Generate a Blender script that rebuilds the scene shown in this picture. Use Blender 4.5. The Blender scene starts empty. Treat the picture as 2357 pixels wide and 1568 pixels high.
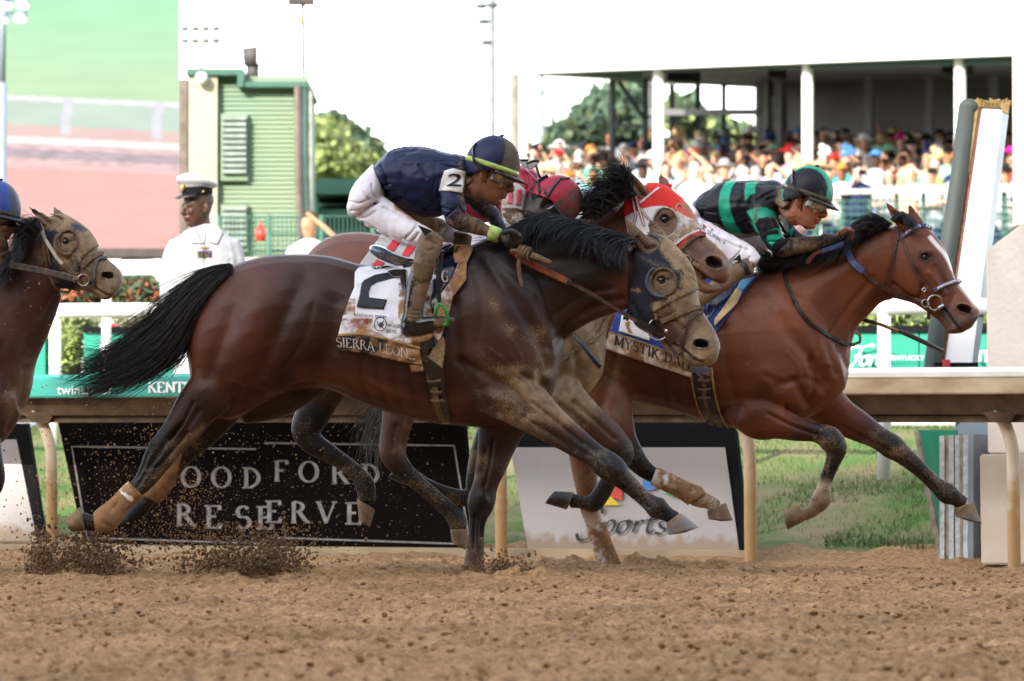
import bpy, bmesh, math, random
import numpy as np
from mathutils import Vector, Matrix, noise as mnoise
from mathutils.bvhtree import BVHTree
from mathutils.kdtree import KDTree
from mathutils.geometry import delaunay_2d_cdt
random.seed(7); rng = np.random.default_rng(7)
sc = bpy.context.scene
# ------------------------------------------------------------------ camera, sky, sun, exposure
CAMY, CAMZ, FPX, CU, CV = -26.0, 0.694, 13000.0, 1178.5, 975.0
cam = bpy.data.objects.new('camera', bpy.data.cameras.new('camera')); sc.collection.objects.link(cam); sc.camera = cam
cam.location = (0, CAMY, CAMZ); cam.rotation_euler = (math.radians(90), 0, 0)
cam.data.sensor_width = 36; cam.data.lens = 36*FPX/2357; cam.data.shift_y = (CV-784)/2357
cam.data.clip_start = 0.5; cam.data.clip_end = 5000
cam.data.dof.use_dof = True; cam.data.dof.focus_distance = 26.1; cam.data.dof.aperture_fstop = 6.6
SUN_EL, SUN_AZ = math.radians(30), math.radians(212)       # azimuth clockwise from +y
sdir = Vector((math.sin(SUN_AZ)*math.cos(SUN_EL), math.cos(SUN_AZ)*math.cos(SUN_EL), math.sin(SUN_EL)))
w = bpy.data.worlds.new('World'); sc.world = w; w.use_nodes = True
nt = w.node_tree; bg = nt.nodes['Background']; sk = nt.nodes.new('ShaderNodeTexSky'); sk.sky_type = 'NISHITA'; sk.sun_disc = False
sk.sun_elevation = SUN_EL; sk.sun_rotation = SUN_AZ; sk.air_density = 1.0; sk.dust_density = 1.2; sk.ozone_density = 1.0
hs = nt.nodes.new('ShaderNodeHueSaturation'); hs.inputs['Saturation'].default_value = .42; nt.links.new(sk.outputs[0], hs.inputs['Color']); nt.links.new(hs.outputs[0], bg.inputs[0]); bg.inputs[1].default_value = 0.15
sun = bpy.data.objects.new('sun', bpy.data.lights.new('sun', 'SUN')); sc.collection.objects.link(sun)
sun.data.energy = 2.0; sun.data.angle = math.radians(.5); sun.data.color = (1, .93, .82); sun.location = (-30, -60, 60)
sun.rotation_euler = sdir.to_track_quat('Z', 'Y').to_euler()
sc.view_settings.view_transform = 'Standard'; sc.view_settings.look = 'None'; sc.view_settings.exposure = 2.25; sc.view_settings.gamma = 1
# ------------------------------------------------------------------ coordinates
def P(u, v, y):
    S = FPX/(y-CAMY); return Vector(((u-CU)/S, y, CAMZ-(v-CV)/S))
ZO = dict(F=(0, 0, 1/1.7378), A=(1300, 480, 1.5375), B=(2200, 600, 1.5683), C=(3000, 600, 1.5684), D=(0, 600, 1.5683), L1=(0, 1400, 1.568),
          L2=(1300, 1400, 1.568), L3=(2600, 1400, 1.5682), H2=(2400, 860, 2.45), H11=(2300, 640, 2.903), H3=(3360, 800, 2.6133),
          H4=(0, 700, 2.9037), J2=(1360, 500, 2.613), SC=(1300, 950, 2.09), J3=(2700, 600, 2.613), J11=(1950, 600, 3.92))
def Z(k, x, y):
    a, b, s = ZO[k]; return ((a+x/s)/1.7378, (b+y/s)/1.7378)
def ZS(k): return 1/(ZO[k][2]*1.7378)
def ZP(k, pts):
    out = []
    for p in pts: out.append(Z(k, p[0], p[1])+tuple(p[2:]))
    return out
# ------------------------------------------------------------------ object helpers
def link(o, parent=None):
    sc.collection.objects.link(o)
    if parent is not None: o.parent = parent
    return o
def tag(o, label=None, cat=None, group=None, kind=None):
    if label: o['label'] = label
    if cat: o['category'] = cat
    if group: o['group'] = group
    if kind: o['kind'] = kind
    return o
def empty(name, loc, label=None, cat=None, group=None):
    o = bpy.data.objects.new(name, None); o.empty_display_size = .1; o.location = loc; link(o); return tag(o, label, cat, group)
def mesh_obj(name, V, Fc, mat=None, parent=None, smooth=True, cols=None, mud=None, world=True):
    me = bpy.data.meshes.new(name)
    V = [tuple(v) for v in V] if not isinstance(V, np.ndarray) else V
    me.from_pydata(V if not isinstance(V, np.ndarray) else V.tolist(), [], Fc if not isinstance(Fc, np.ndarray) else Fc.tolist())
    if smooth: me.shade_smooth()
    if cols is not None:
        a = me.color_attributes.new('Col', 'FLOAT_COLOR', 'POINT')
        c = np.ones((len(me.vertices), 4), dtype=np.float32); c[:, :3] = np.asarray(cols)[:, :3]; a.data.foreach_set('color', c.ravel())
    if mud is not None:
        a = me.attributes.new('mud', 'FLOAT', 'POINT'); a.data.foreach_set('value', np.asarray(mud, dtype=np.float32).ravel())
    o = bpy.data.objects.new(name, me)
    if mat is not None: me.materials.append(mat)
    link(o, parent)
    if parent is not None and parent.type == 'EMPTY': o.matrix_parent_inverse = Matrix.Translation(-Vector(parent.location))
    me.update(); return o
def bm_obj(name, bm, mat=None, parent=None, smooth=False, bevel=0):
    if bevel: bmesh.ops.bevel(bm, geom=bm.edges[:], offset=bevel, segments=2, affect='EDGES', clamp_overlap=True)
    bmesh.ops.recalc_face_normals(bm, faces=bm.faces[:])
    V = [v.co.copy() for v in bm.verts]; bm.verts.index_update(); Fc = [[v.index for v in f.verts] for f in bm.faces]; bm.free()
    return mesh_obj(name, V, Fc, mat, parent, smooth)
def prism(bm, a, b, off):
    """a: list of 3D points (polygon), extruded by vector(s) off"""
    off = Vector(off); v0 = [bm.verts.new(p) for p in a]; v1 = [bm.verts.new(Vector(p)+off) for p in a]; n = len(a)
    bm.faces.new(v0); bm.faces.new(v1[::-1])
    for i in range(n): bm.faces.new((v0[i], v1[i], v1[(i+1) % n], v0[(i+1) % n]))
def box(bm, lo, hi):
    x0, y0, z0 = lo; x1, y1, z1 = hi
    prism(bm, [(x0, y0, z0), (x1, y0, z0), (x1, y0, z1), (x0, y0, z1)], None, (0, y1-y0, 0))
def beam(bm, A, B, prof):
    """prof: list of (perp,z) ; perp horizontal, towards the camera side"""
    A = Vector(A); B = Vector(B); d = (B-A); d.z = 0; d.normalize(); n = Vector((d.y, -d.x, 0))
    if n.y > 0: n = -n
    r0 = [bm.verts.new(A+n*p+Vector((0, 0, z))) for p, z in prof]; r1 = [bm.verts.new(B+n*p+Vector((0, 0, z))) for p, z in prof]
    bm.faces.new(r0); bm.faces.new(r1[::-1])
    for i in range(len(prof)):
        j = (i+1) % len(prof); bm.faces.new((r0[i], r1[i], r1[j], r0[j]))
def tube(bm, pts, rad, seg=10, cap=True):
    pts = [Vector(p) for p in pts]; n = len(pts)
    rad = [rad]*n if isinstance(rad, (int, float)) else rad
    t0 = (pts[1]-pts[0]).normalized(); ref = Vector((0, 1, 0)) if abs(t0.y) < .9 else Vector((1, 0, 0)); rings = []
    for i, p in enumerate(pts):
        t = (pts[min(i+1, n-1)]-pts[max(i-1, 0)]).normalized(); s = t.cross(ref).normalized(); b = s.cross(t).normalized(); ref = b
        # keep b as reference for parallel transport
        rings.append([bm.verts.new(p+(s*math.cos(a)+b*math.sin(a))*rad[i]) for a in [2*math.pi*k/seg for k in range(seg)]])
    for i in range(n-1):
        for k in range(seg):
            bm.faces.new((rings[i][k], rings[i][(k+1) % seg], rings[i+1][(k+1) % seg], rings[i+1][k]))
    if cap: bm.faces.new(rings[0][::-1]); bm.faces.new(rings[-1])
def ball(bm, c, r, seg=16, rot=None):
    r = (r, r, r) if isinstance(r, (int, float)) else r
    m = Matrix.Translation(Vector(c)) @ (rot.to_4x4() if rot is not None else Matrix.Identity(4)) @ Matrix.Diagonal((*r, 1))
    bmesh.ops.create_uvsphere(bm, u_segments=seg, v_segments=max(6, seg//2), radius=1, matrix=m)
def ring(bm, c, n, R, r, seg=28, a0=0, a1=2*math.pi, sx=1):
    n = Vector(n).normalized(); a = n.cross(Vector((0, 0, 1))); a = a.normalized() if a.length > .1 else Vector((1, 0, 0)); b = n.cross(a).normalized()
    full = abs(a1-a0-2*math.pi) < 1e-4; k = seg if not full else seg
    pts = [Vector(c)+a*R*sx*math.cos(a0+(a1-a0)*i/k)+b*R*math.sin(a0+(a1-a0)*i/k) for i in range(k+(0 if full else 1))]
    if full:
        rings = []
        for i, p in enumerate(pts):
            o = (p-Vector(c)).normalized()
            rings.append([bm.verts.new(p+(o*math.cos(q)+n*math.sin(q))*r) for q in [2*math.pi*j/8 for j in range(8)]])
        for i in range(k):
            for j in range(8): bm.faces.new((rings[i][j], rings[i][(j+1) % 8], rings[(i+1) % k][(j+1) % 8], rings[(i+1) % k][j]))
    else: tube(bm, pts, r, 8)
def crom(A, n):
    """Catmull-Rom resample rows of array A with n sub-steps"""
    A = np.asarray(A, float); m = len(A); out = []
    for i in range(m-1):
        p0, p1, p2, p3 = A[max(i-1, 0)], A[i], A[i+1], A[min(i+2, m-1)]
        for k in range(n):
            t = k/n; out.append(.5*((2*p1)+(p2-p0)*t+(2*p0-5*p1+4*p2-p3)*t*t+(3*p1-p0-3*p2+p3)*t**3))
    out.append(A[-1]); return np.array(out)
# ------------------------------------------------------------------ value noise (numpy)
def vn(x, y, seed=0):
    xi = np.floor(x).astype(np.int64); yi = np.floor(y).astype(np.int64); fx = x-xi; fy = y-yi
    fx = fx*fx*(3-2*fx); fy = fy*fy*(3-2*fy)
    def h(a, b):
        n = (a*374761393+b*668265263+seed*1442695041) & 0xffffffff; n = ((n ^ (n >> 13))*1274126177) & 0xffffffff
        return ((n ^ (n >> 16)) & 0xffff)/65535.
    return (h(xi, yi)*(1-fx)+h(xi+1, yi)*fx)*(1-fy)+(h(xi, yi+1)*(1-fx)+h(xi+1, yi+1)*fx)*fy
# ------------------------------------------------------------------ materials
_m = {}
def M(name, col, rough=.6, var=.18, scale=8, bump=.15, metal=0, spec=.4, bscale=None, emit=0, stretch=(1, 1, 1), col2=None, trans=0, coat=0):
    if name in _m: return _m[name]
    m = bpy.data.materials.new(name); m.use_nodes = True; t = m.node_tree; b = t.nodes['Principled BSDF']; L = t.links.new
    b.inputs['Roughness'].default_value = rough; b.inputs['Metallic'].default_value = metal; b.inputs['Specular IOR Level'].default_value = spec
    if coat: b.inputs['Coat Weight'].default_value = coat; b.inputs['Coat Roughness'].default_value = .15
    tc = t.nodes.new('ShaderNodeTexCoord'); mp = t.nodes.new('ShaderNodeMapping'); mp.inputs['Scale'].default_value = stretch; L(tc.outputs['Object'], mp.inputs[0])
    n = t.nodes.new('ShaderNodeTexNoise'); n.inputs['Scale'].default_value = scale; n.inputs['Detail'].default_value = 5; L(mp.outputs[0], n.inputs[0])
    r = t.nodes.new('ShaderNodeValToRGB'); c2 = col2 or tuple(max(0, c*(1-2*var)) for c in col)
    r.color_ramp.elements[0].position = .32; r.color_ramp.elements[1].position = .68
    r.color_ramp.elements[0].color = (*c2, 1); r.color_ramp.elements[1].color = (*[min(1, c*(1+var*.3)) for c in col], 1)
    L(n.outputs[0], r.inputs[0]); L(r.outputs[0], b.inputs['Base Color'])
    if emit: L(r.outputs[0], b.inputs['Emission Color']); b.inputs['Emission Strength'].default_value = emit
    if bump:
        n2 = t.nodes.new('ShaderNodeTexNoise'); n2.inputs['Scale'].default_value = bscale or scale*5; n2.inputs['Detail'].default_value = 4; L(mp.outputs[0], n2.inputs[0])
        bp = t.nodes.new('ShaderNodeBump'); bp.inputs['Strength'].default_value = bump; bp.inputs['Distance'].default_value = .01; L(n2.outputs[0], bp.inputs['Height']); L(bp.outputs[0], b.inputs['Normal'])
    if trans: b.inputs['Transmission Weight'].default_value = trans
    _m[name] = m; return m
def MA(name, rough=.42, mudcol=(.26, .165, .09), mudrough=.85, spec=.45, bump=.25, bscale=60, grain=(1, 1, 1), speck=95, sheen=0, patch=7, coat=0, rvar=0, vvar=.7):
    """material fed by the vertex attributes Col (pigment) and mud (how much dried mud sticks there)"""
    if name in _m: return _m[name]
    m = bpy.data.materials.new(name); m.use_nodes = True; t = m.node_tree; b = t.nodes['Principled BSDF']; L = t.links.new; N = t.nodes.new
    b.inputs['Specular IOR Level'].default_value = spec
    if sheen: b.inputs['Sheen Weight'].default_value = sheen; b.inputs['Sheen Roughness'].default_value = .4
    if coat: b.inputs['Coat Weight'].default_value = coat; b.inputs['Coat Roughness'].default_value = .22
    ca = N('ShaderNodeAttribute'); ca.attribute_name = 'Col'; ma = N('ShaderNodeAttribute'); ma.attribute_name = 'mud'
    tc = N('ShaderNodeTexCoord'); mp = N('ShaderNodeMapping'); mp.inputs['Scale'].default_value = grain; L(tc.outputs['Object'], mp.inputs[0])
    def noise(s, d=4, src=tc.outputs['Object']):
        n = N('ShaderNodeTexNoise'); n.inputs['Scale'].default_value = s; n.inputs['Detail'].default_value = d; L(src, n.inputs[0]); return n.outputs[0]
    def math_(op, a, bb, clamp=False):
        n = N('ShaderNodeMath'); n.operation = op; n.use_clamp = clamp
        for i, v in enumerate((a, bb)):
            if isinstance(v, (int, float)): n.inputs[i].default_value = v
            else: L(v, n.inputs[i])
        return n.outputs[0]
    n1 = noise(patch); n2 = noise(speck, 2); n3 = noise(7, 8)
    # coat tone varies gently
    hv = N('ShaderNodeHueSaturation'); L(ca.outputs['Color'], hv.inputs['Color']); L(math_('ADD', math_('MULTIPLY', n3, vvar), 1.03-vvar*.5), hv.inputs['Value'])
    # mud mask = big patches + fine specks, both driven by the mud attribute
    a = math_('ADD', math_('MULTIPLY', ma.outputs['Fac'], 1.35), math_('MULTIPLY', math_('SUBTRACT', n1, .55), 1.6))
    a = math_('ADD', a, math_('MULTIPLY', math_('SUBTRACT', n2, .5), .9))
    mk = N('ShaderNodeMapRange'); mk.interpolation_type = 'SMOOTHSTEP'; mk.inputs['From Min'].default_value = .32; mk.inputs['From Max'].default_value = .85; L(a, mk.inputs[0])
    gate = math_('MINIMUM', mk.outputs[0], math_('MULTIPLY', ma.outputs['Fac'], 4), True)
    mx = N('ShaderNodeMix'); mx.data_type = 'RGBA'; L(gate, mx.inputs['Factor']); L(hv.outputs[0], mx.inputs['A'])
    mm = N('ShaderNodeValToRGB'); mm.color_ramp.elements[0].position = .3; mm.color_ramp.elements[1].position = .7
    mm.color_ramp.elements[0].color = (*[c*.55 for c in mudcol], 1); mm.color_ramp.elements[1].color = (*[c*1.15 for c in mudcol], 1)
    L(noise(22, 5), mm.inputs[0]); L(mm.outputs[0], mx.inputs['B']); L(mx.outputs['Result'], b.inputs['Base Color'])
    if rvar: rough_ = math_('ADD', rough-rvar*.5, math_('MULTIPLY', noise(9, 4), rvar)); ra = math_('ADD', rough_, math_('MULTIPLY', gate, mudrough-rough))
    else: ra = math_('ADD', rough, math_('MULTIPLY', gate, mudrough-rough)); L(ra, b.inputs['Roughness'])
    h = math_('ADD', math_('MULTIPLY', noise(bscale, 5, mp.outputs[0]), .5), math_('MULTIPLY', math_('MULTIPLY', noise(140, 3), gate), 1.2))
    bp = N('ShaderNodeBump'); bp.inputs['Strength'].default_value = bump; bp.inputs['Distance'].default_value = .006; L(h, bp.inputs['Height']); L(bp.outputs[0], b.inputs['Normal'])
    _m[name] = m; return m
# ------------------------------------------------------------------ organic bodies
def vnormals(V, Fa):
    T = Fa[:, :3]; n = np.cross(V[T[:, 1]]-V[T[:, 0]], V[T[:, 2]]-V[T[:, 0]]); N = np.zeros_like(V)
    for k in range(Fa.shape[1]): np.add.at(N, Fa[:, k], n)
    return N/np.maximum(np.linalg.norm(N, axis=1, keepdims=True), 1e-12)
def project(V):
    S = FPX/(V[:, 1]-CAMY); return np.stack([V[:, 0]*S+CU, CV-(V[:, 2]-CAMZ)*S], 1)
def dpoly(uv, path):
    """distance of each uv to a polyline"""
    path = np.asarray(path, float); d = np.full(len(uv), 1e9)
    if len(path) == 1: return np.hypot(uv[:, 0]-path[0, 0], uv[:, 1]-path[0, 1])
    for a, b in zip(path[:-1], path[1:]):
        ab = b-a; t = np.clip(((uv-a)@ab)/max(ab@ab, 1e-9), 0, 1); q = a+t[:, None]*ab; d = np.minimum(d, np.hypot(*(uv-q).T))
    return d
def inpoly(uv, poly):
    x, y = uv[:, 0], uv[:, 1]; r = np.zeros(len(uv), bool); n = len(poly)
    for i in range(n):
        x0, y0 = poly[i]; x1, y1 = poly[(i+1) % n]
        if y0 == y1: continue
        c = ((y0 > y) != (y1 > y)) & (x < (x1-x0)*(y-y0)/(y1-y0)+x0); r ^= c
    return r
class Org:
    gw = gd = 1.0
    def __init__(s, y0=0, u0=1000, slope=0, pal=None):
        s.y0, s.u0, s.slope = y0, u0, slope; s.bm = bmesh.new(); s.kv = []; s.kc = []; s.pal = pal or {}; s.def_ = (.3, .3, .3, 0)
    def yy(s, u, yl): return s.y0+s.slope*(u-s.u0)/500+yl
    def loft(s, C, A, W, cols, n=20, exp=1.0, cap=.5):
        """C centre rows, A in-plane half vectors, W depth half-vectors"""
        R = []; th = np.linspace(0, 2*math.pi, n, endpoint=False); c, sn = np.cos(th), np.sin(th)
        c = np.sign(c)*np.abs(c)**exp; sn = np.sign(sn)*np.abs(sn)**exp
        for i in range(len(C)):
            pts = C[i]+np.outer(c, A[i])+np.outer(sn, W[i]); R.append([s.bm.verts.new(p) for p in pts])
            s.kv += [tuple(p) for p in pts]; s.kc += [tuple(cols[i])]*n
        for i in range(len(R)-1):
            for k in range(n): s.bm.faces.new((R[i][k], R[i][(k+1) % n], R[i+1][(k+1) % n], R[i+1][k]))
        for rr, i, sg in ((R[0], 0, -1), (R[-1], -1, 1)):
            cc = Vector(C[i]); d = Vector(C[i]-C[i-sg if sg == 1 else 1]); d = d.normalized() if d.length else Vector((0, 0, 0))
            v = s.bm.verts.new(cc+d*min(np.linalg.norm(A[i]), np.linalg.norm(W[i]))*cap)
            for k in range(n):
                f = (rr[(k+1) % n], rr[k], v) if sg == -1 else (rr[k], rr[(k+1) % n], v); s.bm.faces.new(f)
    def col(s, c): return np.array(s.pal.get(c, s.def_) if isinstance(c, str) else c, float)
    def limb(s, key, pts, k=.85, dflt='b', n=5, seg=18):
        """pts (x, y, r, yl[, colour[, k]])"""
        rows = []; sc_ = ZS(key)
        for p in pts:
            u, v = Z(key, p[0], p[1]); c = s.col(p[4] if len(p) > 4 and p[4] else dflt); kk = p[5] if len(p) > 5 else k
            rows.append([u, v, p[2]*sc_, p[3], kk, *c])
        Rr = crom(rows, n); S = FPX/(s.yy(Rr[:, 0], Rr[:, 3])-CAMY); uv = Rr[:, :2]
        t = np.gradient(uv, axis=0); t /= np.maximum(np.linalg.norm(t, axis=1, keepdims=True), 1e-6)
        C, A, W = [], [], []
        for i, r in enumerate(Rr):
            y = s.yy(r[0], r[3]); C.append(np.array(P(r[0], r[1], y))); rr = max(r[2], .5)/S[i]
            A.append(np.array([-t[i, 1], 0, -t[i, 0]])*rr); W.append(np.array([0, rr*r[4], 0]))
        s.loft(np.array(C), np.array(A), np.array(W), Rr[:, 5:9], seg)
    def edge(s, key, pts, dflt='b', n=5, seg=24, exp=1.0, cap=.5):
        """pts (xa,ya, xb,yb, yl, w[, colour])"""
        rows = []
        for p in pts:
            a = Z(key, p[0], p[1]); b = Z(key, p[2], p[3]); rows.append([*a, *b, p[4], p[5], *s.col(p[6] if len(p) > 6 and p[6] else dflt)])
        Rr = crom(rows, n); C, A, W = [], [], []
        for r in Rr:
            um = (r[0]+r[2])/2; y = s.yy(um, r[4]); a = np.array(P(r[0], r[1], y)); b = np.array(P(r[2], r[3], y))
            C.append((a+b)/2); A.append((a-b)/2); W.append(np.array([0, r[5], 0]))
        s.loft(np.array(C), np.array(A), np.array(W), Rr[:, 6:10], seg, exp, cap)
    def blob(s, key, x, y, yl, rx, ry, rw, c='b', ang=0):
        """ellipsoid; rx, ry in zoom px, rw metres"""
        u, v = Z(key, x, y); yw = s.yy(u, yl); S = FPX/(yw-CAMY); ctr = np.array(P(u, v, yw)); k = ZS(key)/S; ca, sa = math.cos(math.radians(ang)), math.sin(math.radians(ang))
        a1 = np.array([ca, 0, -sa])*rx*k; a2 = np.array([sa, 0, ca])*ry*k; ts = np.linspace(-.98, .98, 9); q = np.sqrt(1-ts**2)
        s.loft(np.array([ctr+a1*t for t in ts]), np.array([a2*z for z in q]), np.array([np.array([0, rw, 0])*z for z in q]), np.array([s.col(c)]*9), 16)
    def tube3(s, pts, rads, c='b', n=3, seg=12, flat=1.0):
        pts = [np.array(p, float) for p in pts]; rows = crom([[*p, r] for p, r in zip(pts, rads)], n); T = np.gradient(rows[:, :3], axis=0)
        C, A, W = [], [], []; ref = np.array([0, 1., 0]) if abs(T[0][1]) < .8*np.linalg.norm(T[0]) else np.array([1., 0, 0])
        for r, t in zip(rows, T):
            t = t/max(np.linalg.norm(t), 1e-9); a = np.cross(t, ref); a /= max(np.linalg.norm(a), 1e-9); b = np.cross(a, t)
            C.append(r[:3]); A.append(a*r[3]); W.append(b*r[3]*flat)
        s.loft(np.array(C), np.array(A), np.array(W), np.array([s.col(c)]*len(rows)), seg)
    def build(s, voxel=.008, smooth=3):
        bmesh.ops.recalc_face_normals(s.bm, faces=s.bm.faces[:])
        me = bpy.data.meshes.new('tmp'); s.bm.to_mesh(me); s.bm.free(); o = bpy.data.objects.new('tmp', me); sc.collection.objects.link(o)
        md = o.modifiers.new('r', 'REMESH'); md.mode = 'VOXEL'; md.voxel_size = voxel; md.adaptivity = 0
        dg = bpy.context.evaluated_depsgraph_get(); m2 = bpy.data.meshes.new_from_object(o.evaluated_get(dg))
        V = np.empty(len(m2.vertices)*3); m2.vertices.foreach_get('co', V); V = V.reshape(-1, 3)
        Fq = np.array([list(p.vertices) if len(p.vertices) == 4 else list(p.vertices)+[p.vertices[-1]] for p in m2.polygons], dtype=np.int64)
        bpy.data.objects.remove(o); bpy.data.meshes.remove(me); bpy.data.meshes.remove(m2)
        E = np.concatenate([Fq[:, [0, 1]], Fq[:, [1, 2]], Fq[:, [2, 3]], Fq[:, [3, 0]]]); E = E[E[:, 0] != E[:, 1]]
        E = np.unique(np.sort(E, 1), axis=0); deg = np.zeros(len(V)); np.add.at(deg, E[:, 0], 1); np.add.at(deg, E[:, 1], 1)
        def lap(X):
            A = np.zeros_like(X); np.add.at(A, E[:, 0], X[E[:, 1]]); np.add.at(A, E[:, 1], X[E[:, 0]]); return A/deg.reshape(-1, *([1]*(X.ndim-1)))-X
        for _ in range(smooth): V += .6*lap(V); V -= .61*lap(V) if _ % 2 else 0
        kd = KDTree(len(s.kv))
        for i, p in enumerate(s.kv): kd.insert(p, i)
        kd.balance(); kc = np.array(s.kc); C = np.empty((len(V), 4))
        for i in range(len(V)):
            f = kd.find_n(V[i], 3); C[i] = sum(kc[j] for _, j, _ in f)/len(f)
        for _ in range(6): C += .5*lap(C)
        s.V, s.F, s.C, s.lap = V, Fq, C, lap; s.refresh(); return s
    def refresh(s): s.N = vnormals(s.V, s.F); s.uv = project(s.V)
    def sculpt(s, key, path, wpx, depth, yr=None, both=False):
        """push (depth<0) or pull (depth>0) a soft stroke, side facing the camera"""
        pts = [Z(key, *p[:2]) for p in path]; pts = crom(pts, 4) if len(pts) > 2 else pts; d = dpoly(s.uv, pts); g = np.exp(-(d/(wpx*ZS(key)*s.gw))**2); depth = depth*(s.gd if depth < 0 else 1+.5*(s.gd-1))
        f = np.clip(-s.N[:, 1]*1.6, 0, 1) if not both else np.ones(len(g))
        if yr: f = f*((s.V[:, 1] > yr[0]) & (s.V[:, 1] < yr[1]))
        s.V += s.N*(depth*g*f)[:, None]
    def paint(s, key, path, wpx, c, st=1, mud=None, yr=None, poly=False, near=False, hard=2, keepcol=False):
        pts = [Z(key, *p[:2]) for p in path]
        if poly:
            m = inpoly(s.uv, pts).astype(float); d = dpoly(s.uv, pts+pts[:1]); wf = max(wpx*ZS(key), .4)
            g = np.where(m > 0, np.clip(.5+d/wf, 0, 1), np.clip(.5-d/wf, 0, 1))
        else:
            pts = crom(pts, 4) if len(pts) > 2 else pts; d = dpoly(s.uv, pts); g = np.exp(-(d/(wpx*ZS(key)))**hard)
        if yr: g = g*((s.V[:, 1] > yr[0]) & (s.V[:, 1] < yr[1]))
        if near: g = g*(s.N[:, 1] < .2)
        g = (g*st)[:, None]
        if not keepcol: s.C[:, :3] = s.C[:, :3]*(1-g)+np.array(c[:3])*g
        if mud is not None: s.C[:, 3] = s.C[:, 3]*(1-g[:, 0])+mud*g[:, 0]
    def wrinkle(s, amp, scale, stretch=(1, 1, 1)):
        st = np.array(stretch)*scale; q = s.V*st; d = np.array([mnoise.noise(p) for p in q]); s.V += s.N*(amp*d)[:, None]
    def obj(s, name, mat, parent=None):
        tri = s.F[:, 2] == s.F[:, 3]; Fc = [f[:3] if t else f for f, t in zip(s.F.tolist(), tri)]
        return mesh_obj(name, s.V, Fc, mat, parent, True, s.C, s.C[:, 3])
    def bvh(s): return BVHTree.FromPolygons(s.V.tolist(), [f[:3] if f[2] == f[3] else f for f in s.F.tolist()])
    def shell(s, polys, off, name, mat, parent, key='F', holes=(), side=None, col=None, mud=None, thick=.003, snap=5, grow=None, cond=None):
        pl = [[Z(key, *p) for p in poly] for poly in polys]; hl = [[Z(key, *p) for p in h] for h in holes]
        ins = np.zeros(len(s.V), bool)
        for q in pl: ins |= inpoly(s.uv, q)
        for q in hl: ins &= ~(inpoly(s.uv, q) & (s.N[:, 1] < .3))
        if side is not None: ins &= (s.V[:, 1] > side[0]) & (s.V[:, 1] < side[1])
        if cond is not None: ins &= cond
        fm = ins[s.F].all(1); F2 = s.F[fm]; idx = np.unique(F2); mp = -np.ones(len(s.V), int); mp[idx] = np.arange(len(idx)); F2 = mp[F2]; V = s.V[idx].copy(); N = s.N[idx]; uv = s.uv[idx].copy()
        # snap the ragged border on to the outline
        E = np.concatenate([F2[:, [0, 1]], F2[:, [1, 2]], F2[:, [2, 3]], F2[:, [3, 0]]]); E = E[E[:, 0] != E[:, 1]]; Es, cnt = np.unique(np.sort(E, 1), axis=0, return_counts=True)
        bd = np.unique(Es[cnt == 1]); segs = []
        for q in pl+hl: segs += [(np.array(q[i]), np.array(q[(i+1) % len(q)])) for i in range(len(q))]
        if snap:
            for i in bd:
                p = uv[i]; best = None
                for a, b in segs:
                    ab = b-a; t = min(1, max(0, ((p-a)@ab)/max(ab@ab, 1e-9))); q = a+t*ab; d = np.hypot(*(p-q))
                    if best is None or d < best[0]: best = (d, q)
                if best[0] < snap:
                    S = FPX/(V[i, 1]-CAMY); V[i, 0] += (best[1][0]-p[0])/S; V[i, 2] -= (best[1][1]-p[1])/S
        o_ = off if not callable(off) else off(uv)[:, None]; V = V+N*o_
        C = s.C[idx].copy()
        if col is not None: C[:, :3] = col
        if mud is not None: C[:, 3] = mud
        Fc = [f[:3] if f[2] == f[3] else f for f in F2.tolist()]
        return dict(V=V, F=Fc, C=C, uv=uv, name=name, mat=mat, parent=parent, thick=thick)
def shell_paint(sh, key, path, wpx, c, st=1, mud=None, poly=False, keepcol=False, hard=2):
    t = Org.__new__(Org); t.uv = sh['uv']; t.V = sh['V']; t.C = sh['C']; t.N = np.zeros_like(sh['V']); t.paint(key, path, wpx, c, st, mud, None, poly, False, hard, keepcol); sh['C'] = t.C
def shell_obj(sh):
    par = list(range(len(sh['V'])))
    def root(a):
        while par[a] != a: par[a] = par[par[a]]; a = par[a]
        return a
    for f in sh['F']:
        for k in f[1:]: par[root(f[0])] = root(k)
    rt = np.array([root(i) for i in range(len(par))]); big = np.bincount(rt).argmax(); idx = np.where(rt == big)[0]; mp = {a: i for i, a in enumerate(idx)}
    sh['F'] = [[mp[k] for k in f] for f in sh['F'] if rt[f[0]] == big]; sh['V'] = sh['V'][idx]; sh['C'] = sh['C'][idx]
    o = mesh_obj(sh['name'], sh['V'], sh['F'], sh['mat'], sh['parent'], True, sh['C'], sh['C'][:, 3])
    if sh['thick']: md = o.modifiers.new('s', 'SOLIDIFY'); md.thickness = sh['thick']; md.offset = 1
    return o
CAMP = Vector((0, CAMY, CAMZ))
def ray(bvh, u, v):
    d = Vector((u-CU, FPX, -(v-CV))).normalized(); h = bvh.ray_cast(CAMP, d); return h[0], h[1], d
def rayn(bvh, u, v):
    for r in range(0, 60, 3):
        for a in range(8 if r else 1):
            h = ray(bvh, u+r*math.cos(a*.785), v+r*math.sin(a*.785))
            if h[0] is not None: d = ray(bvh, u, v)[2]; return CAMP+d*((h[0]-CAMP).length), h[1], d
    raise ValueError((u, v))
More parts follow.
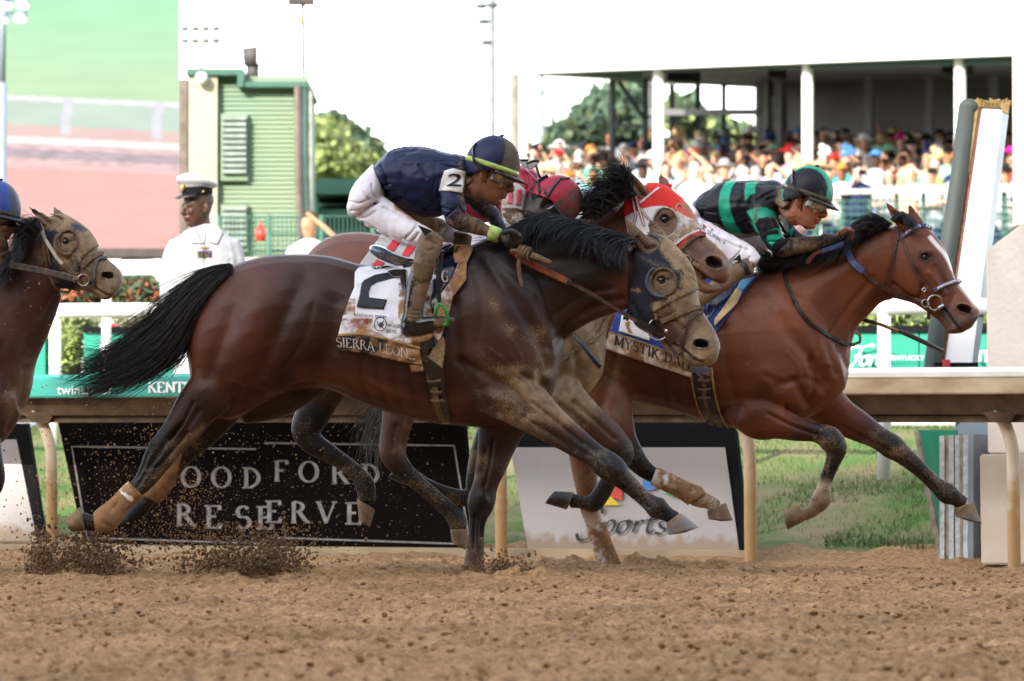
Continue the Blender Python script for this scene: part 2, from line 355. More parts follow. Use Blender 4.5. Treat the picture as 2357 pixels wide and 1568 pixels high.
def drape(bvh, poly, off, name, mat, parent, step=5, cols=None, ydef=0, wr=None, thick=.002, mudf=0., smooth=True):
    """lay a flat outline over a body as seen from the front; poly in F px"""
    b = []; n = len(poly)
    for i in range(n):
        a, c = np.array(poly[i]), np.array(poly[(i+1) % n]); k = max(1, int(np.hypot(*(c-a))/step)); b += [tuple(a+(c-a)*j/k) for j in range(k)]
    nb = len(b); lo = np.min(b, 0); hi = np.max(b, 0); gx, gy = np.meshgrid(np.arange(lo[0], hi[0], step), np.arange(lo[1], hi[1], step)); g = np.stack([gx.ravel(), gy.ravel()], 1)
    g = g[inpoly(g, poly)]; g = g[dpoly(g, list(poly)+[poly[0]]) > step*.45] if len(g) else g
    pts = [Vector(p) for p in b]+[Vector(p) for p in g]; r = delaunay_2d_cdt(pts, [], [list(range(nb))], 1, 1e-5); V2, F2 = r[0], r[2]
    V = []; dep = []
    for p in V2:
        h, nn, d = ray(bvh, p.x, p.y); dep.append(None if h is None else (h-CAMP).length); V.append((p, d, nn))
    ok = [(V[i][0], dep[i]) for i in range(len(V)) if dep[i] is not None]; out = []
    for i, (p, d, nn) in enumerate(V):
        t = dep[i]
        if t is None: t = min(ok, key=lambda q: (q[0]-p).length_squared)[1] if ok else ydef-CAMY
        o_ = off+(wr(p.x, p.y) if wr else 0); out.append(CAMP+d*(t-o_))
    C = np.array([cols(p[0].x, p[0].y) if callable(cols) else (cols or (.5, .5, .5)) for p in V]) if cols is not None else None
    o = mesh_obj(name, out, [list(f) for f in F2], mat, parent, smooth, C, np.array([mudf(p[0].x, p[0].y) if callable(mudf) else mudf for p in V]))
    if thick: md = o.modifiers.new('s', 'SOLIDIFY'); md.thickness = thick; md.offset = 0
    return o
def strap(bvh, path, width, name, mat, parent, off=.004, thick=.005, step=4, ydef=None, sm=True, wpts=None):
    """leather strap lying on a body along an F-pixel path; width in metres"""
    pts = crom(path, 8) if sm and len(path) > 2 else np.array(path, float)
    L = np.concatenate([[0], np.cumsum(np.hypot(*np.diff(pts, axis=0).T))]); n = max(3, int(L[-1]/step)); q = np.linspace(0, L[-1], n); U = np.interp(q, L, pts[:, 0]); Vv = np.interp(q, L, pts[:, 1])
    hs = [ray(bvh, a, b) for a, b in zip(U, Vv)]; ds = np.array([np.nan if h[0] is None else (h[0]-CAMP).length for h in hs])
    if np.isnan(ds).all(): ds[:] = (ydef if ydef is not None else 0)-CAMY
    ok = ~np.isnan(ds); ds = np.interp(np.arange(n), np.arange(n)[ok], ds[ok]); ds = np.convolve(np.pad(ds, 2, 'edge'), [.1, .2, .4, .2, .1], 'valid')
    bm = bmesh.new(); rows = []; C = [CAMP+h[2]*(d-off) for h, d in zip(hs, ds)]
    for i in range(n):
        t = (C[min(i+1, n-1)]-C[max(i-1, 0)]).normalized(); nn = hs[i][1] if hs[i][1] is not None else Vector((0, -1, 0)); nn = (nn+Vector((0, -.6, 0))).normalized()
        s = t.cross(nn).normalized(); nn = s.cross(t).normalized(); ww = width/2*(1 if wpts is None else np.interp(i/(n-1), [0, 1], wpts)); h2 = thick/2
        rows.append([bm.verts.new(C[i]+s*a*ww+nn*b*h2) for a, b in ((-1, -1), (-.8, 1), (.8, 1), (1, -1))])
    for i in range(n-1):
        for k in range(4): bm.faces.new((rows[i][k], rows[i][(k+1) % 4], rows[i+1][(k+1) % 4], rows[i+1][k]))
    bm.faces.new(rows[0]); bm.faces.new(rows[-1][::-1])
    return bm_obj(name, bm, mat, parent, smooth=False)
def hair(name, guides, n, r0, mat, parent, jit=.3, spread=.01, seg=3, curl=0, seed=1, r1=.25, ylay=.02):
    """strands interpolated between neighbouring guides; guide = list of (u,v,y)"""
    rg = np.random.default_rng(seed); G = [crom([np.array(P(*p)) for p in g], 3) for g in guides]; m = len(G[0]); V = []; Fc = []; nc = max(4, n//22); CT = rg.random(nc); CO = rg.normal(0, 1, (nc, 3))*spread*2.2; CL = rg.random(nc)
    for _ in range(n):
        ci = rg.integers(nc); t = min(.9999, max(0, CT[ci]+rg.normal(0, .25)/len(G)))*(len(G)-1); i = min(int(t), len(G)-2); f = t-i; a = G[i]*(1-f)+G[i+1]*f
        ln = 1-jit*(.65*CL[ci]+.35*rg.random()); idx = np.linspace(0, (m-1)*ln, m); path = np.stack([np.interp(idx, np.arange(m), a[:, k]) for k in range(3)], 1)
        s = np.linspace(0, 1, m)[:, None]; off = rg.normal(0, 1, 3)*spread; off2 = rg.normal(0, 1, 3)*spread*.9+CO[ci]; ph = rg.random(3)*.9+CL[ci]*6.28
        path = path+off*(.25+s)+off2*s**2+np.sin(s*5+ph)*curl*s; path[:, 1] += rg.normal(0, 1)*ylay
        rr = r0*(.6+.8*rg.random())*(1-(1-r1)*s[:, 0]**1.5); T = np.gradient(path, axis=0); T /= np.maximum(np.linalg.norm(T, axis=1, keepdims=True), 1e-9)
        A = np.cross(T, [0, 1, 0]); A /= np.maximum(np.linalg.norm(A, axis=1, keepdims=True), 1e-6); B = np.cross(A, T); b0 = len(V)
        for j in range(m):
            for k in range(seg): q = 2*math.pi*k/seg; V.append(path[j]+(A[j]*math.cos(q)+B[j]*math.sin(q))*rr[j])
        for j in range(m-1):
            for k in range(seg): Fc.append((b0+j*seg+k, b0+j*seg+(k+1) % seg, b0+(j+1)*seg+(k+1) % seg, b0+(j+1)*seg+k))
    return mesh_obj(name, np.array(V), Fc, mat, parent, True)
# ================================================================== lettering
def arc(cx, cy, rx, ry, a0, a1, n=14): return [(cx+rx*math.cos(math.radians(a0+(a1-a0)*i/n)), cy+ry*math.sin(math.radians(a0+(a1-a0)*i/n))) for i in range(n+1)]
V_ = lambda x: [(x, 0), (x, 1)]
SER = {  # strokes, serif points (x, y), advance
 'A': ([[(0.05, 0), (.4, 1)], [(.75, 0), (.4, 1)], [(.17, .34), (.63, .34)]], [(.05, 0), (.75, 0)], .85), 'B': ([V_(.12), arc(.12, .76, .4, .24, 90, -90), arc(.12, .26, .48, .26, 90, -90)], [], .68),
 'C': ([arc(.45, .5, .42, .5, 45, 315)], [], .86), 'D': ([V_(.12), arc(.12, .5, .62, .5, 90, -90, 20)], [(.05, 0), (.05, 1)], .86), 'E': ([V_(.12), [(.12, 1), (.6, 1), (.62, .82)], [(.12, .52), (.45, .52)], [(.12, 0), (.62, 0), (.66, .2)]], [(.05, 0), (.05, 1)], .74),
 'F': ([V_(.12), [(.12, 1), (.6, 1), (.62, .82)], [(.12, .52), (.45, .52)]], [(.12, 0)], .7), 'G': ([arc(.45, .5, .42, .5, 45, 320), [(.78, .14), (.78, .42)], [(.58, .42), (.88, .42)]], [], .92), 'I': ([V_(.15)], [(.15, 0), (.15, 1)], .32),
 'K': ([V_(.12), [(.12, .42), (.66, 1)], [(.3, .58), (.74, 0)]], [(.12, 0), (.12, 1), (.74, 0), (.66, 1)], .84), 'L': ([V_(.12), [(.12, 0), (.6, 0), (.64, .22)]], [(.12, 1)], .7), 'M': ([V_(.1), V_(.9), [(.1, 1), (.5, .1)], [(.9, 1), (.5, .1)]], [(.1, 0), (.9, 0)], 1.02),
 'N': ([V_(.1), V_(.78), [(.1, 1), (.78, 0)]], [(.1, 0), (.78, 1)], .9), 'O': ([arc(.46, .5, .42, .5, 0, 360, 28)], [], .94), 'R': ([V_(.12), arc(.12, .75, .44, .25, 90, -90), [(.38, .5), (.76, 0)]], [(.12, 0), (.78, 0)], .82),
 'P': ([V_(.12), arc(.12, .74, .46, .26, 90, -90)], [(.12, 0)], .68), 'S': ([arc(.33, .745, .25, .255, 30, 250)+arc(.35, .26, .28, .26, 80, -150)], [], .68), 'T': ([V_(.36), [(0, .82), (.02, 1), (.7, 1), (.72, .82)]], [(.36, 0)], .76),
 'U': ([[(.1, 1), (.1, .35)]+arc(.43, .33, .33, .33, 180, 360)+[(.76, 1)]], [(.1, 1), (.76, 1)], .88), 'V': ([[(.02, 1), (.4, 0)], [(.78, 1), (.4, 0)]], [(.02, 1), (.78, 1)], .82), 'W': ([[(.02, 1), (.32, 0)], [(.32, 0), (.58, 1)], [(.58, .9), (.82, 0)], [(.82, 0), (1.1, 1)]], [(.02, 1), (1.1, 1)], 1.14),
 'Y': ([[(0, 1), (.36, .48)], [(.72, 1), (.36, .48)], [(.36, 0), (.36, .48)]], [(.36, 0), (0, 1), (.72, 1)], .78), ' ': ([], [], .4)}
def stroke_quads(pts, wf, dense=.12):
    """polyline -> list of quads (4 points) of varying width"""
    q = []
    for a, b in zip(pts[:-1], pts[1:]):
        L = math.hypot(b[0]-a[0], b[1]-a[1]); k = max(1, int(L/dense))
        for i in range(k): q.append((a[0]+(b[0]-a[0])*i/k, a[1]+(b[1]-a[1])*i/k))
    q.append(pts[-1]); out = []; n = len(q); E = []
    for i, p in enumerate(q):
        a, b = q[max(0, i-1)], q[min(n-1, i+1)]; d = (b[0]-a[0], b[1]-a[1]); L = math.hypot(*d) or 1; d = (d[0]/L, d[1]/L); w_ = wf(d)/2; E.append(((p[0]-d[1]*w_, p[1]+d[0]*w_), (p[0]+d[1]*w_, p[1]-d[0]*w_)))
    return [(E[i][0], E[i+1][0], E[i+1][1], E[i][1]) for i in range(n-1)]
def serif_text(s, thick=.17, thin=.06, track=.12):
    out = []; x = 0
    for ch in s:
        st, sf, adv = SER[ch]
        for p in st:
            dg = len(p) == 2 and p[0][0] != p[1][0]
            wf = (lambda d: thin+(thick-thin)*abs(d[1])**1.2) if not dg else ((lambda d: thick*.95) if (p[1][0]-p[0][0])*(p[1][1]-p[0][1]) < 0 else (lambda d: thin*1.15 if ch in 'AMVWYN' else thick*.6))
            out += [[(x+a, b) for a, b in q] for q in stroke_quads(p, wf)]
        for px, py in sf: out += [[(x+a, b) for a, b in q] for q in stroke_quads([(px-.13, py), (px+.13, py)], lambda d: thin)]
        x += adv+track
    return out, x-track
def poly_text(s, pts_list, w0=.1, w1=.02, slant=0, ang=.5):
    out = []
    for p in pts_list:
        c = crom(p, 7) if len(p) > 2 else np.array(p); out += [[(a+b*slant, b) for a, b in q] for q in stroke_quads([tuple(z) for z in c], lambda d: w1+(w0-w1)*abs(d[1]*math.cos(ang)-d[0]*math.sin(ang)), .5)]
    return out
def sans_text(s, bold=0):
    cu = bpy.data.curves.new('t', 'FONT'); cu.body = s; cu.size = 1.4; cu.offset = bold; cu.resolution_u = 3; o = bpy.data.objects.new('t', cu); sc.collection.objects.link(o)
    me = bpy.data.meshes.new_from_object(o.evaluated_get(bpy.context.evaluated_depsgraph_get())); vs = [(v.co.x, v.co.y) for v in me.vertices]; out = [[vs[i] for i in p.vertices] for p in me.polygons]; bpy.data.objects.remove(o); bpy.data.curves.remove(cu)
    return out, max(v[0] for v in vs)
def letter_obj(name, quads, f, mat, parent, h=None):
    V = []; Fc = []
    for k, q in enumerate(quads):
        i = len(V); V += [f(*p, k) for p in q]; Fc.append(list(range(i, i+len(q))))
    return mesh_obj(name, V, Fc, mat, parent, False)
# ================================================================== materials of the setting
def mat_dirt():
    m = M('track_dirt', (.40, .238, .118), rough=.95, var=.17, scale=26, bump=1, bscale=70, spec=.06, col2=(.21, .118, .056)); t = m.node_tree; L = t.links.new
    b = t.nodes['Principled BSDF']; src = b.inputs['Base Color'].links[0].from_socket; n = t.nodes.new('ShaderNodeTexNoise'); n.inputs['Scale'].default_value = 85; n.inputs['Detail'].default_value = 3; tc = t.nodes['Texture Coordinate']; L(tc.outputs['Object'], n.inputs[0])
    n2 = t.nodes.new('ShaderNodeTexNoise'); n2.inputs['Scale'].default_value = 1.1; L(tc.outputs['Object'], n2.inputs[0]); ad = t.nodes.new('ShaderNodeMath'); ad.operation = 'ADD'; L(n.outputs[0], ad.inputs[0]); L(n2.outputs[0], ad.inputs[1])
    mr = t.nodes.new('ShaderNodeMapRange'); mr.inputs['From Min'].default_value = .7; mr.inputs['From Max'].default_value = 1.3; mr.inputs['To Min'].default_value = .62; mr.inputs['To Max'].default_value = 1.22; L(ad.outputs[0], mr.inputs[0]); h = t.nodes.new('ShaderNodeHueSaturation'); L(mr.outputs[0], h.inputs['Value']); L(src, h.inputs['Color']); L(h.outputs[0], b.inputs['Base Color']); return m
def splash(m, z0, z1, c):
    """sand splashed up from the track: denser towards the foot, ragged edge"""
    t = m.node_tree; L = t.links.new; b = t.nodes['Principled BSDF']; src = b.inputs['Base Color'].links[0].from_socket; tc = t.nodes['Texture Coordinate']; sp = t.nodes.new('ShaderNodeSeparateXYZ'); L(tc.outputs['Object'], sp.inputs[0]); n = t.nodes.new('ShaderNodeTexNoise'); n.inputs['Scale'].default_value = 14; n.inputs['Detail'].default_value = 6; L(tc.outputs['Object'], n.inputs[0])
    mr = t.nodes.new('ShaderNodeMapRange'); mr.inputs['From Min'].default_value = z0; mr.inputs['From Max'].default_value = z1; mr.inputs['To Min'].default_value = 1; mr.inputs['To Max'].default_value = -.15; L(sp.outputs['Z'], mr.inputs[0]); a = t.nodes.new('ShaderNodeMath'); a.operation = 'ADD'; L(mr.outputs[0], a.inputs[0]); L(n.outputs[0], a.inputs[1])
    g = t.nodes.new('ShaderNodeMapRange'); g.inputs['From Min'].default_value = .62; g.inputs['From Max'].default_value = .95; L(a.outputs[0], g.inputs[0]); mx = t.nodes.new('ShaderNodeMix'); mx.data_type = 'RGBA'; L(g.outputs[0], mx.inputs['Factor']); L(src, mx.inputs['A']); mx.inputs['B'].default_value = (*c, 1); L(mx.outputs['Result'], b.inputs['Base Color'])
dirtm = mat_dirt(); clodm = M('dirt_clod', (.33, .195, .094), rough=.95, var=.25, scale=14, bump=.6, spec=.12)
darkclod = M('damp_dirt_clod', (.19, .112, .058), rough=.9, var=.25, scale=14, bump=.6, spec=.2)
grassm = M('infield_turf', (.06, .125, .03), rough=.95, var=.3, scale=1.9, bump=1, bscale=40, spec=.05, col2=(.19, .15, .085))
bladem = M('grass_blade', (.06, .135, .03), rough=.8, var=.3, scale=3, bump=0, spec=.1, col2=(.12, .13, .06))
cream = M('muddied_cream_cover', (.56, .45, .31), rough=.6, var=.16, scale=3.2, bump=.2, col2=(.34, .225, .12), stretch=(1, 1, 3)); creamtop = M('cream_vinyl', (.74, .70, .60), rough=.5, var=.08, scale=4, bump=.05)
teal = M('teal_vinyl', (.035, .36, .30), rough=.45, var=.12, scale=5, bump=.05, col2=(.05, .29, .235)); brownu = M('dark_brown_underside', (.13, .085, .05), rough=.9, var=.3, scale=6, bump=.4)  # brownu: dark brown over the whole rail underside and the brackets
white = M('white_paint', (.8, .8, .78), rough=.45, var=.04, scale=3, bump=.03); whitev = M('white_vinyl_letters', (.85, .85, .83), rough=.5, var=.05, bump=0)
postm = M('mud_streaked_post', (.56, .50, .40), rough=.6, var=.2, scale=3, bump=.2, col2=(.42, .27, .12), stretch=(1, 1, .6)); splash(postm, -.1, .62, (.40, .24, .10))
white_ = 0; dkboard = M('dark_banner', (.006, .0035, .003), rough=.9, var=.1, scale=6, bump=.1, spec=.04); greylet = M('pale_print', (.28, .25, .235), rough=.8, spec=.1, var=.18, scale=20, bump=0)
greyboard = M('grey_white_banner', (.50, .455, .435), rough=.7, var=.1, scale=1.2, bump=.05); splash(greyboard, -.1, .1, (.34, .25, .17)); blackm = M('black_rubber', (.008, .008, .009), rough=.8, var=.1, spec=.1)
curbm = M('sandy_timber', (.42, .31, .19), rough=.85, var=.15, scale=4, bump=.3); stone = M('rough_render', (.78, .68, .59), rough=.9, var=.06, scale=5, bump=.5, bscale=26); conc = M('pale_concrete', (.68, .62, .53), rough=.85, var=.08, scale=3, bump=.2, col2=(.60, .47, .33))
greenp = M('emerald_panel', (.018, .25, .175), rough=.55, var=.06, scale=1, bump=.02); dkgreen = M('dark_green_trim', (.008, .10, .06), rough=.5, var=.1); 
# ================================================================== main rail line
RA, RB = Vector((2.746, 5.0, 0)), Vector((-2.874, 9.3, 0)); RD = (RA-RB).normalized(); RN = Vector((RD.y, -RD.x, 0)); RN = RN if RN.y < 0 else -RN    # RN points towards the track
def yline(u, q=0, m=.765):
    k = (u-CU)/FPX; o = RA-RN*q; return (o.y+m*(o.x+k*CAMY))/(1+m*k)
def PR(u, v, q=0): return P(u, v, yline(u, q))
def onrail(s, q=0): p = RA-RN*q+RD*s; return Vector((p.x, p.y, 0))
def qof(x, y): return -((x-RA.x)*RN.x+(y-RA.y)*RN.y)
# ------------------------------------------------------------------ ground: one sheet of dirt, one sheet of turf
def hbase(x, y):
    q = qof(x, y); s = lambda a, b, t: np.clip((t-a)/(b-a), 0, 1)**2*(3-2*np.clip((t-a)/(b-a), 0, 1))
    z = -.095*s(-4.2, -.6, q)-.01; z = z+.10*s(.45, 1.2, q)+.30*s(1.1, 3.0, q)+.36*s(2.6, 5.4, q)-.2*s(6.5, 9.5, q); return z, q
def axis(lo, hi, step, far, g=1.35):
    a = list(np.arange(lo, hi, step)); st = step; b = hi
    while b < far: a.append(b); st *= g; b += st
    st = step; b = lo; c = []
    while b > -far: st *= g; b -= st; c.append(b)
    return np.array(c[::-1]+a)
gx = axis(-3.1, 3.1, .0125, 1500); gy = axis(-11.4, 9.5, .026, 2500)
X, Y = np.meshgrid(gx, gy); Zb, Q = hbase(X, Y)
near = np.clip((9.5+2-np.abs(Y+1))/2, 0, 1)*np.clip((3.4-np.abs(X))/.3, 0, 1)
n1 = vn(X*1.6, Y*1.1, 1)-.5; n2 = vn(X*6, Y*3.6, 2)-.5; n3 = vn(X*15+n2*2, Y*9, 3)-.5; n4 = vn(X*34, Y*22, 4)-.5
dirtamp = 1-np.clip((Q+.3)/.5, 0, 1)
n5 = vn(X*21+n3*3, Y*15, 7)-.5; n6 = vn(X*55, Y*38, 8)-.5; n7 = vn(X*2.6+5, Y*2.2, 12); dep = np.clip((n7-.68)/.2, 0, 1)
Zd = n1*.028+n2*.030+np.abs(n3)*.036-np.abs(n5)*.040+n4*.020+n6*.012-dep*.028-.006
pile = .085*np.exp(-(((X-.02)/.17)**2+((Y+.05)/.25)**2))*(.7+n3*1.2)+.07*np.exp(-(((X-.62)/.5)**2+((Y-2.4)/.25)**2))*(.7+n3)+.05*np.exp(-(((X+1.9)/.35)**2+((Y-.2)/.25)**2))+.05*np.exp(-(((X+1.1)/.4)**2+((Y-.1)/.25)**2))
Zt = n1*.05+n2*.035+n3*.02
Zg = Zb+near*(dirtamp*(Zd+pile)+(1-dirtamp)*Zt)
nx_, ny_ = len(gx), len(gy); I = (np.arange(ny_-1)[:, None]*nx_+np.arange(nx_-1)[None, :]); quads = np.stack([I, I+1, I+nx_+1, I+nx_], -1).reshape(-1, 4)
Vg = np.stack([X.ravel(), Y.ravel(), Zg.ravel()], 1); Qf = Q.ravel()[quads].mean(1); Qj = Qf+.35*(vn(Vg[quads[:, 0], 0]*3, Vg[quads[:, 0], 1]*2, 9)-.5)
def submesh(name, mask, mat):
    q = quads[mask]; idx = np.unique(q); mp = np.zeros(len(Vg), int); mp[idx] = np.arange(len(idx)); o = mesh_obj(name, Vg[idx], mp[q], mat); return tag(o, kind='structure')
submesh('dirt_track', Qj < .95, dirtm); submesh('infield_turf', Qj >= .95, grassm)
def zg(x, y):
    a, q = hbase(np.array([x]), np.array([y])); return float(a[0])
# loose clods
ico = bmesh.new(); bmesh.ops.create_icosphere(ico, subdivisions=1, radius=1); icoV = np.array([v.co[:] for v in ico.verts]); icoF = np.array([[v.index for v in f.verts] for f in ico.faces]); ico.free()
def clods(name, C, R, mat, label, cat, kind='stuff', flat=.7, parent=None):
    n = len(C); k = len(icoV); Vv = icoV[None]*(1+rng.normal(0, .26, (n, k, 1)))*R[:, None, None]*np.stack([rng.uniform(.7, 1.4, n), rng.uniform(.7, 1.3, n), rng.uniform(.5, 1, n)*flat/.7], 1)[:, None, :]
    a = rng.uniform(0, 6.28, n); ca, sa = np.cos(a)[:, None], np.sin(a)[:, None]; x = Vv[..., 0]*ca-Vv[..., 1]*sa; Vv[..., 1] = Vv[..., 0]*sa+Vv[..., 1]*ca; Vv[..., 0] = x; Vv += C[:, None, :]
    Fc = (icoF[None]+np.arange(n)[:, None, None]*k).reshape(-1, 3); return tag(mesh_obj(name, Vv.reshape(-1, 3), Fc, mat, parent, False), label, cat, kind=kind)
n = 5500; yy_ = -11.6+16.5*rng.random(n)**1.15; xx_ = (rng.random(n)*2-1)*(1.45+(yy_+11)*.1); qq = qof(xx_, yy_); ok = qq < .3; xx_, yy_ = xx_[ok], yy_[ok]; zz, _ = hbase(xx_, yy_)
dz = (vn(xx_*1.6, yy_*1.1, 1)-.5)*.028+(vn(xx_*6, yy_*3.6, 2)-.5)*.03; r_ = .003+.011*rng.random(len(xx_))**4
clods('loose_dirt_clods', np.stack([xx_, yy_, zz+dz+r_*.5], 1), r_, clodm, 'loose crumbs and clods of tan dirt strewn over the track', 'dirt clods')
def spray(N, boxes, rr):
    C = []; R = []
    for (u0, v0, u1, v1, y0, y1, wgt, bias) in boxes:
        k = int(N*wgt)
        for _ in range(k):
            cx, cy = (u0+u1)/2, (v0+v1)/2; u = cx+(u1-u0)/2*max(-1.6, min(1.6, random.gauss(0, .55))); v = v1-abs(random.gauss(0, .5))*(v1-v0) if bias else random.uniform(v0, v1); y = random.uniform(y0, y1)
            C.append(P(u, v, y)); R.append(rr[0]+(rr[1]-rr[0])*random.random()**2.4)
    return np.array([c[:] for c in C]), np.array(R)
C, R = spray(1, [(110, 1235, 290, 1322, -.1, .4, 2000, 1), (60, 1230, 130, 1320, 0, .5, 900, 1), (100, 1225, 330, 1312, 0, .5, 450, 0), (400, 1235, 740, 1312, 0, .5, 600, 0), (430, 1255, 600, 1322, -.1, .4, 1300, 1), (560, 1235, 700, 1322, -.1, .4, 1500, 1), (1100, 1285, 1220, 1335, -.25, .1, 900, 1)], (.002, .0095))
clods('kicked_up_dirt', C, R, darkclod, 'dark clumps of damp dirt thrown up by the hooves near the ground', 'kicked up dirt', flat=1)
C, R = spray(1, [(150, 985, 620, 1260, .2, 1.6, 1700, 0), (60, 1190, 330, 1315, 0, .6, 800, 0), (400, 1200, 720, 1315, 0, .6, 900, 0), (330, 1090, 520, 1290, 0, 1.2, 600, 0), (620, 980, 1040, 1240, .5, 1.8, 420, 0), (0, 1080, 160, 1300, .2, 1, 220, 0), (130, 860, 430, 990, .2, 1.2, 160, 0), (400, 1200, 760, 1300, 0, 1, 500, 0), (0, 640, 130, 1000, -.2, .2, 60, 0)], (.0014, .0048))
clods('flying_dirt', C, R, clodm, 'fine tan crumbs of dirt flying in the air behind the hooves', 'flying dirt', flat=1)
# turf blades on the bank
n = 52000; uu = rng.uniform(-60, 2420, n); q0 = 1.0+6.5*rng.random(n)**1.2; Vv = []; Fc = []
for i in range(n):
    y = yline(uu[i], q0[i]); x = (uu[i]-CU)/FPX*(y-CAMY); z = zg(x, y); p = vn(np.array([x*1.3]), np.array([y*1.3]), 21)[0]
    if p < .48 and rng.random() < .9: continue
    h = rng.uniform(.01, .034)*(.6+p); a = rng.uniform(0, 3.14); dx, dy = math.cos(a)*.004, math.sin(a)*.004; l = rng.normal(0, .015, 2); b = len(Vv)
    Vv += [(x-dx, y-dy, z-.01), (x+dx, y+dy, z-.01), (x+l[0], y+l[1], z+h)]; Fc.append((b, b+1, b+2))
tag(mesh_obj('grass', Vv, Fc, bladem, None, False), 'short patchy green grass on the infield bank behind the rail', 'grass', kind='stuff')
# ------------------------------------------------------------------ the safety rail
rail = empty('safety_rail', onrail(-3), 'low overhanging running rail with cream and teal cover beside the dirt track', 'rail')
def railpart(name, s0, s1, prof, mat, par=rail):
    bm = bmesh.new(); beam(bm, onrail(s0), onrail(s1), prof); return bm_obj(name, bm, mat, par, bevel=.008 if name != 'rail_underside' else 0)
sj = -3.2    # joint between the cream and the teal cover, hidden behind the horses
ctop = [(.16, .855), (.17, .975), (.13, .998), (-.16, 1.0), (-.16, .975), (.125, .965), (.135, .855)]
railpart('rail_cover', sj+.003, 6, ctop, cream); tealc = railpart('rail_cover', -60, sj, ctop, teal); tealc['label'] = 'teal printed stretch of rail cover'
railpart('cover_lip', sj+.003, 6, [(.168, .945), (.176, .95), (.176, .978), (.13, 1.004), (-.16, 1.006), (-.16, 1.001), (.13, .999)], creamtop)
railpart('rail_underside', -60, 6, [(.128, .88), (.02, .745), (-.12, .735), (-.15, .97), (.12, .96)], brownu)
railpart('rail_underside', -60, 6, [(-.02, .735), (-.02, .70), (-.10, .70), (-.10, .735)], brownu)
for i, (u, bv) in enumerate([(118, 1262), (1152, 1300), (1726, 1312), (2332, 1314), (-420, 1250)]):
    y = yline(u, .05); bm = bmesh.new(); S = FPX/(y-CAMY); top = P(u-34, 946, y); pts = [top+Vector((0, -.02, .06)), top, P(u-20, 975, y), P(u-7, 1010, y), P(u, 1060, y), P(u+1, 1200, y), P(u+3, bv, y), P(u+3, bv+25, y)]
    tube(bm, [Vector(q) for q in crom(pts, 4)], .036, 14); bm_obj('post', bm, postm, rail, True)
    bm = bmesh.new(); prism(bm, [P(u-70, 948, y-.08), P(u+10, 948, y-.08), P(u-8, 975, y-.08), P(u-44, 972, y-.08)], None, (0, .14, 0)); bm_obj('bracket', bm, brownu, rail)
def rtext(s, u0, v0, hpx, lp=None, font='serif', **k):
    q, w_ = serif_text(s, **k) if font == 'serif' else sans_text(s); 
    f = lambda a, b, i: PR(u0+a*hpx, v0-b*hpx, -.174)
    letter_obj('lettering', q, f, whitev, tealc)
rtext('KENTUCKY DERBY', 341, 903, 23, thick=.22, thin=.09, track=.1); rtext('twinspires', 131, 908, 22, font='sans')
# ------------------------------------------------------------------ leaning banners under the rail
def quad_board(name, c, q, thick, mat, par=None, qt=None):
    qt = q if qt is None else qt; bm = bmesh.new(); pts = [PR(c[0][0], c[0][1], qt), PR(c[1][0], c[1][1], qt)]+[PR(a, b, q) for a, b in c[2:]]
    prism(bm, pts[::-1], None, -RN*thick); return bm_obj(name, bm, mat, par, bevel=0)
def banner(label, c, q, mat, tilt=.1):
    ctr = sum((PR(a, b, q) for a, b in c), Vector())/len(c); ctr.z = -.1; r = empty('banner', ctr, label, 'banner'); quad_board('panel', c, q, .03, mat, r, q+tilt); return r
def bmap(c, q, tilt, e=.004):
    """map pixel -> slightly proud of the tilted banner"""
    vt, vb = (c[0][1]+c[1][1])/2, (c[2][1]+c[3][1])/2
    return lambda u, v: PR(u, v, q+tilt*max(0, min(1, (vb-v)/(vb-vt)))-e)
cW1 = [(133, 972), (612, 968), (640, 1268), (193, 1248)]; cW2 = [(590, 966), (1068, 966), (1090, 1268), (640, 1262)]
b1 = banner('black banner panel with the words WOOD and RESE left of its joint', cW1, .42, dkboard); m1 = bmap(cW1, .42, .1)
b2 = banner('black banner panel with the letters FORD and RVE right of the joint', cW2, .34, dkboard); m2 = bmap(cW2, .34, .1)
def bl(par, mp, ch, uc, vc, h, mat=greylet, **k):
    q, w_ = serif_text(ch, **k); letter_obj('lettering', q, lambda a, b, i: mp(uc+(a-w_/2)*h, vc+h/2-b*h), mat, par)
for ch, u, v in (('W', 362, 1098), ('O', 440, 1098), ('O', 510, 1099), ('D', 581, 1100)): bl(b1, m1, ch, u, v, 46, thick=.2, thin=.07)
for ch, u, v in (('F', 648, 1084), ('O', 711, 1086), ('R', 783, 1090), ('D', 855, 1092)): bl(b2, m2, ch, u, v, 46, thick=.2, thin=.07)
for ch, u, v in (('R', 427, 1185), ('E', 493, 1190), ('S', 560, 1191), ('E', 612, 1192)): bl(b1, m1, ch, u, v, 50, thick=.2, thin=.08)
for ch, u, v in (('E', 632, 1178), ('R', 690, 1179), ('V', 752, 1180), ('E', 816, 1182)): bl(b2, m2, ch, u, v, 48, thick=.2, thin=.08)
def line(par, mp, pts, w_=4, mat=greylet):
    q = stroke_quads(pts, lambda d: w_, 60); letter_obj('border_line', q, lambda a, b, i: mp(a, b), mat, par)
line(b1, m1, [(590, 1034), (165, 1028), (200, 1238), (620, 1252)]); line(b2, m2, [(608, 1020), (1045, 1026), (1082, 1253), (640, 1238)])
cS = [(1170, 970), (1690, 966), (1722, 1276), (1215, 1276)]; b3 = banner('pale grey banner with the script word Sports and a coloured logo', cS, .5, blackm); m3 = bmap(cS, .5, .1)
q = stroke_quads([(1000, 0), (1001, 0)], lambda d: 1); bm = bmesh.new(); prism(bm, [m3(1176, 1030)-RN*-.004, m3(1690-20, 1030)-RN*-.004, m3(1704, 1276)+RN*.004, m3(1218, 1276)+RN*.004], None, RN*.002); bm_obj('print', bm, greyboard, b3)
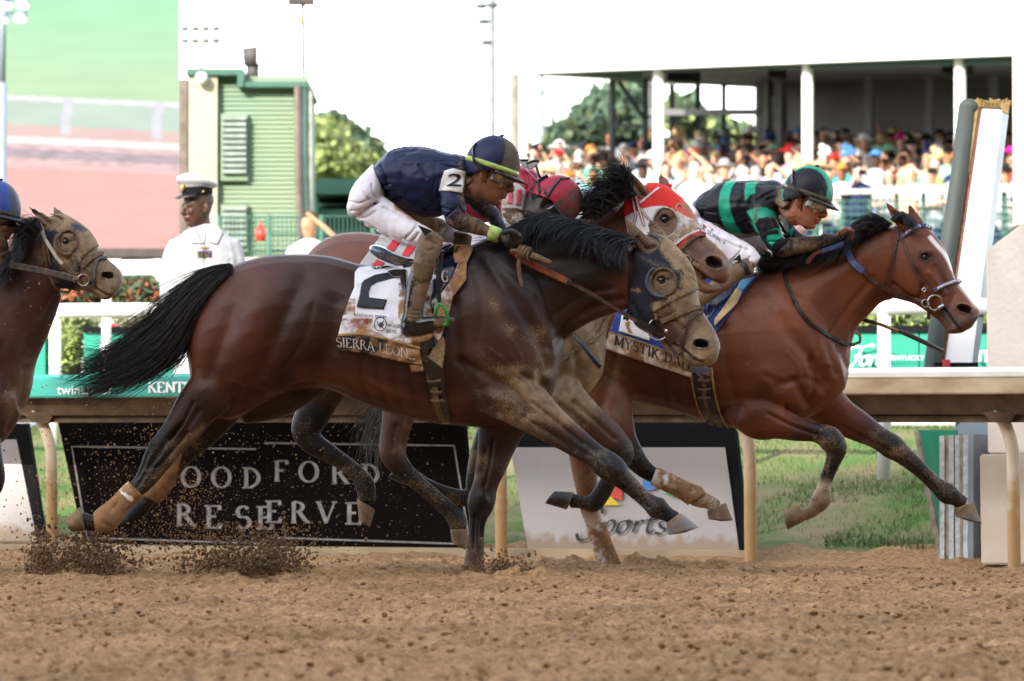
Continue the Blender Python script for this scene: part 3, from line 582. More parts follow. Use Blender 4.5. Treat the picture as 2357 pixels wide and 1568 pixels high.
blk = M('black_print', (.02, .02, .02), rough=.6, var=0, bump=0)
scr = [[(.95, .95), (.8, 1.25), (.45, 1.15), (.3, .8), (.6, .5), (.75, .15), (.5, -.3), (.1, -.35), (-.1, -.05)], [(1.15, .55), (1.2, .1), (1.05, -.75)], [(1.18, .3), (1.45, .62), (1.7, .45), (1.6, .05), (1.3, 0), (1.18, .15)], [(2.3, .6), (1.95, .5), (1.9, .1), (2.15, -.02), (2.4, .25), (2.3, .6), (2.55, .5)], [(2.75, .6), (2.75, .3), (2.7, 0)], [(2.74, .35), (2.95, .6), (3.15, .55)], [(3.55, 1.1), (3.4, .5), (3.4, .08), (3.6, 0), (3.75, .15)], [(3.2, .62), (3.8, .66)], [(4.25, .6), (3.95, .5), (4.05, .28), (4.3, .15), (4.1, -.05), (3.8, 0)]]
m3f = bmap(cS, .5, .1, .03)
letter_obj('lettering', poly_text('', scr, .16, .05, .25), lambda a, b, i: m3f(1332+a*46, 1226-b*46), blk, b3)
for cx, cy, c, pts in [(0, 0, (.75, .55, .03), [(-26, 16), (22, 16), (-2, -6)]), (0, 0, (.7, .06, .03), [(-12, -6), (8, -18), (16, -52), (26, -20), (26, 4)]), (80, 0, (.03, .32, .1), [(-16, 16), (34, 16), (10, -4)]), (80, 0, (.05, .35, .12), [(44, -10), (58, -32), (76, -30), (82, -12), (70, 0)]), (60, 0, (.08, .25, .6), [(10, -16), (14, -44), (44, -52), (60, -38), (40, -20)]), (-70, -40, (.08, .2, .6), [(-14, 14), (-4, -14), (8, 0)])]:
    V3 = [m3f(1406+cx+a, 1147+cy+b) for a, b in pts]; mesh_obj('logo_petal', V3, [list(range(len(V3)))], M('logo_%d_%d' % (int(c[0]*99), int(c[1]*99)), c, var=0, bump=0), b3, False)
cL = [(-260, 975), (62, 975), (103, 1245), (-240, 1243)]; b4 = banner('pale grey banner with black edging at the left end under the rail', cL, .42, blackm); m4 = bmap(cL, .42, .1)
bm = bmesh.new(); prism(bm, [m4(-256, 1012), m4(38, 1012), m4(86, 1246), m4(-238, 1246)], None, RN*.002); bm_obj('print', bm, greyboard, b4)
bm = bmesh.new(); prism(bm, [PR(-300, 1250, .2), PR(1735, 1268, .2), PR(1735, 1306, .2), PR(-300, 1290, .2)][::-1], None, -RN*.1); tag(bm_obj('kick_board', bm, curbm, bevel=.006), 'sandy timber board along the ground below the banners', 'board')
# ------------------------------------------------------------------ stacked panels, stone pillar, finish mirror at the right
def leaner(label, c, q, mat, name='stacked_panel', grp='stacked panels leaning by the pillar', dy=.02, cat='panel'):
    bm = bmesh.new(); prism(bm, [PR(a, b, q) for a, b in c][::-1], None, -RN*dy); return tag(bm_obj(name, bm, mat), label, cat, grp)
alu = M('ribbed_aluminium', (.52, .54, .54), rough=.45, var=.2, scale=30, bump=.6, bscale=60, metal=.3, col2=(.33, .36, .36)); gpan = M('deep_green_panel', (.008, .22, .12), rough=.4, var=.1, scale=2, bump=.03); bluegrey = M('blue_grey_steel', (.22, .26, .30), rough=.45, var=.08, scale=5)
tanp = M('dusty_panel_edge', (.36, .30, .24), rough=.8, var=.3, scale=12)
leaner('grey dusty panel at the left of the stack by the pillar', [(2103, 990), (2112, 994), (2172, 1285), (2160, 1288)], .9, tanp)
leaner('green panel leaning in the stack beside the stone pillar', [(2106, 990), (2200, 990), (2192, 1282), (2172, 1282)], 1.0, gpan)
for i, (a, mt, lb) in enumerate([(2162, alu, 'first ribbed silver panel beside the green one'), (2176, tanp, 'thin brown panel edge right of the first silver panel'), (2183, alu, 'second ribbed silver panel in the middle of the stack'), (2198, alu, 'third ribbed silver panel with dull red smudges'), (2208, tanp, 'second narrow brown edge right of the middle of the stack'), (2216, alu, 'fourth ribbed silver panel near the pillar'), (2228, bluegrey, 'smooth blue-grey panel next to the concrete plinth')]):
    leaner(lb, [(a, 1003-i*.5), (a+(12 if mt is not tanp else 7), 1003-i*.5), (a+(11 if mt is not tanp else 7)+1, 1290), (a+1, 1290)], .75, mt, dy=.45)
leaner('angled grey metal sheet propped behind the silver panels', [(2186, 1000), (2226, 955), (2300, 950), (2300, 1000)], 1.25, bluegrey, 'metal_sheet', 'stacked panels leaning by the pillar')
pil = empty('stone_pillar', PR(2330, 1290, .6), 'cream rough rendered pillar with a sloped cap on a concrete plinth at the right edge', 'pillar')
bm = bmesh.new(); prism(bm, [PR(2272, 1046, .75), PR(2268, 577, .75), PR(2360, 508, .75), PR(2520, 508, .75), PR(2600, 577, .75), PR(2600, 1046, .75)], None, (.35, .62, 0)); bm_obj('shaft', bm, stone, pil, bevel=.012)
bm = bmesh.new(); prism(bm, [PR(2258, 1300, .62), PR(2254, 1046, .62), PR(2640, 1046, .62), PR(2640, 1300, .62)], None, (.3, .8, 0)); bm_obj('plinth', bm, conc, pil, bevel=.01)
mir = empty('finish_mirror', PR(2180, 1200, 1.6), 'tall leaning mirror board with grey padded edge at the finish line', 'mirror board')
pad = M('grey_green_padding', (.045, .055, .052), rough=.7, var=.1, scale=4, bump=.1); gold = M('crumpled_gold_tape', (.28, .19, .07), rough=.5, var=.3, scale=12, bump=.6, bscale=30); brick = M('brick_red_reflection', (.22, .075, .045), rough=.8, var=.3, scale=30, bump=.3)
ym = yline(2200, 1.6)
ym = yline(2200, 2.7)
def mp_(u, v, dy=0): return P(u, v, ym+dy+(v-225)/620*-.25)
bm = bmesh.new(); tube(bm, [mp_(2226, 246, .02), mp_(2205, 420), mp_(2178, 600), mp_(2146, 845), mp_(2134, 930)], .052, 16); ball(bm, mp_(2230, 246, .02), (.062, .052, .05), 16); bm_obj('padded_post', bm, pad, mir, True)
bm = bmesh.new(); prism(bm, [mp_(2246, 232), mp_(2254, 240), mp_(2164, 838), mp_(2154, 838)], None, (0, .06, 0)); bm_obj('gold_edge', bm, gold, mir)
bm = bmesh.new(); prism(bm, [mp_(2254, 245, .01), mp_(2260, 245, .01), mp_(2174, 838, .01), mp_(2162, 838, .01)], None, (0, .05, 0)); bm_obj('reflection_strip', bm, brick, mir)  # red brick reflection in the mirror, put in as a coloured strip
mface = M('white_mirror_board', (.9, .9, .9), rough=.5, var=.02, scale=1, bump=0, emit=0)
bm = bmesh.new(); prism(bm, [mp_(2257, 244, .02), mp_(2309, 244, .02), mp_(2238, 838, .02), mp_(2160, 838, .02)], None, (0, .04, 0)); bm_obj('board', bm, mface, mir)
bm = bmesh.new(); prism(bm, [mp_(2309, 238), mp_(2324, 246), mp_(2251, 838), mp_(2238, 838)], None, (0, .08, 0)); bm_obj('steel_edge', bm, bluegrey, mir)
bm = bmesh.new(); random.seed(3)
for k in range(9):
    u = 2246+k*8.5; a = [mp_(u+random.uniform(-6, 0), 230+random.uniform(-6, 6), -.01), mp_(u+14, 228+random.uniform(-5, 9), -.02), mp_(u+12, 244+random.uniform(-2, 8), 0), mp_(u-2, 246, 0)]; prism(bm, a, None, (0, .03, random.uniform(-.01, .01)))
prism(bm, [mp_(2300, 238, -.01), mp_(2324, 236, -.01), mp_(2321, 262, -.01), mp_(2306, 256, -.01)], None, (0, .05, 0)); bm_obj('gold_tape', bm, gold, mir)
bm = bmesh.new(); tube(bm, [P(2218, 846, ym), P(2218, 1130, ym)], .05, 12); bm_obj('support_post', bm, pad, mir, True)
bm = bmesh.new(); box(bm, tuple(mp_(2150, 852, -.1)), tuple(mp_(2240, 836, .25))); bm_obj('foot', bm, blackm, mir)
bm = bmesh.new(); box(bm, tuple(mp_(2170, 846, -.13)), tuple(mp_(2186, 828, -.1))); bm_obj('red_block', bm, M('red_block', (.5, .04, .05)), mir)
bm = bmesh.new(); prism(bm, [P(2346, 520, 12), P(2344, 10, 12), P(2352, 0, 12), P(2460, 0, 12), P(2460, 520, 12)], None, (0, .5, 0)); tag(bm_obj('brick_pier', bm, M('pinkish_brick', (.62, .50, .45), rough=.9, var=.12, scale=20, bump=.4), bevel=.01), 'pinkish square pier rising at the far right edge of the view', 'pier')
# ------------------------------------------------------------------ white infield fence, taller gate rail
fen = empty('infield_fence', PR(2035, 1085, 2.3), 'white infield fence with a round top rail behind the running rail', 'fence')
def frail(par, u0, v0, u1, v1, q, r, mat, name='top_rail', sq=False):
    a, b = PR(u0, v0, q), PR(u1, v1, q); bm = bmesh.new()
    if sq: beam(bm, a, b, [(r[0], -r[1]), (r[0], r[1]), (-r[0], r[1]), (-r[0], -r[1])])
    else: tube(bm, [a, b], r, 16)
    return bm_obj(name, bm, mat, par, not sq, bevel=.006 if sq else 0)
def extrap(u0, v0, u1, v1, u): return v0+(v1-v0)*(u-u0)/(u1-u0)
frail(fen, 130, 715, 2030, 706, 2.6, .05, white)
bm = bmesh.new(); a, b = PR(130, 715, 2.6), PR(2030, 706, 2.6); d = (b-a).normalized(); tube(bm, [a-d*14, a], .049, 16); bm_obj('top_rail', bm, white, fen, True); bm = bmesh.new(); tube(bm, [b, b+d*3], .049, 16); bm_obj('top_rail', bm, white, fen, True)
for u, vb in ((127, 1010), (630, 1030), (1060, 1045), (1520, 1065), (2035, 1090), (2420, 1110)): bm = bmesh.new(); tube(bm, [PR(u, 712, 2.6), PR(u, vb+14, 2.6)], .042, 14); bm_obj('post', bm, white, fen, True)
gat = empty('white_gate_rail', PR(560, 900, 4.2), 'taller flat white rail in front of the saluting officer', 'rail')
frail(gat, 240, 617, 1010, 606, 4.2, (.035, .055), white, 'top_rail', True)
for u in (245, 1000): bm = bmesh.new(); tube(bm, [PR(u, 612, 4.25), PR(u, 1040, 4.25)], .035, 12); bm_obj('post', bm, white, gat, True)
bm = bmesh.new(); tube(bm, [PR(-250, 622, 4.2), PR(236, 617, 4.2)], .012, 8); bm_obj('cable', bm, bluegrey, gat, True)
# ------------------------------------------------------------------ green sign boards
def signboard(label, u0, u1, vt, vb, q, dark=14):
    r = empty('sign_board', PR((u0+u1)/2, vb, q), label, 'sign board'); quad_board('panel', [(u0, vt+dark), (u1, vt+dark), (u1, vb), (u0, vb)], q, .05, greenp, r); quad_board('top_edge', [(u0-2, vt), (u1+2, vt), (u1+2, vt+dark-.5), (u0-2, vt+dark-.5)], q-.03, .12, blackm, r); return r
sg1 = signboard('emerald sign board with the white script word Ford behind the finish', 1940, 2114, 750, 930, 6); sg1b = signboard('emerald sign board with white capital letters beside the pillar', 2117, 2420, 750, 930, 6)
sg2 = signboard('emerald sign board with a white print block behind the tail', 193, 520, 752, 930, 6); sg3 = signboard('emerald sign board at the left edge behind the chasing horse', -160, 104, 756, 930, 6)
signboard('emerald sign board mostly hidden behind the galloping horses', 560, 1120, 752, 930, 6.1)
ford = [[(-.1, 1.0), (.1, 1.2), (.6, 1.15), (1.1, 1.3), (1.35, 1.2)], [(.6, 1.15), (.4, .5), (.1, -.1), (-.2, -.1)], [(.2, .6), (.6, .62)], [(.95, .6), (.7, .45), (.7, .1), (.95, .02), (1.15, .3), (.98, .6), (1.2, .55)], [(1.35, .6), (1.35, .3), (1.28, 0)], [(1.34, .35), (1.5, .6), (1.68, .55)], [(2.1, .5), (1.85, .55), (1.75, .15), (1.95, .02), (2.15, .3)], [(2.35, 1.15), (2.15, .4), (2.15, .1), (2.35, .02), (2.45, .1)]]
letter_obj('lettering', poly_text('', ford, .2, .07, .2), lambda a, b, i: PR(1955+a*36, 841-b*36, 5.93), whitev, sg1)
q, w_ = sans_text('KENTUCKY'); letter_obj('lettering', q, lambda a, b, i: PR(2040+a*12, 829-b*11, 5.93), whitev, sg1)
q, w_ = serif_text('NTUCKY', thick=.24, thin=.12); letter_obj('lettering', q, lambda a, b, i: PR(2236+a*24, 832-b*24, 5.93), whitev, sg1b)
quad_board('print_block', [(230, 792), (320, 792), (320, 812), (230, 812)], 5.93, .01, whitev, sg2)
# ------------------------------------------------------------------ hedges and flowers
def foliage(name, label, cat, boxes, mats, n, size=.05, kind=None, group=None, stems=None, par=None):
    """leaf clumps through boxes (u,v,ru,rv,q or y, depth)"""
    objs = []; root = None
    for mi, mt in enumerate(mats):
        V3 = []; F3 = []
        for (u, v, ru, rv, y, ry) in boxes:
            S = FPX/(y-CAMY); c = np.array(P(u, v, y)); k = int(n/len(boxes)/len(mats)); d = rng.normal(0, 1, (k, 3)); d /= np.linalg.norm(d, axis=1, keepdims=True); d *= (rng.random((k, 1))**.45); nb = 7; cl = rng.normal(0, 1, (nb, 3)); cl /= np.linalg.norm(cl, axis=1, keepdims=True)
            d = d*.8+.55*cl[rng.integers(0, nb, k)]*rng.random((k, 1)); pts = c+d*np.array([ru/S, ry, rv/S]); s = size*rng.uniform(.5, 1.3, k)
            for p, ss in zip(pts, s):
                a, b = rng.normal(0, 1, 3), rng.normal(0, 1, 3); a /= np.linalg.norm(a); b -= a*(a@b); b /= np.linalg.norm(b); i = len(V3); V3 += [p-a*ss, p+b*ss*.5, p+a*ss, p-b*ss*.5]; F3.append((i, i+1, i+2, i+3))
        objs.append((np.array(V3), F3, mt))
    return objs
def plant(name, label, cat, boxes, mats, n, size, trunk=None, group=None, part='foliage', names=None):
    c = P(boxes[0][0], boxes[0][1], boxes[0][4]); c.z = .4; r = empty(name, c, label, cat, group)
    for k, (V3, F3, mt) in enumerate(foliage(name, label, cat, boxes, mats, n, size)): mesh_obj((names[k] if names else part), V3, F3, mt, r, False)
    if trunk:
        bm = bmesh.new()
        for t in trunk: tube(bm, [Vector(p) for p in t[0]], t[1], 8)
        bm_obj('trunk' if cat == 'tree' else 'stem', bm, M('bark', (.10, .07, .05), rough=.9, var=.3), r, True)
    return r
lfd = M('dark_leaf', (.075, .130, .075), rough=.6, var=.3, scale=2, bump=0); lfl = M('light_leaf', (.28, .35, .10), rough=.6, var=.3, scale=2, bump=0); lfo = M('rusty_petal', (.33, .10, .04), rough=.7, var=.3, scale=3, bump=0); lfb = M('olive_leaf', (.11, .145, .065), rough=.7, var=.3, scale=2, bump=0); lfw = M('pale_petal', (.6, .52, .42), rough=.7, var=.2, bump=0); lfr = M('red_petal', (.75, .03, .02), rough=.6, var=.1, bump=0)  # leaf greens lightened and greyed to carry the distant haze
for i, u in enumerate(range(-120, 620, 74)):
    y = yline(u, 9.2); plant('flowering_shrub', 'rust flowered shrub number %s from the left behind the white fence' % ['one', 'two', 'three', 'four', 'five', 'six', 'seven', 'eight', 'nine', 'ten'][i], 'shrub', [(u, 668+6*math.sin(i*2), 48, 36, y, .5), (u+20, 700, 44, 46, y, .5)], [lfo, lfb, lfd], 2100, .035, [([P(u, 700, y), P(u, 930, y)], .03)], 'rust flowered shrubs behind the white fence', names=['blossom', 'foliage', 'foliage'])
for i, (u, v, ru, rv, q_) in enumerate([(152, 800, 40, 62, 6.3), (170, 740, 60, 24, 7.6), (330, 738, 70, 22, 7.6), (480, 738, 80, 22, 7.6), (60, 742, 60, 22, 7.6), (1990, 742, 60, 20, 7.8), (2080, 738, 60, 20, 7.8), (2170, 738, 60, 20, 7.8), (2260, 736, 60, 22, 7.8)]):
    y = yline(u, q_); lb = ['leafy green bush in the gap between two emerald boards', 'low bush with cream blossoms behind the white post', 'low bush with cream blossoms above the board behind the tail', 'low bush with cream blossoms right of the tail', 'low bush with cream blossoms behind the chasing horse', 'low green bush above the Ford board behind the neck of the bay', 'low green bush right of the white post above the Ford board', 'low green bush behind the leaning mirror board', 'low green bush beside the stone pillar'][i]
    plant('low_bush', lb, 'bush', [(u, v, ru, rv, y, .5)], [lfl, lfb, lfw if 1 <= i <= 4 else lfl], 2000, .04, [([P(u, v+10, y), P(u, 940, y)], .03)], names=['foliage', 'foliage', 'blossom' if 1 <= i <= 4 else 'foliage'])
y = yline(258, 7); bm = bmesh.new(); ball(bm, P(258, 755, y), .035, 10); ball(bm, P(264, 758, y), .03, 10); tube(bm, [P(260, 758, y), P(260, 940, y)], .008, 6); tag(bm_obj('red_flower', bm, lfr, None, True), 'bright red flower head above the dark edge of the emerald board', 'flower')
# ------------------------------------------------------------------ big screen on the left
scrn = empty('video_screen', P(100, 900, 49), 'huge video screen showing green turf, white rails and pink dirt', 'video screen')
def screen_mat():
    m = bpy.data.materials.new('screen_picture'); m.use_nodes = True; t = m.node_tree; L = t.links.new; b = t.nodes['Principled BSDF']; b.inputs['Base Color'].default_value = (.02, .02, .02, 1); b.inputs['Roughness'].default_value = .5
    at = t.nodes.new('ShaderNodeAttribute'); at.attribute_name = 'Col'; tc = t.nodes.new('ShaderNodeTexCoord'); mp = t.nodes.new('ShaderNodeMapping'); mp.inputs['Scale'].default_value = (1, 1, 4); L(tc.outputs['Object'], mp.inputs[0])
    n = t.nodes.new('ShaderNodeTexNoise'); n.inputs['Scale'].default_value = 1.2; n.inputs['Detail'].default_value = 4; L(mp.outputs[0], n.inputs[0]); h = t.nodes.new('ShaderNodeHueSaturation'); L(at.outputs['Color'], h.inputs['Color'])
    mr = t.nodes.new('ShaderNodeMapRange'); mr.inputs['To Min'].default_value = .8; mr.inputs['To Max'].default_value = 1.15; L(n.outputs[0], mr.inputs[0]); L(mr.outputs[0], h.inputs['Value']); L(h.outputs[0], b.inputs['Emission Color']); b.inputs['Emission Strength'].default_value = SCREEN; return m
SCREEN = .19
us = np.linspace(-300, 413, 130); vs = np.linspace(-240, 577, 330); U, W_ = np.meshgrid(us, vs)
sl = lambda v0: v0+U*.045; Cc = np.zeros(U.shape+(3,)); Cc[:] = (.50, .93, .60)
t_ = np.clip((W_-20)/170, 0, 1)[..., None]; Cc = Cc*(1-t_)+np.array((.64, .86, .58))*t_; def_m = W_ > sl(228); Cc[def_m] = (.66, .80, .70); Cc[W_ > sl(285)] = (.88, .66, .62); Cc[W_ > sl(325)] = (.90, .66, .68); k_ = (W_ > sl(340)) & (W_ < sl(362)); Cc[k_] = (.62, .50, .56); Cc[W_ > sl(362)] = (.93, .66, .66); Cc[W_ > sl(385)] = (.95, .57, .53)
nn_ = vn(U*.05, W_*.2, 5)[..., None]; m_ = (W_ > sl(330)) & (W_ < sl(372)); Cc[m_] *= (.78+.4*nn_[m_]); Cc[(W_ > sl(218)) & (W_ < sl(229))] = (.97, .97, 1); Cc[(W_ > sl(312)) & (W_ < sl(328))] = (1, .98, .97)
for u0 in (155, 365, -50): Cc[(abs(U-u0-(W_-220)*-.04) < 11) & (W_ > sl(220)) & (W_ < sl(303))] = (.85, .84, .93)
V3 = np.array([P(a, b, 49) for a, b in zip(U.ravel(), W_.ravel())]); nu, nv = len(us), len(vs); I = (np.arange(nv-1)[:, None]*nu+np.arange(nu-1)[None]); mesh_obj('screen_face', V3, np.stack([I, I+nu, I+nu+1, I+1], -1).reshape(-1, 4), screen_mat(), scrn, False, np.clip(Cc, 0, 1).reshape(-1, 3)**1.35)
bm = bmesh.new(); a, b = P(-310, 577, 49.05), P(414, -250, 50.2); box(bm, tuple(a), tuple(b)); bm_obj('cabinet', bm, white, scrn); bm = bmesh.new(); a, b = P(-310, 592, 48.9), P(414, 578, 50); box(bm, (a.x, a.y, a.z), (b.x, b.y, b.z)); bm_obj('bottom_edge', bm, M('dark_brown_metal', (.06, .045, .04)), scrn)
for u in (-200, 30, 280): bm = bmesh.new(); a = P(u, 590, 49.4); box(bm, (a.x, 49.3, .3), (a.x+.4, 49.8, a.z)); bm_obj('support', bm, bluegrey, scrn)
lt = empty('floodlight_mast', P(8, 900, 40), 'steel mast with four floodlights in front of the video screen', 'floodlight'); lamp = M('lit_lamp', (1, .97, .93), var=0, bump=0, emit=1.2)
bm = bmesh.new(); tube(bm, [P(5, 940, 40), P(5, 190, 40)], .055, 10); tube(bm, [P(5, 190, 40), P(8, -80, 40)], .04, 10); bm_obj('pole', bm, bluegrey, lt, True)
for (u, v) in ((14, 14), (52, 14), (4, 48), (46, 46)):
    bm = bmesh.new(); ball(bm, P(u, v-6, 40.1), (.09, .06, .07)); h_ = bm_obj('lamp_housing', bm, bluegrey, lt, True); bm = bmesh.new(); ball(bm, P(u, v, 40), (.075, .05, .035)); bm_obj('lamp_glass', bm, lamp, h_, True)
bm = bmesh.new(); tube(bm, [P(-10, 30, 40.1), P(64, 30, 40.1)], .015, 8); bm_obj('crossarm', bm, bluegrey, lt, True)
# ------------------------------------------------------------------ green tower building
bld = empty('green_building', P(570, 930, 36), 'green clapboard tower with white louvre vents and a cream corner', 'building')
gs = M('green_siding', (.155, .23, .155), rough=.7, var=.12, scale=1.5, bump=.1, col2=(.19, .24, .15)); gtrim = M('green_trim', (.05, .135, .10), rough=.6, var=.1); crm = M('cream_render', (.40, .36, .28), rough=.8, var=.08, scale=1, bump=.1); brnp = M('brown_pipe', (.16, .13, .11), rough=.7, var=.2)
YB = 36.0
def fbox(name, u0, v0, u1, v1, y, dep, mat, par, bev=0):
    bm = bmesh.new(); a, b = P(u0, v1, y), P(u1, v0, y); box(bm, (a.x, y, a.z), (b.x, y+dep, b.z)); return bm_obj(name, bm, mat, par, bevel=bev)
bm = bmesh.new(); v = 168.0
while v < 960:   # clapboards, each a wedge
    u1 = 700 if v > 198 else 556
    a, b = P(500, v, YB), P(u1, v+10.5, YB); prism(bm, [(a.x, YB+.022, a.z), (a.x, YB+.3, a.z), (a.x, YB+.3, b.z), (a.x, YB, b.z)], None, (b.x-a.x, 0, 0)); v += 10.7
bm_obj('siding', bm, gs, bld)
fbox('wall', 433, 176, 704, 960, YB+.31, 3, gs, bld); fbox('corner_pilaster', 434, 172, 500, 960, YB-.1, .45, crm, bld); fbox('roof_trim', 428, 158, 560, 174, YB-.15, 3.4, gtrim, bld, .01); fbox('roof_trim', 552, 188, 708, 202, YB-.13, 3.3, gtrim, bld, .01); fbox('roof_trim', 546, 160, 560, 200, YB-.16, 3, gtrim, bld)
fbox('side_pier', 413, 183, 431, 960, YB+.1, .6, brnp, bld); fbox('edge_board', 703, 205, 716, 960, YB-.05, .5, M('pale_board', (.5, .5, .42)), bld)
for (v0, v1) in ((268, 416), (476, 580)):
    fr = fbox('vent', 508, v0-6, 570, v1, YB-.07, .1, gs, bld); n_ = int((v1-v0)/13.6)
    for k in range(n_): fbox('slat', 511, v0+k*13.6, 566, v0+k*13.6+8, YB-.13, .05, M('pale_green_slat', (.27, .32, .28)), fr)
for u, r_p, mt in ((684, .035, brnp), (693, .03, M('cable_black', (.04, .04, .04))), (700, .02, gtrim)):
    bm = bmesh.new(); tube(bm, [P(u, 195, YB-.1), P(u+2, 400, YB-.1), P(u+8, 560, YB-.1), P(u+8, 800, YB-.1)], r_p, 8); bm_obj('pipe', bm, mt, bld, True)
bm = bmesh.new(); ball(bm, P(464, 180, YB-.2), .07); bm_obj('dome_camera', bm, white, bld, True)
eq = empty('roof_camera', P(585, 185, YB+.8), 'dark camera head and white housing standing on the green building roof', 'camera')
bm = bmesh.new(); tube(bm, [P(582, 190, YB+.8), P(582, 150, YB+.8)], .07, 10); tube(bm, [P(582, 150, YB+.8), P(578, 110, YB+.8)], .1, 12); bm_obj('mount', bm, M('dark_metal', (.07, .06, .06)), eq, True)
bm = bmesh.new(); a, b = P(592, 150, YB+.6), P(614, 90, YB+1); box(bm, (a.x, YB+.6, a.z), (b.x, YB+1, b.z)); tube(bm, [P(575, 100, YB+.8), P(600, 55, YB+.8)], .06); bm_obj('housing', bm, white, eq, bevel=.02)
ant = empty('roof_antenna', P(700, 195, YB+.5), 'thin green pole with a dark panel rising from the building roof corner', 'antenna'); bm = bmesh.new(); tube(bm, [P(700, 200, YB+.5), P(697, 5, YB+.5)], .018, 8); bm_obj('pole', bm, gtrim, ant, True)
fbox('head', 663, -6, 722, 8, YB+.4, .3, M('dark_brown_metal', (.06, .045, .04)), ant); fbox('junction_box', 684, 38, 697, 53, YB+.45, .1, M('tan_box', (.45, .33, .18)), ant)
fl2 = empty('roof_floodlights', P(470, 160, YB+2), 'bank of pale floodlights above the green building', 'floodlight'); bm = bmesh.new(); tube(bm, [P(463, 165, YB+2), P(463, 60, YB+2)], .03, 8); bm_obj('pole', bm, white, fl2, True)
for k in range(8): bm = bmesh.new(); ball(bm, P(425+(k % 4)*24, 66+(k//4)*28, YB+2), (.05, .05, .035)); bm_obj('lamp', bm, M('mid_grey2', (.2, .2, .19)), fl2, True)
con = empty('green_stand', P(800, 900, 41), 'low green timber stand with an open dark counter beside the green building', 'kiosk'); fbox('wall', 716, 500, 1010, 960, 41, 3, gtrim, con); fbox('canopy', 714, 411, 1020, 448, 40.6, 3.4, gtrim, con, .01); fbox('counter', 716, 482, 1010, 500, 40.8, 1, gtrim, con); fbox('recess', 730, 448, 1010, 482, 41.6, 1, blackm, con); fbox('mid_rail', 730, 468, 1010, 474, 41.2, .2, gtrim, con); fbox('corner_post', 714, 448, 732, 600, 40.7, .3, M('light_green', (.05, .22, .14)), con)
bm = bmesh.new(); a = P(600, 540, 34.5); tube(bm, [a+Vector((0, 0, -.07)), a+Vector((0, 0, .07))], .055, 12); tube(bm, [a+Vector((0, 0, .07)), a+Vector((0, 0, .12))], .02, 8); tag(bm_obj('fire_extinguisher', bm, M('red_enamel', (.6, .06, .04), rough=.35, var=.05), None, True), 'small red fire extinguisher hung on the green mesh fence', 'fire extinguisher')
mf = empty('mesh_fence', P(620, 900, 34.8), 'low green wire mesh fence at the foot of the green building', 'fence'); bm = bmesh.new()
for k in range(34): tube(bm, [P(510+k*10, 500, 34.8), P(510+k*10, 700, 34.8)], .006, 4)
for v in (500, 540, 580, 620): tube(bm, [P(500, v, 34.8), P(860, v-2, 34.8)], .008, 4)
bm_obj('mesh_panel', bm, gtrim, mf)
for u in (505, 620, 740, 858): bm = bmesh.new(); tube(bm, [P(u, 495, 34.8), P(u, 940, 34.8)], .025, 8); bm_obj('post', bm, gtrim, mf, True)
# thin masts between the buildings
for u, vt, y, r_p, mt, lb in ((1185, 170, 52, .06, M('dull_cream', (.2, .18, .14)), 'square cream post at the left end of the white pavilion roof'), (1134, -20, 60, .05, M('sky_grey_paint', (.17, .185, .19)), 'tall white mast with camera brackets left of the pavilion'), (1247, 168, 90, .06, M('pale_blue_grey', (.2, .25, .27)), 'slender pale mast in front of the distant trees')):
    o = empty('mast', P(u, 930, y), lb, 'mast'); bm = bmesh.new(); tube(bm, [P(u, 950, y), P(u, vt, y)], r_p, 10); bm_obj('pole', bm, mt, o, True)
    if u == 1134:
        for (du, v) in ((-26, 14), (0, 12), (-20, 50), (-14, 98)): bm = bmesh.new(); ball(bm, P(u+du, v, y), (.1, .08, .05)); bm_obj('camera', bm, M('mid_grey', (.10, .105, .11)), o, True)
    if u == 1247: bm = bmesh.new(); ball(bm, P(u, 212, y), (.1, .1, .06)); bm_obj('lamp_head', bm, bluegrey, o, True)
# ------------------------------------------------------------------ distant trees
def tree(label, boxes, y, mats, n, size, tu, tv, grp='trees beyond the infield'):
    r = plant('tree', label, 'tree', boxes, mats, n, size, [([P(tu, 960, y), P(tu+3, tv+60, y), P(tu, tv-40, y)], [.35, .25, .1]), ([P(tu, tv+30, y), P(tu-40, tv-30, y)], [.12, .05]), ([P(tu, tv+20, y), P(tu+44, tv-34, y)], [.12, .05])], grp, part='crown')
tree('bushy tree with yellow-green lower leaves right of the green building', [(745, 340, 60, 60, 74, 3), (770, 375, 70, 60, 74, 3), (730, 380, 40, 50, 73, 3), (810, 385, 50, 50, 74, 3)], 74, [lfl, lfl, lfl, lfb], 17000, .10, 760, 420)
tree('taller dark green tree behind the yellow-green one', [(775, 310, 40, 44, 84, 3), (815, 330, 50, 40, 84, 3), (850, 370, 40, 50, 84, 3), (880, 400, 40, 40, 84, 3), (740, 300, 30, 26, 84, 3)], 84, [lfd, lfb], 13000, .11, 800, 400)
tree('rounded dark tree on the left of the pavilion gap', [(1300, 320, 50, 40, 92, 3), (1350, 290, 50, 50, 92, 3), (1265, 345, 26, 26, 92, 3), (1320, 380, 80, 60, 92, 3), (1250, 400, 50, 50, 92, 3)], 92, [lfd, lfb, lfd], 13000, .12, 1310, 380)
tree('tall dark tree seen between the pavilion mast and window frames', [(1400, 260, 60, 60, 95, 3), (1440, 230, 50, 50, 95, 3), (1390, 320, 60, 40, 95, 3), (1470, 300, 50, 60, 95, 3), (1430, 390, 80, 60, 95, 3)], 95, [lfd, lfb, lfd], 14000, .12, 1420, 380)
tree('tree seen through the pavilion windows', [(1570, 262, 50, 34, 100, 3), (1640, 300, 40, 30, 100, 3), (1700, 325, 60, 40, 100, 3), (1600, 370, 120, 60, 100, 3), (1720, 380, 60, 50, 100, 3)], 100, [lfd, lfb, lfl], 7000, .18, 1600, 380)
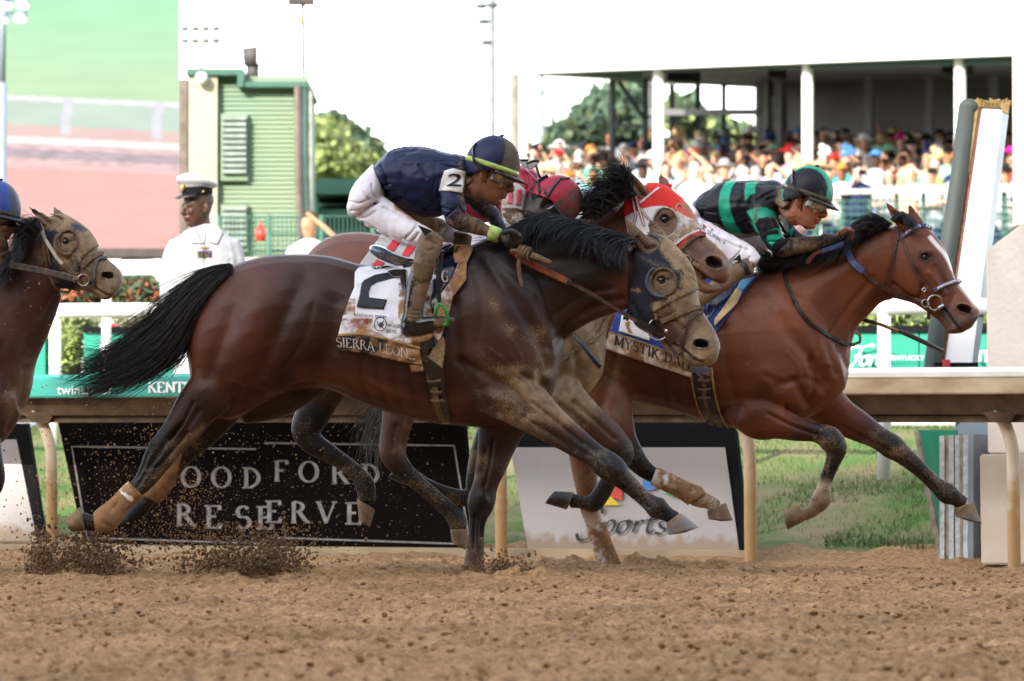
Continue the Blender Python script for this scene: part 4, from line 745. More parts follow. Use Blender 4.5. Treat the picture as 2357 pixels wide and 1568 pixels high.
# ------------------------------------------------------------------ pavilion: fascia, columns, suites
PS = .0405/ (84-26+26) # slope helper: y falls to the right
def yb(u, off=0): return (62.5+off)-(u-1180)*.0042
pav = empty('pavilion', P(1800, 950, yb(1800)), 'long white roofed viewing pavilion with dark suites and slim columns', 'building')
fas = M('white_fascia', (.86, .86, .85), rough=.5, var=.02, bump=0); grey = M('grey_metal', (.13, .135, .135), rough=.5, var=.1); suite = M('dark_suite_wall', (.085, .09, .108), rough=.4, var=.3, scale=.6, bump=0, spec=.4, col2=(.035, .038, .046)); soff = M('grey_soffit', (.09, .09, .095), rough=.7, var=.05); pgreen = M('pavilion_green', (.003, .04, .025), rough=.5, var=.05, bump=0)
def slabp(name, u0, v00, v01, u1, v10, v11, off, dep, mat, par=pav):
    bm = bmesh.new(); prism(bm, [P(u0, v00, yb(u0, off)), P(u1, v10, yb(u1, off)), P(u1, v11, yb(u1, off)), P(u0, v01, yb(u0, off))][::-1], None, (dep*.3, dep, 0)); return bm_obj(name, bm, mat, par)
slabp('fascia', 1176, -260, 170, 2600, -280, 116, 0, .3, fas); slabp('fascia_trim', 1300, 166, 171, 2600, 116.5, 142, .32, .12, pgreen)
bm = bmesh.new(); A, B = P(1185, 172, yb(1185, .45)), P(2600, 136, yb(2600, .45)); prism(bm, [A, B, B+Vector((3, 9, .3)), A+Vector((4.6, 9, .3))], None, (0, 0, .12)); bm_obj('soffit', bm, soff, pav)
bm = bmesh.new(); A, B = P(1300, 171, yb(1300, .46)), P(1480, 166, yb(1480, .46)); prism(bm, [A, B, P(1480, 193, yb(1480, .5)), P(1400, 178, yb(1400, .5))], None, (0, .3, 0)); bm_obj('gable', bm, pgreen, pav)
for u, w_ in ((1516, 26), (1859, 27), (2210, 28)):
    y = yb(u, .3); bm = bmesh.new(); tube(bm, [P(u, 150-(u-1516)*.02, y), P(u, 640, y)], .085, 16); bm_obj('column', bm, white, pav, True)
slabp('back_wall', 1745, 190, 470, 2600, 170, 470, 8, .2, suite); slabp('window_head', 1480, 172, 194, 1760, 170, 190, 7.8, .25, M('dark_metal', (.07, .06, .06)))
for u, wd, mt in ((1484, 12, grey), (1540, 6, blackm), (1600, 6, blackm), (1660, 5, blackm), (1738, 12, grey)): slabp('window_frame', u, 176, 420, u+wd, 176, 420, 7.6, .2, mt)
slabp('transom', 1470, 251, 266, 1745, 251, 264, 7.5, .2, grey); slabp('transom', 1484, 190, 195, 1745, 190, 195, 7.55, .1, grey)
for u in (1752, 1782, 1990, 2128, 2275): slabp('inner_column', u, 168, 420, u+16, 168, 420, 5.5, .2, grey)
slabp('doorway_light', 1765, 222, 360, 1800, 222, 360, 7.9, .05, M('pale_door', (.5, .52, .6)))
for u, w_ in ((1535, 58), (1768, 24), (2168, 56)): slabp('speaker_box', u, 160-(u-1535)*.03, 186-(u-1535)*.03, u+w_, 158-(u-1535)*.03, 186-(u-1535)*.03, .9, .5, blackm)
scm = M('grey_scrim', (.05, .055, .062), rough=.8, var=.1, scale=2, bump=0)
for u in (1402, 1478): slabp('scrim_post', u, 178, 380, u+9, 180, 380, 4, .15, scm)
for v in (180, 285): slabp('scrim_rail', 1402, v, v+8, 1484, v, v+8, 4, .1, scm)
bm = bmesh.new(); tube(bm, [P(1425, 190, yb(1425, 4)), P(1480, 270, yb(1480, 4))], .04, 6); bm_obj('brace', bm, scm, pav)
slabp('back_railing', 1260, 338, 341, 1500, 340, 343, 7, .05, grey)
pk = M('faded_red_print', (.85, .62, .58), var=.02, bump=0); bl_ = M('pale_blue_print', (.30, .62, .80), var=.02, bump=0); gr_ = M('faded_green_print', (.62, .78, .70), var=.02, bump=0)
for (u, v) in ((1474, 56), (2190, 26)): bm = bmesh.new(); ring(bm, P(u, v, yb(u, -.06)), (0, -1, 0), .15, .012, 24); ring(bm, P(u-3, v-3, yb(u, -.06)), (0, -1, 0), .08, .012, 20); bm_obj('fascia_logo', bm, pk, pav, True)
slabp('fascia_logo', 1660, 28, 34, 1742, 26, 32, -.03, .02, bl_); slabp('fascia_logo', 1658, 66, 75, 1728, 60, 72, -.03, .02, bl_); slabp('fascia_logo', 1690, 58, 66, 1716, 56, 64, -.035, .02, bl_)
q, w_ = sans_text('CHURCHILL'); 
for (uu_, t_) in ((1925, 'NEWS'),): q, w_ = sans_text('V  V  S'); letter_obj('lettering', q, lambda a, b, i: P(1916+a*38, 48-b*20, yb(1916+a*38, -.03)), gr_, pav)
# deck, front fence
deckz = P(1800, 640, yb(1800)).z
bm = bmesh.new(); A, B = P(1150, 640, yb(1150, -.6)), P(2650, 640, yb(2650, -.6)); A.z = B.z = deckz; prism(bm, [A, B, B+Vector((3, 12, 0)), A+Vector((4, 12, 0))], None, (0, 0, -.3)); tag(bm_obj('viewing_deck', bm, conc), kind='structure')
tf = empty('deck_fence', P(1900, 640, yb(1900, -.7)), 'white topped fence with green posts and mesh in front of the crowd', 'fence')
slabp('top_rail', 1180, 445, 457, 2650, 426, 438, -.75, .12, M('rail_off_white', (.38, .38, .36)), tf)
for u in range(1190, 2600, 62): slabp('post', u, 452-(u-1180)*.0135, 700, u+9, 452-(u-1180)*.0135, 700, -.7, .08, gtrim, tf)
bm = bmesh.new()
for v in range(470, 700, 16): tube(bm, [P(1180, v, yb(1180, -.68)), P(2620, v-14, yb(2620, -.68))], .012, 4)
for u in range(1180, 2620, 15): tube(bm, [P(u, 455-(u-1180)*.0135, yb(u, -.66)), P(u, 700, yb(u, -.66))], .007, 4)
bm_obj('mesh_panel', bm, gtrim, tf)
random.seed(11)
ps = [M('pale_stucco', (.36, .34, .27)), M('pale_olive', (.20, .21, .14)), M('dusty_green', (.10, .17, .13)), M('washed_white', (.45, .45, .41))]
tw = empty('terrace_wall', P(1900, 930, yb(1900, -.3)), 'pale panelled base wall below the spectators', 'wall')
for k, u in enumerate(range(1150, 2650, 50)): slabp('panel', u, 640, 960, u+49.5, 640, 960, -.4, .2, ps[random.choice([0, 1, 2, 3, 0, 3])], tw)
for k in range(10):
    u = 1850+k*56+random.random()*20; h = random.uniform(14, 44); w_ = random.uniform(10, 36); o = tag(slabp('folding_chair', u, 640-h, 655, u+w_, 640-h, 655, -.55-.08*random.random(), .06, random.choice([ps[3], ps[0], ps[1], white, ps[0]]), None), '%s pale chair from the left seen through the green mesh below the crowd' % ['first', 'second', 'third', 'fourth', 'fifth', 'sixth', 'seventh', 'eighth', 'ninth', 'tenth'][k], 'chair', 'pale chairs behind the deck fence')
# ------------------------------------------------------------------ grandstand behind the photographer (its shade lies over the track)
gsm = M('grandstand_wall', (.15, .14, .13), rough=.8, var=.05, scale=.3); gst = empty('grandstand', (0, -60, 0), 'huge pale grandstand behind the photographer shading the track', 'grandstand')
bm = bmesh.new(); box(bm, (-140, -75, 0), (150, -58, 30)); bm_obj('main_block', bm, gsm, gst)
bm = bmesh.new(); prism(bm, [(-140, -58, 30), (-140, -48, 39.5), (-140, -49, 40.5), (-140, -75, 36), (-140, -75, 30)], None, (290, 0, 0)); bm_obj('roof', bm, gsm, gst)
for k in range(6): bm = bmesh.new(); box(bm, (-140, -58+.01, 3+k*3.5), (150, -55.5+k*.3, 3.4+k*3.5)); bm_obj('balcony', bm, gsm, gst)
# ================================================================== horses
MUD = (.23, .148, .08); Org.gw, Org.gd = .82, 1.3
coat = MA('bay_coat', rough=.44, mudcol=MUD, spec=.27, bump=.5, bscale=30, grain=(1, 1, 2.2), speck=130, patch=6, rvar=.24, vvar=.8)
hornm = MA('hoof_horn', rough=.5, mudcol=MUD, bump=.3, bscale=50, patch=9)
eyem = M('horse_eye', (.004, .003, .003), rough=.04, var=0, bump=0, spec=.9)
hairm = M('black_hair', (.006, .006, .0075), rough=.36, var=.1, bump=0, spec=.55)
tailm = M('dark_tail_hair', (.010, .008, .008), rough=.38, var=.1, bump=0, spec=.5)
leath = M('brown_leather', (.075, .026, .014), rough=.5, var=.3, scale=40, bump=.3)
mudle = M('muddy_leather', (.19, .115, .06), rough=.75, var=.28, scale=60, bump=.5)
blkle = M('black_leather', (.012, .011, .011), rough=.4, var=.2, scale=40, bump=.2)
steel = M('steel', (.55, .53, .5), rough=.25, var=.2, scale=60, bump=.1, metal=1)
PAL = {
 2: dict(b=(.036, .011, .006, .03), r=(.068, .019, .009, .03), d=(.030, .012, .008, .05), k=(.008, .006, .005, .3), m=(.05, .023, .013, .75), h=(.075, .034, .019, .5), g=(.045, .022, .014, .45)),
 3: dict(b=(.135, .038, .0135, .05), r=(.15, .042, .014, .03), d=(.07, .020, .008, .12), k=(.013, .008, .006, .36), m=(.1, .05, .03, .6), h=(.145, .043, .016, .12), w=(.55, .42, .3, .5), g=(.17, .06, .03, .35)),
 11: dict(b=(.14, .055, .03, .22), r=(.16, .055, .03, .1), d=(.07, .032, .02, .25), k=(.012, .008, .007, .33), m=(.13, .09, .05, .9), h=(.15, .07, .038, .42), g=(.16, .085, .05, .6)),
 4: dict(b=(.062, .024, .015, .14), r=(.08, .026, .014, .1), d=(.035, .015, .011, .1), k=(.015, .010, .009, .2), m=(.09, .05, .03, .85), h=(.1, .055, .032, .8), g=(.075, .035, .02, .4))}
def hoof(hz, key, A, B, A2, B2, yl, w, mud=.5, col=(.05, .042, .036)):
    """coronet edge A-B, sole edge A2-B2"""
    t = Org(hz.y0, hz.u0, hz.slope); t.pal = {'x': (*col, mud), 'e': (*[c*1.6 for c in col], min(1, mud+.3))}
    m1 = ((A[0]*.6+A2[0]*.4), (A[1]*.6+A2[1]*.4), (B[0]*.6+B2[0]*.4), (B[1]*.6+B2[1]*.4))
    t.edge(key, [(*A, *B, yl, w*.82, 'e'), (*m1, yl, w*.93, 'x'), (*A2, *B2, yl, w, 'x')], n=4, seg=20, cap=.14)
    me = bmesh.new(); bm = t.bm; bmesh.ops.recalc_face_normals(bm, faces=bm.faces[:]); V = [v.co.copy() for v in bm.verts]; bm.verts.index_update(); Fc = [[v.index for v in f.verts] for f in bm.faces]; bm.free(); me.free()
    kc = np.array(t.kc); C = np.ones((len(V), 4))*.05; C[:, 3] = mud
    # vertices: rings in order, last two are the caps
    C[:min(len(kc), len(V))] = kc[:len(V)]
    return mesh_obj('hoof', V, Fc, hornm, hz.root, True, C, C[:, 3])
def start(label, loc):
    r = empty('racehorse', loc, label, 'horse'); return r
def eye(hz, key, x, y, rpx, depth=.012):
    u, v = Z(key, x, y); h, n, d = rayn(hz.b, u, v); r = rpx*ZS(key)/500; bm = bmesh.new(); ball(bm, h+d*(r*1.15-.017), r*1.15, 20); return bm_obj('eye', bm, eyem, hz.root, True)
def head_detail(hz, key, eyep, er, nos, na, mouth, cheek, facial, yr=None, dark=(.012, .009, .008)):
    """eye socket, lids, nostril with rim, mouth slit, cheek muscle edge, facial crest"""
    ex, ey = eyep; hz.sculpt(key, [(ex-er*.5, ey-er*1.6), (ex+er*1.6, ey-er*1.3)], er*1.1, .011); hz.refresh()
    hz.sculpt(key, [eyep], er*1.15, -.014); hz.sculpt(key, [(ex-er*1.2, ey-er*.2), (ex-er*.2, ey-er*1.15), (ex+er*1.1, ey-er*.5)], er*.38, .009)
    hz.sculpt(key, [(ex-er*1.1, ey+er*.4), (ex, ey+er*1.1), (ex+er*1.1, ey+er*.6)], er*.35, .006)
    hz.paint(key, [(ex-er*.3, ey), (ex+er*.5, ey+er*.1)], er*1.35, dark, .9, keepcol=False)
    nx, ny, rx, ry = nos; a = math.radians(na); c, s = math.cos(a), math.sin(a)
    el = lambda q, m: (nx+m*(rx*math.cos(q)*c-ry*math.sin(q)*s), ny+m*(rx*math.cos(q)*s+ry*math.sin(q)*c))
    rim = [el(2*math.pi*i/12, 1.12) for i in range(13)]
    hz.sculpt(key, rim, ry*.42, .012); hz.refresh(); hz.sculpt(key, [el(math.pi, .5), el(0, .5)], ry*.75, -.034)
    hz.paint(key, [el(2*math.pi*i/16, .86) for i in range(16)], ry*.35, (.006, .004, .004), 1, mud=0, poly=True, near=True)
    hz.sculpt(key, mouth, ry*.25, -.016); hz.sculpt(key, [(p[0]+ry*.1, p[1]-ry*.75) for p in mouth[1:]], ry*.5, .005); hz.paint(key, mouth, ry*.2, (.012, .007, .006), .9, mud=.05)
    hz.sculpt(key, [(p[0], p[1]) for p in mouth[:3]], ry*.9, -.003)
    hz.sculpt(key, cheek, er*.75, -.010); hz.sculpt(key, facial, er*.6, .008)
    hz.refresh()
# ------------------------------------------------------------------ horse two: dark bay, nearest
h2 = Org(0, 1000, -.10, PAL[2]); h2.root = start('dark bay racehorse nearest the camera with black muddy blinker hood and number 2 saddle cloth', (-.3, 0, 0))
h2.edge('F', [(437, 740, 436, 845, 0, .12, 'r'), (452, 690, 448, 920, 0, .2, 'r'), (478, 648, 482, 955, 0, .235, 'r'), (520, 618, 540, 965, 0, .26, 'r'), (590, 593, 600, 935, 0, .28, 'r'), (660, 585, 665, 905, 0, .285),
  (750, 588, 745, 895, 0, .285), (830, 608, 840, 932, 0, .29), (900, 618, 925, 960, 0, .295), (975, 605, 1010, 976, 0, .285), (1050, 580, 1105, 984, 0, .265), (1120, 562, 1180, 985, 0, .245), (1180, 560, 1235, 965, 0, .22), (1225, 590, 1268, 920, 0, .19), (1258, 660, 1283, 865, 0, .14)], n=5)
h2.edge('F', [(1060, 575, 1240, 900, 0, .2), (1130, 545, 1282, 830, 0, .165), (1200, 527, 1300, 785, 0, .13), (1290, 522, 1348, 748, 0, .11), (1370, 530, 1400, 726, 0, .1), (1440, 550, 1445, 712, -.01, .088)])
h2.edge('H2', [(400, 205, 225, 720, 0, .085), (500, 190, 262, 850, 0, .09, 'h'), (650, 235, 300, 990, -.01, .098, 'h'), (790, 370, 345, 1085, -.02, .104, 'h'), (900, 520, 440, 1150, -.035, .1, 'h'), (945, 690, 545, 1200, -.05, .083, 'h'),
  (978, 870, 640, 1265, -.07, .066, 'h'), (1045, 1000, 725, 1335, -.085, .056, 'h'), (1108, 1100, 790, 1405, -.1, .055, 'h'), (1160, 1205, 850, 1468, -.11, .06, 'h'), (1180, 1290, 950, 1493, -.115, .055, 'h'), (1160, 1375, 1075, 1478, -.12, .03, 'h')], seg=28)
h2.limb('H2', [(520, 320, 62, -.07, 'h', .5), (430, 290, 82, -.075, 'h', .55), (360, 200, 70, -.075, 'h', .35), (300, 110, 42, -.07, 'h', .4), (255, 35, 12, -.07, 'h', .8)])
h2.limb('H2', [(620, 300, 60, .06, 'h', .5), (560, 190, 68, .07, 'h', .45), (515, 105, 48, .07, 'h', .4), (490, 50, 16, .07, 'h', .8)])
# near hind, far hind
h2.limb('L1', [(1390, 20, 190, -.12, 'r', .75), (1345, 220, 166, -.14, '', .7), (1240, 350, 140, -.15, 'd', .7), (1150, 480, 118, -.16, 'd', .65), (1065, 580, 100, -.16, 'k', .6), (1005, 660, 98, -.16, 'k', .55), (940, 770, 76, -.16, 'k', .6), (885, 845, 60, -.16, 'k', .75),
  (815, 905, 56, -.16, 'k'), (740, 970, 60, -.16, 'k'), (668, 1058, 72, -.16, 'k'), (600, 1085, 50, -.16, 'k'), (530, 1075, 52, -.16, 'k'), (490, 1062, 48, -.16, 'k')])
h2.limb('L1', [(1420, 160, 170, .13, 'd', .7), (1400, 330, 140, .13, 'd', .7), (1280, 500, 110, .13, 'k', .7), (1150, 640, 80, .13, 'k', .65), (1070, 760, 62, .13, 'k'), (990, 860, 62, .13, 'k'), (910, 950, 55, .13, 'k'), (840, 1040, 62, .13, 'k'), (790, 1080, 45, .13, 'k'), (740, 1090, 45, .13, 'k')])
h2.limb('L1', [(2060, 60, 150, .12, 'd', .7), (1750, 250, 170, .1, 'd', .8), (1500, 330, 140, .1, 'd', .8)])
# forelegs
h2.limb('L2', [(930, 40, 190, -.1, '', .5), (1060, 200, 200, -.14, 'g', .5), (1240, 330, 165, -.16, 'g', .55), (1400, 455, 122, -.17, 'g', .65), (1590, 590, 90, -.17, 'd', .75), (1690, 662, 78, -.17, 'k'), (1760, 715, 90, -.17, 'k'), (1820, 765, 88, -.17, 'k'), (1885, 825, 62, -.17, 'k'), (1985, 915, 52, -.17, 'k'), (2040, 960, 56, -.17, 'k'), (2085, 992, 72, -.17, 'k'), (2150, 1032, 48, -.17, 'k'), (2195, 1062, 52, -.17, 'k')])
h2.limb('L2', [(1170, 330, 190, .1, 'd', .7), (1110, 480, 150, .13, 'd', .7), (1075, 600, 122, .13, 'd', .7), (1045, 720, 100, .13, 'g'), (1008, 840, 80, .13, 'd'), (985, 930, 88, .13, 'k'), (972, 990, 82, .13, 'k'), (958, 1060, 58, .13, 'k'), (950, 1130, 52, .13, 'k'), (944, 1230, 55, .13, 'g'), (934, 1320, 62, .13, 'g'), (925, 1430, 58, .13, 'g'), (935, 1480, 60, .13, 'g')])
h2.build(.0062, 3)
S = h2.sculpt
# haunch and stifle
S('F', [(700, 640), (640, 760), (600, 860), (560, 940)], 26, -.016); S('F', [(560, 650), (520, 760), (480, 870)], 22, -.010); S('F', [(600, 690), (560, 800)], 40, .014)
S('F', [(770, 700), (760, 800), (700, 880)], 30, -.014); S('F', [(640, 870), (700, 900), (780, 905)], 16, -.012); S('F', [(470, 900), (520, 960)], 24, .010)
# ribs and flank
for k in range(5): S('F', [(1010-k*38, 760), (985-k*38, 850), (995-k*34, 930)], 9, -.0035)
S('F', [(820, 860), (900, 905), (1000, 930)], 20, .006)
# shoulder, upper arm, chest
S('F', [(1120, 600), (1190, 700), (1245, 790), (1262, 850)], 18, -.016); S('F', [(1100, 700), (1150, 790), (1210, 850)], 40, .014); S('F', [(1060, 830), (1130, 870), (1190, 905), (1215, 950)], 14, -.018)
S('F', [(1045, 700), (1060, 800), (1090, 880), (1140, 950)], 18, -.015); S('F', [(1240, 850), (1250, 890)], 14, -.014); S('F', [(1170, 640), (1210, 720)], 26, .010)
S('F', [(1200, 860), (1225, 880), (1240, 905)], 8, -.010); S('F', [(1105, 905), (1160, 925)], 22, .014)
# neck
S('F', [(1430, 690), (1370, 705), (1310, 745), (1270, 800)], 12, -.014); S('F', [(1400, 620), (1300, 650), (1220, 680)], 26, .008); S('F', [(1410, 665), (1340, 680), (1270, 730)], 10, -.007)
S('F', [(1190, 600), (1260, 600), (1340, 590)], 16, -.007)
# legs
S('L2', [(1330, 470), (1480, 560), (1640, 660)], 22, -.009); S('L2', [(1400, 400), (1560, 530), (1700, 640)], 26, -.007); S('L2', [(1780, 730), (1820, 760)], 40, .006); S('L2', [(1850, 850), (1990, 960)], 14, -.007)
S('L2', [(1010, 620), (990, 760)], 26, -.008); S('L2', [(985, 930)], 50, .006); S('L2', [(985, 1000), (975, 1200)], 14, -.006)
S('L1', [(1130, 470), (1000, 640), (930, 740)], 20, -.012); S('L1', [(940, 580)], 34, .010); S('L1', [(1250, 380), (1140, 540)], 22, -.009); S('L1', [(910, 780), (860, 860)], 12, -.008); S('L1', [(1010, 690)], 36, .007)
S('L2', [(1300, 330), (1450, 440), (1620, 590)], 12, -.009); S('L2', [(1240, 420), (1400, 520), (1560, 640)], 14, -.008); S('L2', [(1860, 855), (1960, 945), (2030, 990)], 9, -.008); S('L2', [(1720, 650), (1760, 690)], 12, .006); S('L2', [(1055, 560), (1035, 700), (1000, 860)], 14, -.010); S('L2', [(940, 1040), (930, 1250)], 9, -.007); S('L2', [(990, 900), (1020, 960)], 18, .006)
S('L1', [(1210, 330), (1150, 450), (1060, 560)], 12, -.010); S('L1', [(1180, 520), (1060, 660), (980, 740)], 12, -.010); S('L1', [(930, 640), (900, 720), (860, 800)], 9, -.008); S('L1', [(975, 800), (930, 860)], 14, .006); S('L1', [(2000, 520), (2150, 690)], 10, -.007)
for q in ([(740, 960), (700, 1010)], [(690, 1100), (640, 1080)]): S('L1', q, 12, -.004)
for q in ([(720, 700), (700, 780), (650, 850)], [(1090, 620), (1110, 700), (1100, 790)], [(1150, 610), (1210, 660), (1250, 730)], [(830, 660), (900, 700), (980, 690)], [(880, 900), (980, 945), (1040, 950)]): S('F', q, 9, -.0035)
for q in ([(540, 880), (600, 900), (680, 890)], [(860, 880), (930, 915), (1010, 925)], [(1120, 800), (1160, 830), (1200, 870)], [(1175, 780), (1200, 830), (1190, 880)]): S('F', q, 5, .004)
h2.refresh()
head_detail(h2, 'H2', (605, 640), 46, (990, 1262, 68, 38), 8, [(720, 1270), (830, 1330), (930, 1420), (1010, 1440)], [(330, 880), (420, 1060), (560, 1150)], [(660, 800), (760, 980), (830, 1080)])
S('H2', [(900, 560), (960, 700)], 50, -.004); S('H2', [(700, 1000), (800, 1120)], 40, -.006); S('H2', [(960, 1040), (1050, 1180)], 30, -.006); S('H2', [(540, 300), (470, 340), (420, 300), (370, 230)], 26, -.016)
for k in range(9): S('H2', [(690+k*24, 330+k*36), (800+k*16, 310+k*44), (880+k*10, 380+k*42)], 7, (.003 if k % 2 else -.003))
pt = h2.paint; T = (.10, .05, .028)
pt('F', [(450, 720), (440, 800), (445, 860)], 30, (.13, .04, .018), .7); pt('F', [(580, 650), (540, 760)], 50, (.09, .028, .013), .6); pt('F', [(480, 640), (600, 600), (700, 595)], 22, (.06, .035, .028), .5, mud=.2)
pt('F', [(700, 720), (900, 800), (760, 800)], 45, (.03, .011, .007), .6); pt('F', [(1050, 930), (960, 940), (880, 900), (700, 860)], 26, (.11, .032, .014), .75)
pt('F', [(1100, 590), (1250, 570), (1400, 590)], 60, (.010, .007, .007), .92, mud=.02); pt('F', [(1230, 640), (1350, 650)], 46, (.012, .008, .007), .8, mud=.02); pt('F', [(1180, 640), (1200, 740)], 40, (.016, .010, .009), .6, mud=.06)
pt('F', [(1440, 600), (1425, 690)], 26, (.085, .027, .013), .8, mud=.03); pt('F', [(1320, 730), (1400, 715)], 14, (.1, .04, .02), .5)
# dried spray on the shoulder and arm
pt('F', [(1135, 690), (1150, 740), (1170, 760)], 22, T, .5, mud=.75); pt('F', [(1090, 800), (1130, 860), (1180, 880)], 34, T, .4, mud=.62); pt('F', [(1190, 860), (1230, 900), (1330, 980)], 24, T, .5, mud=.85); pt('F', [(1240, 770), (1262, 850)], 26, T, .5, mud=.8); pt('F', [(1210, 780), (1240, 850)], 20, T, .3, mud=.7); pt('F', [(1110, 700), (1130, 790), (1200, 840)], 55, T, .15, mud=.5)
pt('L2', [(1200, 200), (1340, 330), (1500, 450)], 50, T, .5, mud=.8); pt('L2', [(1900, 780), (2030, 900)], 20, T, .3, mud=.5); pt('L2', [(1600, 600), (1750, 700)], 60, (.035, .032, .033), .5); pt('L2', [(940, 800)], 26, (.2, .13, .07), .5, mud=.7)
pt('L1', [(1270, 480), (1150, 600), (1050, 720), (980, 800)], 30, T, .5, mud=.72, yr=(-.4, .02)); pt('L1', [(960, 620), (880, 790)], 40, (.017, .016, .018), .8)
pt('H2', [(760, 420), (860, 560), (900, 700), (780, 760)], 110, MUD, .5, mud=.95); pt('H2', [(620, 330), (760, 400)], 90, MUD, .5, mud=.9); pt('H2', [(860, 1400), (960, 1480)], 50, (.06, .045, .04), .6, mud=.45); pt('H2', [(900, 1250), (1000, 1180), (1090, 1280)], 40, (.07, .045, .035), .5, mud=.6)
pt('H2', [(700, 1180), (640, 1260), (560, 1180)], 70, (.03, .02, .015), .8, mud=.2); pt('H2', [(250, 330), (250, 900)], 60, (.09, .028, .014), .7, mud=.02); pt('H2', [(400, 960), (560, 1100)], 60, (.02, .012, .01), .8, mud=.1)
body2 = h2.obj('body', coat, h2.root); h2.b = h2.bvh()
hoof(h2, 'L1', (500, 985), (540, 1135), (412, 1060), (450, 1140), -.16, .062, .75); hoof(h2, 'L2', (2232, 1022), (2140, 1090), (2345, 1112), (2155, 1162), -.17, .062, .35, (.13, .12, .115))
eye(h2, 'H2', 605, 645, 44)
# ------------------------------------------------------------------ horse three: bright bay, in front
h3 = Org(2.2, 1600, -.10, PAL[3]); h3.root = start('bright bay racehorse leading on the right with a white blaze and blue beaded bridle', (.4, 2.2, 0))
h3.edge('F', [(1150, 700, 1150, 840, 0, .14), (1190, 640, 1190, 880, 0, .22), (1265, 600, 1270, 905, 0, .27), (1350, 600, 1365, 925, 0, .28), (1440, 625, 1450, 925, 0, .285, 'd'), (1550, 645, 1550, 948, 0, .295, 'd'), (1630, 650, 1640, 975, 0, .29), (1700, 635, 1720, 990, 0, .27),
  (1765, 625, 1800, 985, 0, .25), (1830, 640, 1865, 960, 0, .23), (1880, 690, 1915, 930, 0, .19), (1920, 780, 1945, 895, 0, .13)])
h3.edge('F', [(1700, 630, 1900, 900, 0, .22), (1765, 622, 1950, 860, 0, .17), (1810, 605, 1960, 795, 0, .14), (1865, 585, 1975, 752, 0, .118), (1935, 562, 2003, 722, 0, .104), (1995, 538, 2028, 697, -.01, .095), (2050, 523, 2052, 690, -.01, .088)])
h3.edge('H3', [(560, 270, 395, 860, 0, .082), (640, 250, 440, 960, 0, .09), (800, 240, 530, 1015, -.01, .098), (965, 340, 650, 1050, -.02, .104), (1085, 485, 770, 1085, -.03, .1), (1150, 640, 880, 1150, -.045, .085),
  (1205, 820, 965, 1215, -.06, .068), (1290, 930, 1040, 1275, -.075, .057, 'g'), (1370, 1040, 1090, 1345, -.09, .056, 'g'), (1440, 1130, 1140, 1398, -.1, .061, 'g'), (1463, 1195, 1265, 1392, -.105, .052, 'g'), (1405, 1290, 1340, 1352, -.11, .025, 'g')], seg=28)
h3.limb('H3', [(740, 300, 62, -.07, 'h', .5), (665, 235, 80, -.075, 'h', .5), (590, 160, 58, -.075, 'h', .4), (530, 90, 36, -.07, 'h', .4), (482, 30, 10, -.07, 'k', .8)])
h3.limb('H3', [(840, 260, 50, .06, 'h', .5), (775, 175, 52, .07, 'h', .45), (740, 105, 38, .07, 'h', .4), (733, 52, 14, .07, 'h', .8)])
h3.limb('L3', [(520, 100, 190, -.11, '', .55), (600, 300, 170, -.14, '', .55), (680, 430, 135, -.16, '', .65), (800, 458, 104, -.17, '', .7), (930, 497, 78, -.17, 'd', .8), (1045, 520, 62, -.17, 'k'), (1125, 556, 80, -.17, 'k'), (1165, 620, 72, -.17, 'k'), (1148, 700, 50, -.17, 'k'), (1108, 800, 44, -.17, 'k'), (1090, 870, 46, -.17, 'w'), (1070, 942, 64, -.17, 'w'), (1020, 1008, 42, -.17, 'w'), (960, 1035, 40, -.17, 'w'), (925, 1040, 42, -.17, 'w')])
h3.limb('L3', [(1060, 300, 150, .1, '', .7), (1180, 405, 118, .12, '', .7), (1310, 480, 98, .12, 'd'), (1430, 550, 76, .12, 'k'), (1520, 608, 80, .12, 'k'), (1590, 660, 64, .12, 'k'), (1700, 756, 50, .12, 'k'), (1800, 850, 52, .12, 'k'), (1868, 902, 68, .12, 'k'), (1925, 935, 48, .12, 'k'), (1960, 965, 50, .12, 'k')])
h3.limb('L2', [(1640, -60, 220, -.12, 'g', .7), (1720, 150, 175, -.13, 'g', .65), (1790, 320, 138, -.14, 'g', .65), (1830, 450, 108, -.15, 'g'), (1875, 570, 86, -.15, 'd'), (1930, 665, 76, -.15, 'k'), (1995, 740, 60, -.15, 'k'), (2060, 785, 50, -.15, 'k'), (2160, 835, 48, -.15, 'w'), (2260, 885, 50, -.15, 'w'), (2335, 925, 60, -.15, 'w'), (2410, 955, 47, -.15, 'w'), (2450, 985, 50, -.15, 'w')])
h3.limb('L2', [(1560, 50, 200, .12, 'd', .7), (1620, 300, 140, .13, 'd', .65), (1605, 520, 100, .14, 'd'), (1620, 700, 84, .14, 'g'), (1640, 850, 72, .14, 'g'), (1655, 980, 60, .14, 'g'), (1690, 1090, 54, .14, 'w'), (1730, 1200, 52, .14, 'w'), (1768, 1300, 55, .14, 'w'), (1800, 1380, 60, .14, 'w'), (1830, 1420, 60, .14, 'w')])
h3.build(.0064, 3)
S = h3.sculpt
S('F', [(1770, 680), (1810, 760), (1870, 830), (1900, 880)], 18, -.014); S('F', [(1700, 740), (1740, 840), (1800, 900)], 44, .014); S('F', [(1665, 760), (1680, 860), (1700, 950)], 16, -.013); S('F', [(1870, 830), (1880, 890), (1860, 930)], 12, -.018)
S('F', [(1905, 850), (1895, 900)], 10, -.010); S('F', [(1790, 890), (1830, 880), (1850, 920)], 12, -.012); S('F', [(1740, 900), (1760, 860)], 20, .008); S('F', [(1700, 960), (1760, 940)], 24, .008)
